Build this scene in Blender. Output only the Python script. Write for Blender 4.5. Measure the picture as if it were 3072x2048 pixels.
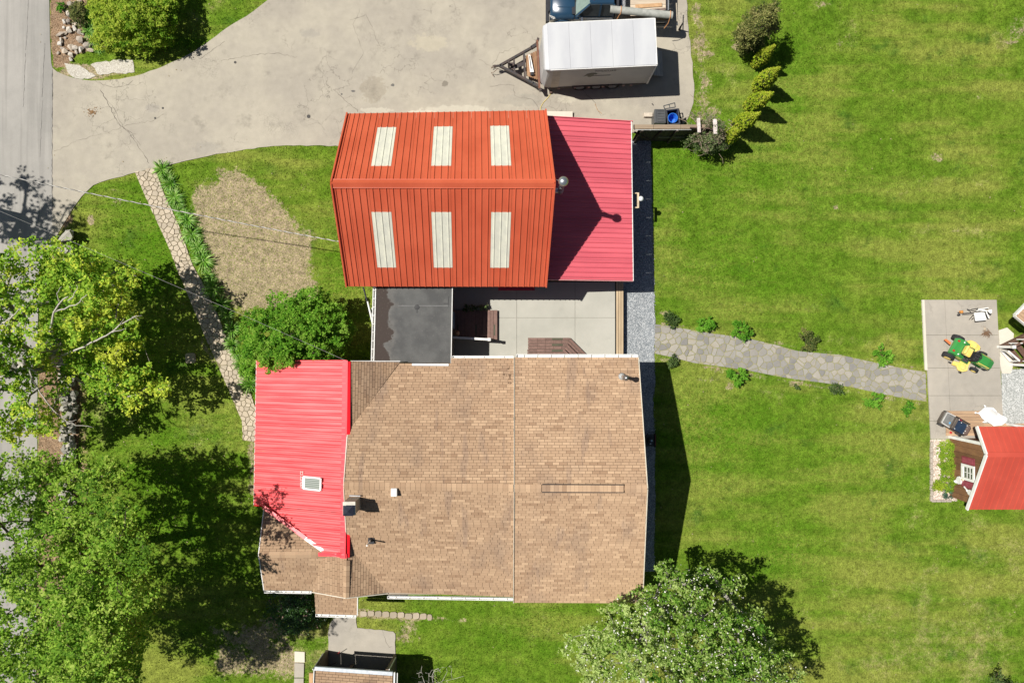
import bpy, bmesh, math, random
import numpy as np
from mathutils import Vector, Matrix

# ---------------------------------------------------------------- camera, sky, sun, exposure
scene = bpy.context.scene
for o in list(bpy.data.objects):
    bpy.data.objects.remove(o)
COL = scene.collection
CAMH = 32.0
FPX = 2048.0
cam_d = bpy.data.cameras.new('camera')
cam_d.sensor_width = 36.0
cam_d.lens = 24.0
cam_d.clip_end = 1500
cam = bpy.data.objects.new('camera', cam_d)
cam.location = (0, 0, CAMH)
COL.objects.link(cam)
scene.camera = cam

SUNV = Vector((-0.61, 0.135, 1.0)).normalized()      # towards the sun
world = bpy.data.worlds.new('World')
scene.world = world
world.use_nodes = True
wn = world.node_tree
bgn = wn.nodes['Background']
sky = wn.nodes.new('ShaderNodeTexSky')
sky.sky_type = 'NISHITA'
sky.sun_disc = False
sky.sun_elevation = math.asin(SUNV.z)
sky.sun_rotation = math.atan2(SUNV.x, SUNV.y)
sky.air_density = 1.0
sky.dust_density = 1.0
wn.links.new(sky.outputs[0], bgn.inputs[0])
bgn.inputs[1].default_value = 0.038
sun_d = bpy.data.lights.new('sun', 'SUN')
sun_d.energy = 4.9
sun_d.angle = math.radians(0.53)
sun_d.color = (1.0, 0.965, 0.90)
sun = bpy.data.objects.new('sun', sun_d)
sun.rotation_euler = SUNV.to_track_quat('Z', 'Y').to_euler()
sun.location = (-20, 5, 40)
COL.objects.link(sun)
scene.view_settings.view_transform = 'Standard'
scene.view_settings.look = 'None'
scene.view_settings.gamma = 1.0
scene.view_settings.exposure = 0.28
scene.render.engine = 'CYCLES'
scene.cycles.max_bounces = 8
scene.cycles.transparent_max_bounces = 8

# ---------------------------------------------------------------- helpers
rnd = random.Random(7)
NR = np.random.RandomState(11)

def P(px, py, z=0.0):
    k = (CAMH - z) / FPX
    return Vector(((px - 1536.0) * k, (1024.0 - py) * k, z))

def tag(o, label=None, cat=None, group=None, kind=None):
    if label: o['label'] = label
    if cat: o['category'] = cat
    if group: o['group'] = group
    if kind: o['kind'] = kind
    return o

def thing(name, label, cat, loc=(0, 0, 0), rz=0.0, group=None, kind=None):
    o = bpy.data.objects.new(name, None)
    o.empty_display_size = 0.2
    o.location = loc
    o.rotation_euler = (0, 0, rz)
    COL.objects.link(o)
    return tag(o, label, cat, group, kind)

class MB:
    def __init__(s):
        s.v = []; s.f = []; s.t = []
    def add(s, vs, fs, tone=0.5):
        n = len(s.v)
        s.v.extend([tuple(v) for v in vs])
        s.f.extend([tuple(i + n for i in f) for f in fs])
        s.t.extend([tone] * len(vs))
        return s
    def poly(s, pts, tone=0.5):
        return s.add(pts, [tuple(range(len(pts)))], tone)
    def slab(s, pts, d, tone=0.5):
        """polygon pts (any plane) extruded by vector d"""
        d = Vector(d); n = len(pts)
        a = [Vector(p) for p in pts]
        b = [p + d for p in a]
        nn = sum(((a[(i + 1) % n] - a[0]).cross(a[(i + 2) % n] - a[0]) for i in range(n - 2)), Vector())
        fs = [tuple(range(n, 2 * n)), tuple(range(n - 1, -1, -1))]
        fs += [(i, (i + 1) % n, n + (i + 1) % n, n + i) for i in range(n)]
        if nn.dot(d) < 0:
            fs = [tuple(reversed(f)) for f in fs]
        return s.add(a + b, fs, tone)
    def box(s, c, size, rz=0.0, tone=0.5, m=None, bev=0.0):
        x, y, z = size[0] / 2, size[1] / 2, size[2] / 2
        if bev > 0:
            b = min(bev, x * .9, y * .9, z * .9)
            ring = lambda zz, i: [(-x + i, -y, zz), (x - i, -y, zz), (x, -y + i, zz), (x, y - i, zz), (x - i, y, zz), (-x + i, y, zz), (-x, y - i, zz), (-x, -y + i, zz)]
            top = [(-x + b, -y + b, z), (x - b, -y + b, z), (x - b, -y + b, z), (x - b, y - b, z), (x - b, y - b, z), (-x + b, y - b, z), (-x + b, y - b, z), (-x + b, -y + b, z)]
            tq = [(-x + b, -y + b, z), (x - b, -y + b, z), (x - b, y - b, z), (-x + b, y - b, z)]
            r0 = ring(-z, b); r1 = ring(z - b, b)
            vs = r0 + r1 + tq
            fs = [(7, 6, 5, 4, 3, 2, 1, 0)] + [(i, (i + 1) % 8, 8 + (i + 1) % 8, 8 + i) for i in range(8)]
            fs += [(8, 9, 17, 16), (9, 10, 17), (10, 11, 18, 17), (11, 12, 18), (12, 13, 19, 18), (13, 14, 19), (14, 15, 16, 19), (15, 8, 16), (16, 17, 18, 19)]
        else:
            vs = [(-x, -y, -z), (x, -y, -z), (x, y, -z), (-x, y, -z), (-x, -y, z), (x, -y, z), (x, y, z), (-x, y, z)]
            fs = [(0, 3, 2, 1), (4, 5, 6, 7), (0, 1, 5, 4), (1, 2, 6, 5), (2, 3, 7, 6), (3, 0, 4, 7)]
        M = Matrix.Translation(Vector(c)) @ (Matrix.Rotation(rz, 4, 'Z') if m is None else m)
        return s.add([M @ Vector(v) for v in vs], fs, tone)
    def beam(s, a, b, w, h, tone=0.5, up=(0, 0, 1)):
        a = Vector(a); b = Vector(b); d = b - a; L = d.length
        if L < 1e-6: return s
        d.normalize(); u = Vector(up)
        sd = d.cross(u)
        if sd.length < 1e-4: sd = d.cross(Vector((1, 0, 0)))
        sd.normalize(); u = sd.cross(d)
        p = [a + sd * (i * w / 2) + u * (j * h / 2) for i, j in ((-1, -1), (1, -1), (1, 1), (-1, 1))]
        return s.slab(p, b - a, tone)
    def tube(s, pts, radii, seg=8, tone=0.5, cap=True):
        pts = [Vector(p) for p in pts]
        if not hasattr(radii, '__len__'): radii = [radii] * len(pts)
        n0 = len(s.v); rings = []
        prev = None
        for i, p in enumerate(pts):
            d = (pts[min(i + 1, len(pts) - 1)] - pts[max(i - 1, 0)])
            if d.length < 1e-7: d = Vector((0, 0, 1))
            d.normalize()
            if prev is None:
                x = d.orthogonal().normalized()
            else:
                x = (prev - d * prev.dot(d))
                x = x.normalized() if x.length > 1e-5 else d.orthogonal().normalized()
            prev = x
            y = d.cross(x)
            rings.append([p + (x * math.cos(2 * math.pi * k / seg) + y * math.sin(2 * math.pi * k / seg)) * radii[i] for k in range(seg)])
        vs = [v for r in rings for v in r]; fs = []
        for i in range(len(pts) - 1):
            for k in range(seg):
                a = i * seg + k; b = i * seg + (k + 1) % seg
                fs.append((a, b, b + seg, a + seg))
        if cap:
            fs.append(tuple(range(seg - 1, -1, -1)))
            fs.append(tuple(range((len(pts) - 1) * seg, len(pts) * seg)))
        return s.add(vs, fs, tone)
    def lathe(s, c, prof, seg=16, tone=0.5, m=None):
        """prof: list of (r, z) bottom to top"""
        vs = []; fs = []
        M = Matrix.Translation(Vector(c)) @ (m if m is not None else Matrix.Identity(4))
        for r, z in prof:
            for k in range(seg):
                a = 2 * math.pi * k / seg
                vs.append(M @ Vector((r * math.cos(a), r * math.sin(a), z)))
        for i in range(len(prof) - 1):
            for k in range(seg):
                a = i * seg + k; b = i * seg + (k + 1) % seg
                fs.append((a, b, b + seg, a + seg))
        fs.append(tuple(range(seg - 1, -1, -1)))
        fs.append(tuple(range((len(prof) - 1) * seg, len(prof) * seg)))
        return s.add(vs, fs, tone)
    def build(s, name, mat, parent=None, smooth=False, origin=None, bevel=0.0):
        if origin is None:
            xs = [v[0] for v in s.v]; ys = [v[1] for v in s.v]; zs = [v[2] for v in s.v]
            origin = Vector(((min(xs) + max(xs)) / 2, (min(ys) + max(ys)) / 2, min(zs)))
        origin = Vector(origin)
        me = bpy.data.meshes.new(name)
        me.from_pydata([(v[0] - origin.x, v[1] - origin.y, v[2] - origin.z) for v in s.v], [], s.f)
        if mat: me.materials.append(mat)
        at = me.attributes.new('tone', 'FLOAT', 'POINT')
        at.data.foreach_set('value', s.t)
        if smooth:
            me.polygons.foreach_set('use_smooth', [True] * len(me.polygons))
        me.update()
        o = bpy.data.objects.new(name, me)
        o.location = origin
        COL.objects.link(o)
        if parent is not None:
            o.parent = parent
            if not parent.get('_local'):
                o.location = origin - world_loc(parent)
        if smooth == 'auto':
            pass
        if bevel > 0:
            b = o.modifiers.new('bevel', 'BEVEL'); b.width = bevel; b.segments = 2; b.limit_method = 'ANGLE'
        return o

def world_loc(o):
    l = Vector(o.location); p = o.parent
    while p is not None:
        l = l + Vector(p.location); p = p.parent
    return l

def np_mesh(name, verts, faces, mat, tone=None, parent=None, origin=(0, 0, 0), smooth=False, attrs=None):
    """faces: (n,k) int array, k constant"""
    origin = np.array(origin, dtype=np.float64)
    me = bpy.data.meshes.new(name)
    v = (verts - origin).astype(np.float32)
    n, k = faces.shape
    me.vertices.add(len(v)); me.vertices.foreach_set('co', v.ravel())
    me.loops.add(n * k); me.loops.foreach_set('vertex_index', faces.astype(np.int32).ravel())
    me.polygons.add(n)
    me.polygons.foreach_set('loop_start', np.arange(0, n * k, k, dtype=np.int32))
    me.polygons.foreach_set('loop_total', np.full(n, k, dtype=np.int32))
    if smooth: me.polygons.foreach_set('use_smooth', np.ones(n, dtype=bool))
    if tone is not None:
        at = me.attributes.new('tone', 'FLOAT', 'POINT'); at.data.foreach_set('value', tone.astype(np.float32))
    for an, av in (attrs or {}).items():
        at = me.attributes.new(an, 'FLOAT', 'POINT'); at.data.foreach_set('value', av.astype(np.float32))
    me.materials.append(mat)
    me.update(calc_edges=True)
    me.validate()
    o = bpy.data.objects.new(name, me)
    COL.objects.link(o)
    o.location = Vector(origin)
    if parent is not None:
        o.parent = parent
        o.location = Vector(origin) - world_loc(parent)
    return o

def link_copy(src, loc, rz=0.0, scale=1.0, parent=None, rot=None):
    c = src.copy(); COL.objects.link(c)
    c.location = loc
    c.rotation_euler = rot if rot else (0, 0, rz)
    c.scale = scale if hasattr(scale, '__len__') else (scale,) * 3
    c.parent = parent
    return c

# ---------------------------------------------------------------- material node helpers
class NT:
    def __init__(s, name):
        s.m = bpy.data.materials.new(name); s.m.use_nodes = True
        s.n = s.m.node_tree.nodes; s.l = s.m.node_tree.links
        s.b = s.n['Principled BSDF']
        s.out = s.n['Material Output']
        s._pos = None
    def pos(s):
        if s._pos is None: s._pos = s.n.new('ShaderNodeNewGeometry').outputs['Position']
        return s._pos
    def link(s, a, b): s.l.new(a, b)
    def setin(s, sock, v):
        if isinstance(v, bpy.types.NodeSocket): s.l.new(v, sock)
        elif hasattr(v, '__len__') and len(v) == 3 and sock.type == 'RGBA': sock.default_value = (*v, 1)
        else: sock.default_value = v
    def noise(s, scale, detail=2, rough=.55, vec=None, dist=0.0, col=False):
        t = s.n.new('ShaderNodeTexNoise'); s.l.new(vec if vec is not None else s.pos(), t.inputs['Vector'])
        t.inputs['Scale'].default_value = scale; t.inputs['Detail'].default_value = detail
        t.inputs['Roughness'].default_value = rough; t.inputs['Distortion'].default_value = dist
        return t.outputs['Color' if col else 'Fac']
    def voro(s, scale, feat='F1', vec=None, out='Distance', rand=1.0):
        t = s.n.new('ShaderNodeTexVoronoi'); t.feature = feat
        s.l.new(vec if vec is not None else s.pos(), t.inputs['Vector'])
        t.inputs['Scale'].default_value = scale; t.inputs['Randomness'].default_value = rand
        return t.outputs[out]
    def mapv(s, scale=(1, 1, 1), rot=(0, 0, 0), vec=None, loc=(0, 0, 0)):
        t = s.n.new('ShaderNodeMapping'); s.l.new(vec if vec is not None else s.pos(), t.inputs['Vector'])
        t.inputs['Scale'].default_value = scale; t.inputs['Rotation'].default_value = rot; t.inputs['Location'].default_value = loc
        return t.outputs[0]
    def math(s, op, a, b=0.0, c=None, clamp=False):
        t = s.n.new('ShaderNodeMath'); t.operation = op; t.use_clamp = clamp
        s.setin(t.inputs[0], a); s.setin(t.inputs[1], b)
        if c is not None: s.setin(t.inputs[2], c)
        return t.outputs[0]
    def ss(s, v, lo, hi, a=0.0, b=1.0):
        t = s.n.new('ShaderNodeMapRange'); t.interpolation_type = 'SMOOTHSTEP'
        s.setin(t.inputs[0], v)
        t.inputs[1].default_value = lo; t.inputs[2].default_value = hi; t.inputs[3].default_value = a; t.inputs[4].default_value = b
        return t.outputs[0]
    def mix(s, fac, a, b, mode='MIX'):
        t = s.n.new('ShaderNodeMix'); t.data_type = 'RGBA'; t.blend_type = mode
        s.setin(t.inputs[0], fac); s.setin(t.inputs[6], a); s.setin(t.inputs[7], b)
        return t.outputs[2]
    def mul(s, col, v):   # colour * scalar
        t = s.n.new('ShaderNodeVectorMath'); t.operation = 'SCALE'
        s.setin(t.inputs[0], col if isinstance(col, bpy.types.NodeSocket) else tuple(col)); s.setin(t.inputs[3], v)
        return t.outputs[0]
    def attr(s, name):
        t = s.n.new('ShaderNodeAttribute'); t.attribute_name = name
        return t.outputs['Fac']
    def objrand(s): return s.n.new('ShaderNodeObjectInfo').outputs['Random']
    def bump(s, h, strength=.3, dist=.02):
        t = s.n.new('ShaderNodeBump'); t.inputs['Strength'].default_value = strength; t.inputs['Distance'].default_value = dist
        s.l.new(h, t.inputs['Height']); s.l.new(t.outputs[0], s.b.inputs['Normal'])
    def fin(s, col, rough=.8, spec=.3, metal=0.0):
        s.setin(s.b.inputs['Base Color'], col); s.setin(s.b.inputs['Roughness'], rough)
        s.b.inputs['Specular IOR Level'].default_value = spec
        s.b.inputs['Metallic'].default_value = metal
        return s.m

MATS = {}
def simple(name, col, rough=.6, var=.12, scale=5, col2=None, spec=.3, metal=0.0, bump=0.0, fine=40, usetone=0.0, stretch=None):
    if name in MATS: return MATS[name]
    t = NT(name)
    v = t.mapv(stretch) if stretch else None
    a = t.noise(scale, 4, vec=v); b = t.noise(fine, 2, vec=v)
    c = t.mix(t.ss(a, .35, .65), col, col2 if col2 else tuple(x * .8 for x in col))
    k = t.math('MULTIPLY_ADD', b, var * 2, 1 - var)
    if usetone:
        k = t.math('MULTIPLY', k, t.math('MULTIPLY_ADD', t.attr('tone'), usetone * 2, 1 - usetone))
    c = t.mul(c, k)
    if bump: t.bump(b, bump, .01)
    MATS[name] = t.fin(c, rough, spec, metal)
    return MATS[name]

# ---- polygon maths
def clip_half(poly, p, n):
    """keep part where (x-p).n <= 0 ; 2D tuples"""
    out = []; m = len(poly)
    for i in range(m):
        a = poly[i]; b = poly[(i + 1) % m]
        da = (a[0] - p[0]) * n[0] + (a[1] - p[1]) * n[1]
        db = (b[0] - p[0]) * n[0] + (b[1] - p[1]) * n[1]
        if da <= 0: out.append(a)
        if (da < 0 and db > 0) or (da > 0 and db < 0):
            t = da / (da - db); out.append((a[0] + (b[0] - a[0]) * t, a[1] + (b[1] - a[1]) * t))
    return out
def area2(p): return sum(p[i][0] * p[(i + 1) % len(p)][1] - p[(i + 1) % len(p)][0] * p[i][1] for i in range(len(p))) / 2
def inpoly(x, y, poly):
    c = False; n = len(poly); j = n - 1
    for i in range(n):
        xi, yi = poly[i]; xj, yj = poly[j]
        if (yi > y) != (yj > y) and x < (xj - xi) * (y - yi) / (yj - yi) + xi: c = not c
        j = i
    return c
def np_sdf(X, Y, poly):
    """signed distance, negative inside"""
    d = np.full(X.shape, 1e9); ins = np.zeros(X.shape, bool); n = len(poly)
    for i in range(n):
        x0, y0 = poly[i]; x1, y1 = poly[(i + 1) % n]
        ex, ey = x1 - x0, y1 - y0; L = ex * ex + ey * ey + 1e-12
        t = np.clip(((X - x0) * ex + (Y - y0) * ey) / L, 0, 1)
        d = np.minimum(d, (X - x0 - t * ex) ** 2 + (Y - y0 - t * ey) ** 2)
        c = ((y0 > Y) != (y1 > Y)) & (X < ex * (Y - y0) / (ey + 1e-12) + x0)
        ins ^= c
    d = np.sqrt(d)
    return np.where(ins, -d, d)
def G(pts, z=0.0): return [(P(x, y, z).x, P(x, y, z).y) for x, y in pts]
def rough_edge(pts, step=.25, amp=.03, r=rnd):
    out = []
    for i in range(len(pts)):
        a = Vector(pts[i]); b = Vector(pts[(i + 1) % len(pts)]); L = (b - a).length
        n = max(1, int(L / step))
        for k in range(n):
            p = a.lerp(b, k / n)
            if k: p = p + Vector((r.uniform(-amp, amp), r.uniform(-amp, amp)))
            out.append((p.x, p.y))
    return out
def sheet(name, poly, z, mat, th=.06, parent=None):
    from mathutils.geometry import tessellate_polygon
    m = MB(); n = len(poly)
    if area2(poly) < 0: poly = poly[::-1]
    top = [(x, y, z) for x, y in poly]; bot = [(x, y, z - th) for x, y in poly]
    tris = tessellate_polygon([[Vector(p) for p in top]])
    fs = []
    for t in tris:
        a, b, c = t
        pa, pb, pc = top[a], top[b], top[c]
        if (pb[0] - pa[0]) * (pc[1] - pa[1]) - (pb[1] - pa[1]) * (pc[0] - pa[0]) < 0: t = (a, c, b)
        fs.append(tuple(t))
    fs += [(n + i, n + (i + 1) % n, (i + 1) % n, i) for i in range(n)]
    m.add(top + bot, fs)
    return m.build(name, mat, parent)
# ================================================================= GROUND
def lawn_mat(name, blades=False):
    t = NT(name)
    A = t.noise(.16, 3); B = t.noise(.9, 4, .6); C = t.noise(7, 3); D = t.noise(34, 2)
    E = t.noise(1.0, 3, vec=t.mapv((.16, 1.1, 1), (0, 0, -.1)))     # mowing bands
    dirt = t.attr('dirt'); dry = t.attr('dry'); mul = t.attr('mulch'); lush = t.attr('lush')
    grass = t.mix(t.ss(B, .32, .68), (.088, .163, .012), (.138, .208, .022))
    grass = t.mix(t.ss(t.math('ADD', A, t.math('MULTIPLY', t.math('SUBTRACT', E, .5), .85)), .42, .66), grass, (.200, .232, .040))
    grass = t.mix(t.math('MULTIPLY', lush, t.ss(C, .2, .7)), grass, (.068, .172, .007))
    dk = t.ss(t.noise(.55, 4, .65, vec=t.mapv((1, 1, 1), (0, 0, 0), loc=(31, 7, 0))), .56, .74)
    grass = t.mix(t.math('MULTIPLY', dk, .75), grass, (.04, .10, .013))
    fine = t.math('ADD', t.math('MULTIPLY', C, .6), t.math('MULTIPLY', D, .4))
    straw = t.mix(t.ss(D, .35, .65), (.30, .25, .105), (.40, .33, .17))
    dn = t.math('ADD', t.math('MULTIPLY', B, .55), t.math('MULTIPLY', fine, .45))
    drf = t.ss(t.math('ADD', t.math('MULTIPLY', dry, .62), dn), .66, .92)
    c = t.mix(t.math('MULTIPLY', drf, .8), grass, straw)
    # small natural straw flecks
    fl = t.ss(t.math('ADD', t.math('MULTIPLY', C, .5), t.math('MULTIPLY', B, .5)), .60, .70)
    c = t.mix(t.math('MULTIPLY', fl, .45), c, (.24, .235, .07))
    soil = t.mix(t.ss(C, .2, .8), (.30, .235, .15), (.385, .305, .20))
    soil = t.mix(t.ss(t.noise(16, 3), .47, .62), soil, (.21, .21, .075))
    df = t.ss(t.math('ADD', dirt, t.math('MULTIPLY', t.math('SUBTRACT', dn, .5), 2.6)), .42, .66)
    c = t.mix(df, c, soil)
    bark = t.mix(t.ss(D, .35, .65), (.16, .095, .055), (.36, .25, .16))
    bark = t.mix(t.ss(C, .45, .7), bark, (.27, .19, .125))
    mf = t.ss(t.math('ADD', mul, t.math('MULTIPLY', t.math('SUBTRACT', dn, .5), 1.3)), .42, .6)
    c = t.mix(mf, c, bark)
    k = t.math('MULTIPLY_ADD', t.math('ADD', t.math('MULTIPLY', t.noise(13, 4, .7), .55), t.math('MULTIPLY', D, .45)), 3.0, -.42)
    k = t.math('MULTIPLY', k, t.math('MULTIPLY_ADD', t.noise(3.2, 5, .65), 1.7, .17))
    if blades:
        k = t.math('MULTIPLY', k, t.math('MULTIPLY_ADD', t.attr('tone'), .7, .72))
    c = t.mul(c, k)
    if not blades:
        t.bump(t.math('ADD', C, D), .9, .05)
    t.fin(c, .95, .03)
    if blades:
        tr = t.n.new('ShaderNodeBsdfTranslucent'); t.setin(tr.inputs[0], t.mul(c, 1.1))
        mx = t.n.new('ShaderNodeMixShader'); mx.inputs[0].default_value = .3
        t.link(t.b.outputs[0], mx.inputs[1]); t.link(tr.outputs[0], mx.inputs[2]); t.link(mx.outputs[0], t.out.inputs[0])
    return t.m

MAT_LAWN = lawn_mat('lawn_ground'); MAT_BLADE = lawn_mat('grass_blade', True)

# hard surfaces (source pixel outlines on the ground)
DRIVE = [(158, 205), (172, 216), (200, 228), (250, 240), (300, 242), (360, 238), (430, 222), (490, 200), (540, 178), (600, 142), (650, 108), (700, 72), (760, 35), (805, 0), (900, -60), (1100, -400),
         (2000, -400), (2058, -60), (2062, 60), (2072, 150), (2082, 250), (2080, 310), (2066, 352), (2040, 385), (1890, 400), (1890, 440), (1050, 440), (900, 436), (800, 441), (720, 452), (650, 462), (560, 482), (470, 502),
         (405, 518), (330, 538), (280, 556), (245, 590), (210, 640), (180, 690), (158, 740)]
ROAD = [(-290, -6000), (148, -6000), (148, -500), (148, 0), (150, 120), (154, 190), (158, 205), (158, 740), (135, 760), (118, 800), (113, 1000), (112, 1300), (110, 1700), (105, 2600), (105, 6000), (-290, 6000)]
WALKL = [(405, 516), (443, 605), (500, 726), (536, 819), (578, 919), (614, 1007), (664, 1118), (696, 1193), (727, 1264), (728, 1320), (768, 1324), (768, 1228), (750, 1171), (718, 1103), (690, 1040), (653, 941), (614, 859), (578, 794), (536, 673), (493, 580), (464, 501)]
SLATE = [(1964, 972), (2010, 978), (2050, 985), (2110, 996), (2160, 1003), (2240, 1014), (2330, 1035), (2390, 1052), (2450, 1058), (2520, 1064), (2600, 1082), (2680, 1098), (2730, 1108), (2776, 1114), (2779, 1204), (2740, 1200), (2640, 1180), (2560, 1162), (2470, 1148), (2390, 1138), (2330, 1128), (2250, 1112), (2170, 1100), (2080, 1088), (2020, 1072), (1964, 1060)]
PATIOZ = .40
PATIO = [(1340, 845), (1846, 845), (1846, 1110), (1340, 1110)]
GRAV = [(1880, 421), (1952, 421), (1955, 560), (1958, 700), (1962, 860), (1965, 980), (1963, 1080), (1966, 1130), (1958, 1200), (1966, 1320), (1963, 1400), (1966, 1500), (1962, 1640), (1964, 1712), (1850, 1712), (1850, 421)]
PAD = [(2769, 899), (2988, 899), (2992, 1000), (2998, 1100), (3004, 1200), (3008, 1280), (3010, 1420), (2850, 1420), (2792, 1316), (2785, 1230), (2779, 1150), (2773, 1020)]
GRAVR = [(3004, 1118), (3030, 1110), (3300, 1080), (3300, 1300), (3008, 1300), (3006, 1200)]
BED = [(2790, 1318), (2870, 1318), (2870, 1500), (2793, 1502)]
LAND = [(1003, 1850), (1068, 1848), (1072, 1882), (1180, 1893), (1186, 1900), (1186, 1990), (1190, 2140), (960, 2140), (985, 1945), (984, 1900), (990, 1870)]

# ---- painted masks
GX0, GX1, GY0, GY1, GS = -30.0, 30.0, -21.0, 21.0, .12
gx = np.arange(GX0, GX1 + 1e-6, GS); gy = np.arange(GY0, GY1 + 1e-6, GS)
XX, YY = np.meshgrid(gx, gy)
PX = 1536 + XX * 64; PY = 1024 - YY * 64
def paint(lst, scl=1.0):
    M = np.zeros(PX.shape)
    for poly, soft, val in lst:
        d = np_sdf(PX, PY, poly)
        M = np.maximum(M, val * np.clip(.5 - d / (2 * soft), 0, 1))
    return M * scl
def ell(cx, cy, rx, ry, n=14): return [(cx + rx * math.cos(2 * math.pi * k / n), cy + ry * math.sin(2 * math.pi * k / n)) for k in range(n)]
DIRT = paint([
    ([(572, 600), (620, 560), (650, 505), (700, 515), (745, 530), (800, 545), (830, 600), (880, 640), (915, 700), (935, 780), (948, 850), (945, 910), (880, 930), (800, 925), (735, 942), (690, 930), (650, 880), (628, 820), (602, 740), (580, 660)], 40, .95),
    (ell(300, 206, 95, 18), 10, .95), (ell(225, 220, 55, 18), 10, .9), ([(200, 186), (260, 196), (330, 225), (300, 240), (230, 232), (185, 215)], 8, .9),
    ([(2062, -20), (2110, -20), (2130, 120), (2140, 260), (2150, 360), (2080, 380), (2082, 250)], 26, .55),
    (ell(2120, 160, 30, 14), 8, .7), (ell(2125, 330, 50, 30), 20, .5), (ell(2210, 140, 18, 14), 6, .8), (ell(2275, 690, 6, 6), 5, .5),
    (ell(2820, 475, 22, 18), 10, .62), (ell(3060, 80, 45, 45), 20, .62), (ell(3040, 125, 20, 10), 8, .6), (ell(2935, 292, 16, 10), 10, .55), (ell(2508, 623, 9, 8), 5, .7), (ell(2380, 392, 8, 5), 4, .7), (ell(2860, 695, 22, 9), 10, .5),
    (ell(2480, 15, 35, 22), 18, .52), (ell(2520, 130, 40, 30), 26, .35),
    ([(640, 1880), (760, 1830), (880, 1840), (930, 1900), (900, 2060), (640, 2060), (600, 1960)], 60, .60), (ell(790, 1790, 30, 25), 20, .5), (ell(930, 1850, 60, 25), 25, .5),
    ([(1060, 1826), (1300, 1842), (1400, 1850), (1400, 1866), (1180, 1862), (1060, 1850)], 10, .75), (ell(1240, 1880, 50, 30), 30, .55), (ell(1215, 1915, 20, 40), 20, .5),
    ([(735, 1260), (768, 1300), (768, 1500), (745, 1480), (738, 1350)], 14, .7), ([(590, 960), (612, 1010), (664, 1120), (655, 1130), (600, 1030)], 8, .6),
    (ell(272, 660, 14, 18), 7, .85), (ell(350, 605, 20, 15), 12, .5), (ell(345, 570, 30, 12), 12, .4),
    ([(150, 600), (245, 570), (240, 640), (190, 700), (150, 770), (130, 800), (130, 740)], 16, .5),
    (ell(2000, 942, 30, 14), 14, .6), (ell(2110, 1140, 34, 16), 10, .6), (ell(2070, 1100, 20, 12), 12, .5), (ell(2190, 1160, 20, 14), 9, .6), (ell(2395, 1150, 26, 14), 10, .6), (ell(2500, 1162, 36, 12), 10, .5),
    ([(1968, 960), (2400, 1035), (2776, 1100), (2776, 1112), (2400, 1048), (1968, 972)], 8, .55), ([(1968, 1068), (2400, 1142), (2776, 1206), (2790, 1222), (2400, 1160), (1968, 1080)], 10, .55),
    (ell(255, 1350, 10, 8), 4, .5), (ell(1250, 1840, 30, 10), 8, .6), (ell(925, 440, 20, 10), 14, .45), (ell(905, 560, 20, 14), 16, .3), (ell(660, 510, 20, 10), 8, .7), (ell(2745, 1310, 8, 150), 12, .35)])
DRY = paint([
    ([(2560, 1640), (3200, 1600), (3200, 2200), (2350, 2200), (2450, 1900)], 320, .62), (ell(2960, 1980, 200, 160), 160, .65), (ell(3000, 1680, 120, 120), 100, .6), (ell(2930, 540, 220, 26), 60, .62), (ell(2880, 690, 160, 24), 50, .7), (ell(3020, 560, 90, 50), 60, .5),
    (ell(2920, 860, 160, 24), 40, .55), (ell(2500, 60, 110, 110), 90, .5), (ell(2490, 170, 70, 60), 60, .35), (ell(2950, 200, 160, 110), 140, .45), (ell(2700, 460, 260, 60), 160, .35), (ell(3000, 130, 80, 80), 70, .5),
    ([(2062, -60), (2200, -60), (2230, 200), (2260, 300), (2190, 420), (2080, 400)], 70, .42), (ell(2110, 240, 50, 260), 60, .5), (ell(2200, 220, 20, 60), 30, .6), (ell(2210, 320, 60, 20), 30, .6),
    (ell(1030, 700, 60, 120), 80, .5), (ell(1000, 900, 90, 60), 60, .4), (ell(760, 520, 300, 60), 80, .45), (ell(640, 1300, 200, 110), 120, .5), (ell(340, 1250, 120, 110), 90, .6), (ell(560, 1400, 60, 60), 60, .35),
    (ell(850, 1950, 260, 160), 140, .7), (ell(1500, 1900, 180, 60), 80, .5), (ell(1700, 1840, 120, 60), 60, .4), (ell(2100, 1560, 200, 60), 90, .35), (ell(620, 30, 80, 60), 60, .5), (ell(2650, 1560, 260, 60), 160, .3), (ell(2600, 1020, 160, 40), 40, .55), (ell(2420, 960, 260, 50), 120, .4),
    ([(1968, 1080), (2790, 1222), (2790, 1300), (2600, 1250), (1968, 1130)], 40, .5), (ell(2740, 1450, 40, 200), 40, .55), (ell(2900, 1580, 200, 40), 60, .5), (ell(300, 780, 140, 60), 60, .4), (ell(1140, 1860, 160, 30), 30, .4)], .60)
MULCH = paint([
    ([(148, -200), (250, -200), (260, 60), (240, 150), (215, 180), (195, 200), (165, 205), (152, 150)], 12, .95), (ell(245, 110, 50, 50), 16, .9),
    ([(115, 1060), (180, 1060), (190, 1300), (196, 1700), (190, 2200), (105, 2200), (113, 1300)], 12, .85), (ell(225, 1240, 22, 140), 10, .7), (ell(185, 645, 45, 50), 22, .7), (ell(155, 720, 20, 50), 14, .7),
    (ell(250, 1380, 30, 300), 20, .5), (ell(430, 165, 90, 20), 14, .4), (ell(300, 1700, 160, 200), 120, .45)])
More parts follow.
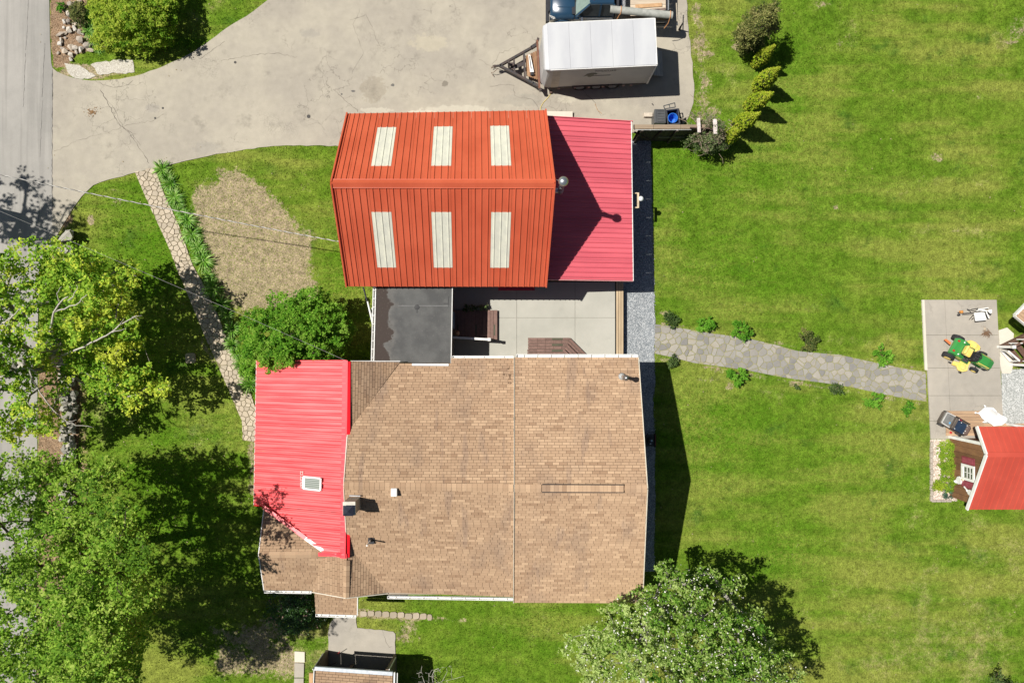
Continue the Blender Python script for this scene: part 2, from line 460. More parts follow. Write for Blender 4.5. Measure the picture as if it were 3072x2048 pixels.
LUSH = paint([
    (ell(470, 780, 150, 260), 120, .8), (ell(640, 130, 220, 60), 60, .7), (ell(2300, 560, 350, 200), 260, .6), (ell(2150, 1300, 240, 140), 160, .85), (ell(2330, 1660, 120, 90), 100, .9), (ell(500, 1500, 260, 300), 200, .8), (ell(2060, 480, 90, 60), 60, .9), (ell(2450, 1400, 300, 160), 240, .5),
    (ell(1600, 1900, 200, 120), 100, .5), (ell(1020, 800, 90, 200), 80, .7), (ell(2380, 300, 90, 300), 100, .6), (ell(2200, 800, 260, 160), 160, .7)])
HZ = .012 * np.sin(XX * .9) * np.sin(YY * .7 + 1) - .012
HZ += NR.uniform(-.006, .006, XX.shape)
HARD = np.full(PX.shape, 1e9)
for pl in (DRIVE, ROAD, WALKL, SLATE, PATIO, GRAV, PAD, GRAVR, BED, LAND):
    HARD = np.minimum(HARD, np_sdf(PX, PY, pl))
HZ = np.where(HARD < -7, -.03, HZ)
nx, ny = len(gx), len(gy)
V = np.stack([XX.ravel(), YY.ravel(), HZ.ravel()], 1)
ii, jj = np.meshgrid(np.arange(nx - 1), np.arange(ny - 1)); a = (jj * nx + ii).ravel()
Fq = np.stack([a, a + 1, a + nx + 1, a + nx], 1)
lawn = np_mesh('lawn', V, Fq, MAT_LAWN, attrs={'dirt': DIRT.ravel(), 'dry': DRY.ravel(), 'mulch': MULCH.ravel(), 'lush': LUSH.ravel()}, smooth=True)
tag(lawn, kind='structure')
m = MB(); S = 400
for x0, x1, y0, y1 in ((-S, GX0, -S, S), (GX1, S, -S, S), (GX0, GX1, -S, GY0), (GX0, GX1, GY1, S)):
    m.poly([(x0, y0, -.02), (x1, y0, -.02), (x1, y1, -.02), (x0, y1, -.02)])
tag(m.build('ground', MAT_LAWN), kind='structure')

# ---- grass blades (uncountable)
def lookup(M, x, y):
    i = np.clip(((x - GX0) / GS).round().astype(int), 0, nx - 1); j = np.clip(((y - GY0) / GS).round().astype(int), 0, ny - 1)
    return M[j, i]
N = 230000
bx = NR.uniform(-25.5, 25.5, N); by = NR.uniform(-17.5, 17.5, N)
hd = lookup(HARD, bx, by); di = lookup(DIRT, bx, by); mu = lookup(MULCH, bx, by)
keep = (hd > -2.2) & (di + NR.uniform(-.45, .35, N) < .60) & (mu + NR.uniform(-.2, .2, N) < .5)
bx, by = bx[keep], by[keep]; N = len(bx)
bz = lookup(HZ, bx, by) - .005
bz = np.where(bz < -.028, -.012, bz)
hgt = NR.uniform(.02, .065, N) * (1 + .5 * lookup(LUSH, bx, by)); ang = NR.uniform(0, 2 * np.pi, N); lean = NR.uniform(.02, .06, N); w = NR.uniform(.012, .03, N)
ca, sa = np.cos(ang), np.sin(ang)
v0 = np.stack([bx - sa * w, by + ca * w, bz], 1); v1 = np.stack([bx + sa * w, by - ca * w, bz], 1)
v2 = np.stack([bx + ca * lean, by + sa * lean, bz + hgt], 1)
V = np.empty((N * 3, 3)); V[0::3] = v0; V[1::3] = v1; V[2::3] = v2
Fq = np.arange(N * 3).reshape(N, 3)
tn = np.repeat(NR.uniform(0, 1, N), 3)
at = {k: np.repeat(lookup(Mm, bx, by), 3) for k, Mm in (('dirt', DIRT * .6), ('dry', DRY), ('mulch', MULCH * .3), ('lush', LUSH))}
g = np_mesh('grass', V, Fq, MAT_BLADE, tone=tn, attrs=at)
tag(g, 'short mown lawn grass around the house and barn', 'grass', kind='stuff')

# ---- asphalt / concrete materials
def pave_mat(name, col, col2, var=.1, crack=0.0, stain=0.0, speck=.1, crscale=1.2, streak=0.0, spots=()):
    t = NT(name)
    A = t.noise(.35, 4, .6); B = t.noise(3, 4); C = t.noise(60, 2, .7); D = t.noise(220, 1)
    c = t.mix(t.ss(A, .35, .65), col, col2)
    if streak:
        sN = t.noise(1.0, 3, vec=t.mapv((3.2, .12, 1)))
        c = t.mix(t.math('MULTIPLY', t.ss(sN, .45, .62), streak), c, tuple(x * .7 for x in col))
    if stain:
        st = t.ss(t.noise(.9, 5, .65, vec=t.mapv(loc=(5, 9, 0))), .56, .75)
        c = t.mix(t.math('MULTIPLY', st, stain), c, tuple(x * .62 for x in col))
    for (sx_, sy_, rx_, ry_, sc_, sf_) in spots:
        q = P(sx_, sy_); d_ = t.n.new('ShaderNodeVectorMath'); d_.operation = 'SUBTRACT'; t.link(t.pos(), d_.inputs[0]); d_.inputs[1].default_value = (q.x, q.y, 0)
        d2 = t.n.new('ShaderNodeVectorMath'); d2.operation = 'MULTIPLY'; t.link(d_.outputs[0], d2.inputs[0]); d2.inputs[1].default_value = (64 / rx_, 64 / ry_, 0)
        d3 = t.n.new('ShaderNodeVectorMath'); d3.operation = 'LENGTH'; t.link(d2.outputs[0], d3.inputs[0])
        dd = t.math('ADD', d3.outputs['Value'], t.math('MULTIPLY', t.math('SUBTRACT', t.noise(4.5, 4, .65), .5), 2.2))
        c = t.mix(t.ss(dd, .75, 1.1, sf_, 0), c, sc_)
    if crack:
        wv = t.n.new('ShaderNodeVectorMath'); wv.operation = 'ADD'
        t.link(t.pos(), wv.inputs[0]); t.link(t.noise(1.6, 4, .6, col=True), wv.inputs[1])
        e = t.voro(crscale, 'DISTANCE_TO_EDGE', vec=wv.outputs[0])
        e2 = t.voro(crscale * 4.5, 'DISTANCE_TO_EDGE', vec=wv.outputs[0])
        mk = t.ss(t.noise(.28, 2, vec=t.mapv(loc=(3, 1, 0))), .52, .60)
        mk2 = t.ss(t.noise(.4, 3, vec=t.mapv(loc=(13, 4, 0))), .56, .66)
        l1 = t.math('MULTIPLY', t.ss(e, .0, .022, 1, 0), mk); l2 = t.math('MULTIPLY', t.ss(e2, .0, .05, 1, 0), mk2)
        cf = t.math('MULTIPLY', t.math('MAXIMUM', l1, t.math('MULTIPLY', l2, .8)), crack)
        c = t.mix(cf, c, tuple(x * .45 for x in col))
    k = t.math('MULTIPLY_ADD', B, var * 2, 1 - var)
    k = t.math('MULTIPLY', k, t.math('MULTIPLY_ADD', C, speck * 2, 1 - speck))
    k = t.math('MULTIPLY', k, t.math('MULTIPLY_ADD', D, speck * 2, 1 - speck))
    c = t.mul(c, k)
    t.bump(C, .25, .006)
    return t.fin(c, .9, .2)
M_DRIVE = pave_mat('weathered_asphalt', (.345, .31, .255), (.41, .37, .295), .14, .7, .7, .2, spots=((1125, 332, 50, 9, (.54, .50, .40), .55), (1370, 330, 110, 14, (.54, .50, .40), .6), (1262, 336, 40, 6, (.60, .56, .45), .6), (1120, 268, 40, 40, (.27, .23, .17), .45), (1335, 252, 10, 10, (.16, .14, .11), .7), (1290, 130, 60, 26, (.46, .41, .30), .5), (1178, 256, 5, 5, (.08, .08, .08), .8), (1060, 274, 7, 4, (.08, .08, .08), .8), (1026, 283, 3, 3, (.07, .07, .07), .9), (930, 100, 30, 14, (.27, .25, .22), .4), (456, 326, 20, 14, (.25, .23, .21), .4), (620, 445, 40, 20, (.28, .26, .23), .35), (1560, 300, 60, 20, (.28, .26, .22), .4), (1900, 300, 60, 20, (.30, .27, .23), .35), (1700, 300, 26, 12, (.50, .46, .36), .5)))
M_ROAD = pave_mat('road_asphalt', (.30, .285, .26), (.35, .33, .30), .07, .0, .15, .16, streak=.35)
M_CONC = pave_mat('patio_concrete', (.385, .375, .325), (.435, .42, .365), .06, 0, .2, .06)
M_PAD = pave_mat('old_concrete', (.345, .315, .27), (.41, .37, .31), .12, .25, .45, .16, .6)
M_PADL = pave_mat('pale_concrete', (.60, .55, .46), (.64, .59, .49), .08, 0, .2, .1)

def gravel_mat(name, c1, c2, c3, scale=38):
    t = NT(name)
    v = t.n.new('ShaderNodeTexVoronoi'); t.link(t.pos(), v.inputs['Vector']); v.inputs['Scale'].default_value = scale
    sp = t.n.new('ShaderNodeSeparateColor'); t.link(v.outputs['Color'], sp.inputs[0])
    c = t.mix(t.ss(sp.outputs[0], .2, .8), c1, c2); c = t.mix(t.ss(sp.outputs[1], .72, .8), c, c3)
    c = t.mul(c, t.math('MULTIPLY_ADD', t.noise(1.3, 4), .35, .82))
    h = t.ss(v.outputs['Distance'], 0, .6, 1, 0); t.bump(h, .9, .015)
    return t.fin(c, .8, .3)
M_GRAV = gravel_mat('blue_gravel', (.17, .19, .205), (.30, .32, .335), (.52, .53, .53))
M_GRAVR = gravel_mat('grey_gravel', (.30, .31, .295), (.46, .47, .445), (.62, .62, .6), 30)
M_BED = gravel_mat('pink_gravel', (.42, .33, .26), (.62, .50, .42), (.78, .70, .62), 26)
def loose_gravel(name, poly, z, mat, n, s0, s1, label):
    """small loose stones lying on the gravel, one uncountable mesh"""
    xs = [p[0] for p in poly]; ys = [p[1] for p in poly]
    x = NR.uniform(min(xs), max(xs), n); y = NR.uniform(min(ys), max(ys), n)
    k = np_sdf(x, y, poly) < 3; x, y = x[k], y[k]; n = len(x)
    X = (x - 1536) / 64; Y = (1024 - y) / 64
    s = NR.uniform(s0, s1, n); a = NR.uniform(0, 6.28, n)
    base = np.array([(1, 0, 0), (0, .8, 0), (-1, 0, 0), (0, -.8, 0), (0, 0, .7)])
    V = np.empty((n, 5, 3))
    for i in range(5):
        bx_, by_, bz_ = base[i]
        V[:, i, 0] = X + (bx_ * np.cos(a) - by_ * np.sin(a)) * s; V[:, i, 1] = Y + (bx_ * np.sin(a) + by_ * np.cos(a)) * s; V[:, i, 2] = z + bz_ * s
    f = np.array([(0, 1, 4), (1, 2, 4), (2, 3, 4), (3, 0, 4)])
    F = (np.arange(n)[:, None, None] * 5 + f[None]).reshape(-1, 3)
    o = np_mesh('gravel_stones', V.reshape(-1, 3), F, mat)
    return tag(o, label, 'gravel', kind='stuff')

tag(sheet('driveway', rough_edge(G(DRIVE), .3, .03), .016, M_DRIVE), kind='structure')
tag(sheet('road', G(ROAD), .010, M_ROAD), kind='structure')
tag(sheet('gravel_strip', rough_edge(G(GRAV), .2, .03), .014, M_GRAV), kind='structure')
loose_gravel('g', GRAV, .014, M_GRAV, 9000, .012, .028, 'loose blue-grey gravel along the east side of house and lean-to')
tag(sheet('gravel_area', G(GRAVR), .012, M_GRAVR), kind='structure')
loose_gravel('g', GRAVR, .012, M_GRAVR, 6000, .012, .03, 'pale grey gravel beside the wooden stairs at the right edge')
bed = tag(sheet('planting_bed', G(BED), .02, M_BED), kind='structure')
loose_gravel('g', BED, .02, M_BED, 3500, .015, .035, 'pinkish gravel under the bushes of the red playhouse')
M_EDGE = simple('edging_stone', (.42, .36, .30), .85, .2, 9)
for i in range(11):
    y = 1324 + i * 16.2
    m = MB(); c = P(2793 + rnd.uniform(-1, 1), y + 8); m.box((c.x, c.y, .05), (.12, .235, .1), 0, bev=.02); m.build('edging_stone', M_EDGE, bed)
for i in range(4):
    m = MB(); c = P(2800 + i * 15, 1501); m.box((c.x, c.y, .05), (.22, .11, .1), 0, bev=.02); m.build('edging_stone', M_EDGE, bed)

M_PALEG = gravel_mat('pale_crushed_stone', (.44, .40, .33), (.56, .52, .44), (.66, .62, .54), 45)
for i, pg in enumerate(([(272, 195), (300, 187), (350, 181), (398, 181), (402, 198), (404, 217), (370, 221), (335, 219), (300, 226), (288, 214), (284, 204)], [(193, 190), (232, 195), (262, 211), (288, 228), (262, 237), (225, 235), (203, 218)])):
    tag(sheet('gravel_patch', rough_edge(G(pg), .12, .04), .008 + .002 * i, M_PALEG), kind='structure')
# driveway: road seam, long cracks, iron covers, leaf stain
M_CRACK = simple('crack_fill', (.16, .14, .115), .95, .2, 12)
M_CRACKR = simple('tar_seam', (.15, .14, .13), .9, .2, 12)
drive_o = bpy.data.objects['driveway']; road_o = bpy.data.objects['road']
def crack(pts, w, z, mat, parent, jit=.04, name='crack'):
    path = []
    for i in range(len(pts) - 1):
        a = P(*pts[i]); b = P(*pts[i + 1]); n = max(1, int((b - a).length / .12))
        for k in range(n):
            p = a.lerp(b, k / n); path.append((p.x + rnd.uniform(-jit, jit), p.y + rnd.uniform(-jit, jit)))
    m = MB(); vs = []; fs = []
    for i, (x, y) in enumerate(path):
        x2, y2 = path[min(i + 1, len(path) - 1)]; x1, y1 = path[max(i - 1, 0)]
        dx, dy = x2 - x1, y2 - y1; L = math.hypot(dx, dy) or 1; ww = w * rnd.uniform(.3, 1.3)
        vs += [(x - dy / L * ww, y + dx / L * ww, z), (x + dy / L * ww, y - dx / L * ww, z)]
        if i: fs.append((2 * i - 2, 2 * i - 1, 2 * i + 1, 2 * i))
    m.add(vs, fs); return m.build(name, mat, parent)
crack([(300, 268), (330, 320), (355, 370), (385, 395), (410, 430), (435, 465), (452, 500)], .012, .0185, M_CRACK, drive_o)
crack([(308, 285), (345, 330), (368, 380), (400, 402), (428, 445)], .008, .0185, M_CRACK, drive_o)
crack([(165, 455), (240, 420), (330, 395), (380, 378), (460, 362), (500, 340)], .006, .0185, M_CRACK, drive_o)
crack([(665, 182), (740, 168), (830, 160), (900, 175)], .009, .0185, M_CRACK, drive_o)
crack([(560, 150), (600, 178), (640, 150), (680, 120)], .008, .0185, M_CRACK, drive_o)
crack([(1000, 270), (1070, 330), (1078, 345)], .010, .0185, M_CRACK, drive_o)
crack([(1050, 60), (1100, 45), (1130, 120), (1150, 150)], .006, .0185, M_CRACK, drive_o)
crack([(1470, 258), (1540, 255), (1545, 290), (1600, 300), (1620, 335)], .008, .0185, M_CRACK, drive_o)
crack([(1740, 262), (1785, 310), (1800, 345), (1830, 340)], .009, .0185, M_CRACK, drive_o)
crack([(1440, 180), (1475, 200), (1500, 160), (1555, 140)], .006, .0185, M_CRACK, drive_o)
crack([(285, 245), (330, 262), (372, 262), (405, 240)], .009, .0185, M_CRACK, drive_o)
crack([(1080, 30), (1060, 75), (1090, 160), (1050, 230)], .005, .0185, M_CRACK, drive_o)
for x0, ys, ye in ((86, 0, 160), (78, 160, 330), (135, 130, 300), (128, 300, 480), (121, 600, 700)):
    crack([(x0, ys), (x0 - 4, (ys + ye) / 2), (x0 - 8, ye)], .010, .0125, M_CRACKR, road_o, .015)
crack([(158, 210), (158, 320), (157, 450), (157, 560), (158, 640)], .02, .0185, M_CRACKR, road_o, .02, 'seam')
M_IRON = simple('dark_iron', (.07, .065, .06), .7, .2, 20)
for (x, y, r, lb) in ((489, 325, .05, 'small round dark cap set in the driveway, nearer the shrub bed'), (466, 355, .05, 'small round dark cap set in the driveway, nearer the stepping path'), (926, 350, .085, 'larger round dark valve cover in driveway by the orange barn roof'), (706, 188, .06, 'faint round cap in the cracked part of the driveway')):
    c = P(x, y); m = MB(); m.lathe((c.x, c.y, .017), [(r, 0), (r, .008), (r * .8, .012)], 14)
    tag(m.build('valve_cover', M_IRON), lb, 'valve cover', 'small round covers set in the driveway')
M_LEAF = simple('dry_leaf', (.28, .16, .07), .9, .3, 30)
m = MB(); c = P(277, 337)
for i in range(120):
    a = rnd.uniform(0, 6.28); d = abs(rnd.gauss(0, .12)); s = rnd.uniform(.015, .035)
    x = c.x + math.cos(a) * d * 1.4; y = c.y + math.sin(a) * d; b = rnd.uniform(0, 6.28)
    m.poly([(x + math.cos(b + k * 2.1) * s, y + math.sin(b + k * 2.1) * s, .022 + rnd.uniform(0, .02)) for k in range(3)])
tag(m.build('dry_leaves', M_LEAF), 'small brown scatter of dry leaves on the driveway mouth', 'leaves', kind='stuff')

# ---- stone paths: Voronoi stones, each a part
def voronoi_cells(poly, seeds, gap, clip_path=True, reach=1.4):
    out = []
    for i, s in enumerate(seeds):
        near = [q for j, q in enumerate(seeds) if j != i and abs(q[0] - s[0]) < reach and abs(q[1] - s[1]) < reach]
        c = [(s[0] - .6, s[1] - .6), (s[0] + .6, s[1] - .6), (s[0] + .6, s[1] + .6), (s[0] - .6, s[1] + .6)]
        for q in near:
            dx, dy = q[0] - s[0], q[1] - s[1]; L = math.hypot(dx, dy)
            if L < 1e-5: continue
            nn = (dx / L, dy / L); mid = ((s[0] + q[0]) / 2 - nn[0] * gap / 2, (s[1] + q[1]) / 2 - nn[1] * gap / 2)
            c = clip_half(c, mid, nn)
            if len(c) < 3: break
        if len(c) >= 3 and abs(area2(c)) > .004: out.append(c)
    return out
def clip_to_convex(c, quad):
    if area2(quad) < 0: quad = quad[::-1]
    for i in range(len(quad)):
        a = quad[i]; b = quad[(i + 1) % len(quad)]
        n = (b[1] - a[1], -(b[0] - a[0])); c = clip_half(c, a, n)
        if len(c) < 3: return []
    return c
def corner_cut(c, f=.16):
    out = []; n = len(c)
    for i in range(n):
        a = Vector(c[i - 1]); b = Vector(c[i]); d = Vector(c[(i + 1) % n])
        out.append(tuple(b.lerp(a, f))); out.append(tuple(b.lerp(d, f)))
    return out
def stone_prism(c, z0, z1, inset=.93, r=rnd):
    n = len(c); cx = sum(p[0] for p in c) / n; cy = sum(p[1] for p in c) / n
    if area2(c) < 0: c = c[::-1]
    tz = [z1 + r.uniform(-.004, .004) for _ in c]
    vs = [(x, y, z0) for x, y in c] + [(x, y, z1 - .008) for x, y in c] + [(cx + (x - cx) * inset, cy + (y - cy) * inset, tz[i]) for i, (x, y) in enumerate(c)]
    fs = []
    for k in (0, n):
        fs += [(k + i, k + (i + 1) % n, k + n + (i + 1) % n, k + n + i) for i in range(n)]
    fs.append(tuple(range(2 * n, 3 * n)))
    return vs, fs

def stone_mat(name, cols, joint_moss=False, var=.15, patch=None):
    t = NT(name)
    r = t.attr('tone')
    c = cols[0]
    for i, q in enumerate(cols[1:]):
        c = t.mix(t.ss(r, (i + .5) / len(cols), (i + 1.2) / len(cols)), c, q)
    c = t.mul(c, t.math('MULTIPLY_ADD', t.noise(9, 4), var * 2, 1 - var))
    c = t.mul(c, t.math('MULTIPLY_ADD', t.noise(70, 2), .24, .88))
    if patch: c = t.mix(t.math('MULTIPLY', t.ss(t.noise(2.2, 4), .55, .7), .5), c, patch)
    t.bump(t.noise(40, 3), .35, .01)
    return t.fin(c, .85, .25)
M_FLAG = stone_mat('tan_flagstone', [(.46, .385, .285), (.51, .43, .325), (.41, .345, .26)], var=.1)
M_FLAGJ = simple('dark_joint', (.22, .17, .11), .95, .3, 10, (.16, .15, .07))
M_SLATE = stone_mat('grey_slate', [(.265, .25, .222), (.32, .30, .265), (.22, .21, .195), (.35, .32, .27)], patch=(.33, .285, .20))
M_SLATEJ = simple('sandy_joint', (.32, .275, .185), .95, .25, 14, (.25, .26, .11))
def jitter_seeds(poly, sp, j, r):
    xs = [p[0] for p in poly]; ys = [p[1] for p in poly]; out = []
    y = min(ys) - sp; row = 0
    while y < max(ys) + sp:
        x = min(xs) - sp + (sp / 2 if row % 2 else 0)
        while x < max(xs) + sp:
            out.append((x + r.uniform(-j, j), y + r.uniform(-j, j))); x += sp
        y += sp * .88; row += 1
    return out
def stone_path(name, px_poly, nstrip, spacing, jit, gap, zt, mstone, mjoint, seed, cut):
    r = random.Random(seed); poly = G(px_poly)
    base = tag(sheet(name, poly, zt - .025, mjoint), kind='structure')
    seeds = jitter_seeds(poly, spacing, jit, r)
    seeds = [s for s in seeds if inpoly(s[0], s[1], poly) or min((s[0] - p[0]) ** 2 + (s[1] - p[1]) ** 2 for p in poly) < .6]
    cells = voronoi_cells(poly, seeds, gap)
    n = len(poly) // 2
    cnt = 0; extra = MB()
    for c in cells:
        pieces = []
        # strip quads of the path
        for k in range(nstrip):
            q = [poly[k], poly[k + 1], poly[len(poly) - 2 - k], poly[len(poly) - 1 - k]]
            d = clip_to_convex(c, q)
            if len(d) >= 3 and abs(area2(d)) > .0005: pieces.append(d)
        if not pieces: continue
        tot = sum(abs(area2(d)) for d in pieces)
        if tot < .012: continue
        pts = [p for d in pieces for p in d]
        # convex hull of pieces
        pts = sorted(set((round(x, 4), round(y, 4)) for x, y in pts))
        def half(ps):
            h = []
            for p in ps:
                while len(h) >= 2 and (h[-1][0] - h[-2][0]) * (p[1] - h[-2][1]) - (h[-1][1] - h[-2][1]) * (p[0] - h[-2][0]) <= 0: h.pop()
                h.append(p)
            return h
        hull = half(pts)[:-1] + half(pts[::-1])[:-1]
        if len(hull) < 3: continue
        hull = corner_cut(hull, cut) if len(hull) < 9 else hull
        vs, fs = stone_prism(hull, zt - .04, zt + r.uniform(-.004, .006), .95, r)
        if cnt < 300:
            m = MB(); m.add(vs, fs, r.random()); m.build('stone', mstone, base)
        else:
            extra.add(vs, fs, r.random())
        cnt += 1
    if extra.v: tag(extra.build('stone', mstone, base), kind='stuff')
    return base
stone_path('flagstone_path', WALKL, 10, .25, .095, .021, .03, M_FLAG, M_FLAGJ, 3, .12)
stone_path('slate_path', SLATE, 12, .325, .135, .03, .03, M_SLATE, M_SLATEJ, 5, .14)

# ---- patio slabs
patio = thing('patio', None, None, P(1600, 960)); tag(patio, kind='structure')
xs = [1340, 1550.5, 1725.5, 1846]; ys = [845, 953, 1110]
for i in range(3):
    for j in range(2):
        a = P(xs[i], ys[j], PATIOZ); b = P(xs[i + 1], ys[j + 1], PATIOZ)
        m = MB(); m.box(((a.x + b.x) / 2, (a.y + b.y) / 2, PATIOZ / 2 - .05), (abs(b.x - a.x) - .012, abs(b.y - a.y) - .012, PATIOZ + .1), bev=.008)
        m.build('concrete_slab', M_CONC, patio)
m = MB(); a = P(1340, 845, PATIOZ); b = P(1846, 1110, PATIOZ)
m.box(((a.x + b.x) / 2, (a.y + b.y) / 2, .15), (b.x - a.x - .02, a.y - b.y - .02, .46)); m.build('joint', simple('joint_dark', (.32, .30, .25), .9), patio)
# ---- pad on the right
pad = thing('concrete_pad', None, None, P(2880, 1100)); tag(pad, kind='structure')
def quadslab(name, pts, z, mat, parent, th=.12, gap=.006):
    q = G(pts); cx = sum(p[0] for p in q) / len(q); cy = sum(p[1] for p in q) / len(q)
    q = [(x + (gap if x < cx else -gap), y + (gap if y < cy else -gap)) for x, y in q]
    if area2(q) < 0: q = q[::-1]
    m = MB(); n = len(q); vs = [(x, y, z - th) for x, y in q] + [(x, y, z) for x, y in q]
    m.add(vs, [tuple(range(n, 2 * n)), tuple(range(n - 1, -1, -1))] + [(i, (i + 1) % n, n + (i + 1) % n, n + i) for i in range(n)], rnd.random())
    return m.build(name, mat, parent)
L = lambda y: 2769 + (y - 899) * .052
R = lambda y: 2988 + (y - 899) * .054
Mx = lambda y: 2837 + (y - 1000) * .05
rows = [899, 1005, 1103, 1186, 1262]
for i in range(4):
    y0, y1 = rows[i], rows[i + 1]
    quadslab('concrete_slab', [(L(y0), y0), (Mx(y0), y0), (Mx(y1), y1), (L(y1), y1)], .05, M_PAD, pad)
    quadslab('concrete_slab', [(Mx(y0), y0), (R(y0), y0), (R(y1), y1), (Mx(y1), y1)], .05 + .003 * (i % 2), M_PAD, pad)
quadslab('concrete_slab', [(L(1262), 1262), (R(1262), 1262), (3010, 1420), (2868, 1420), (2866, 1316), (2790, 1316)], .05, M_PAD, pad)
quadslab('pale_edge', [(2764, 899), (2771, 899), (2781, 1110), (2774, 1110)], .055, M_PADL, pad)
quadslab('pale_slab', [(2994, 990), (3020, 982), (3040, 1000), (3030, 1118), (3004, 1120), (2998, 1060)], .045, M_PADL, pad)
quadslab('pale_slab', [(2992, 1070), (3046, 1070), (3030, 1120), (3004, 1120)], .052, M_PADL, pad)
# ---- landing near the small shed, stepping stones, broken strip
land = tag(sheet('landing', rough_edge(G(LAND), .2, .025), .02, M_PAD), kind='structure')
crack([(1150, 1890), (1158, 1925), (1170, 1942), (1186, 1935)], .007, .0225, M_CRACK, land)
SX = [1080, 1102, 1124, 1146, 1169, 1192, 1214, 1238, 1259, 1281, 1297]
M_STEP = stone_mat('tan_stepstone', [(.36, .30, .22), (.42, .35, .26), (.32, .27, .20)])
edging = thing('stepping_stones', 'row of ten flat tan stepping stones in the grass south of the house', 'stepping stones', P(1190, 1838))
for i in range(10):
    y = 1830 + (i if i < 4 else i * .9) + (2 if i > 3 else 0) + rnd.uniform(-1.5, 1.5)
    q = G([(SX[i] + 1, y), (SX[i + 1] - 1, y + rnd.uniform(-2, 2)), (SX[i + 1] - 1, y + 17), (SX[i] + 1, y + 17 + rnd.uniform(-2, 2))])
    q = corner_cut(q, .2); vs, fs = stone_prism(q, -.02, .035, .96)
    m = MB(); m.add(vs, fs, rnd.random()); m.build('stone', M_STEP, edging)
strip = thing('concrete_strip', 'short strip of weathered concrete slabs in the shaded grass left of the shed', 'concrete strip', P(899, 2000))
quadslab('slab', [(884, 1951), (915, 1953), (915, 1985), (884, 1984)], .045, M_PADL, strip)
quadslab('slab', [(884, 1986), (913, 1987), (912, 2030), (883, 2030)], .04, M_PAD, strip)
quadslab('slab', [(883, 2032), (912, 2032), (910, 2090), (882, 2090)], .04, M_PAD, strip)
q = corner_cut(G([(556, 1060), (586, 1058), (588, 1088), (558, 1090)]), .15); vs, fs = stone_prism(q, -.02, .05, .95)
m = MB(); m.add(vs, fs, .4); tag(m.build('flat_stone', M_STEP), 'single square flat stone in the lawn left of the flagstone path', 'stone')
# ================================================================= BUILDINGS
M_ORANGE = simple('orange_red_roof', (.57, .112, .052), .45, .09, .8, (.50, .090, .040), .4, stretch=(1, .5, 1))
M_ORANGE2 = simple('shed_red_roof', (.52, .085, .055), .45, .06, .7, (.46, .07, .045), .3)
M_PINK = simple('rose_red_roof', (.68, .135, .165), .45, .06, .6, (.57, .105, .135), .35, stretch=(.4, 2, 1))
M_RED = simple('bright_red_roof', (.80, .135, .14), .36, .09, 1.3, (.72, .07, .08), .55, stretch=(.22, 5.5, 1))
M_REDT = simple('red_trim', (.86, .075, .09), .33, .05, 1.2, (.80, .06, .075), .5)
M_REDD = simple('deep_red_trim', (.74, .008, .018), .35, .05, 1.2, (.70, .008, .018), .5)
M_FIBER = simple('white_fibreglass', (.66, .645, .53), .5, .05, 3, (.58, .57, .48), .4, stretch=(1.5, .6, 1))
M_WHITE = simple('white_trim', (.80, .79, .76), .55, .05, 5, (.72, .71, .67))
M_WALLR = simple('red_clapboard', (.28, .04, .03), .7, .12, 3, bump=.2)
M_WALLB = simple('tan_clapboard', (.42, .35, .27), .75, .1, 3, bump=.2)
M_WALLD = simple('dark_board', (.075, .06, .05), .8, .25, 4, (.11, .085, .065), stretch=(6, 6, .6))
M_STEEL = simple('galvanised_steel', (.55, .56, .57), .32, .08, 9, (.45, .46, .48), .5, .85)
M_DARKM = simple('dark_metal', (.035, .035, .04), .5, .2, 9)
M_GLASS = simple('dark_glass', (.05, .06, .065), .08, .1, 3, spec=.6)

def ribbed(lo, hi, t0, t1, rib_ts, mat, name, parent, rw=.035, rh=.03, th=.012, nrm=None, trap=.6):
    """sheet between curves lo(t), hi(t) (3D points) with ribs running lo->hi at positions rib_ts; t in metres"""
    mid = (t0 + t1) / 2
    a, b = Vector(lo(t0)), Vector(lo(t1)); c = Vector(hi(mid))
    n = (b - a).cross(c - a).normalized()
    if n.z < 0: n = -n
    prof = [(t0, 0.0)]
    for r in sorted(rib_ts):
        if r - rw / 2 <= t0 + .001 or r + rw / 2 >= t1 - .001: continue
        prof += [(r - rw / 2, 0), (r - rw / 2 * trap, rh), (r + rw / 2 * trap, rh), (r + rw / 2, 0)]
    prof.append((t1, 0.0))
    vs = []; k = len(prof)
    for t, h in prof: vs.append(Vector(lo(t)) + n * h)
    for t, h in prof: vs.append(Vector(hi(t)) + n * h)
    for t, h in prof: vs.append(Vector(lo(t)) - n * th)
    for t, h in prof: vs.append(Vector(hi(t)) - n * th)
    fs = []
    for i in range(k - 1):
        fs.append((i, i + 1, k + i + 1, k + i)); fs.append((2 * k + i + 1, 2 * k + i, 3 * k + i, 3 * k + i + 1))
        fs.append((2 * k + i, 2 * k + i + 1, i + 1, i)); fs.append((k + i, k + i + 1, 3 * k + i + 1, 3 * k + i))
    fs.append((2 * k, 0, k, 3 * k)); fs.append((k - 1, 3 * k - 1, 4 * k - 1, 2 * k - 1))
    # orient up
    p = [vs[j] for j in fs[0]]
    if (p[1] - p[0]).cross(p[2] - p[1]).dot(n) < 0: fs = [tuple(reversed(f)) for f in fs]
    m = MB(); m.add(vs, fs, rnd.random())
    return m.build(name, mat, parent)

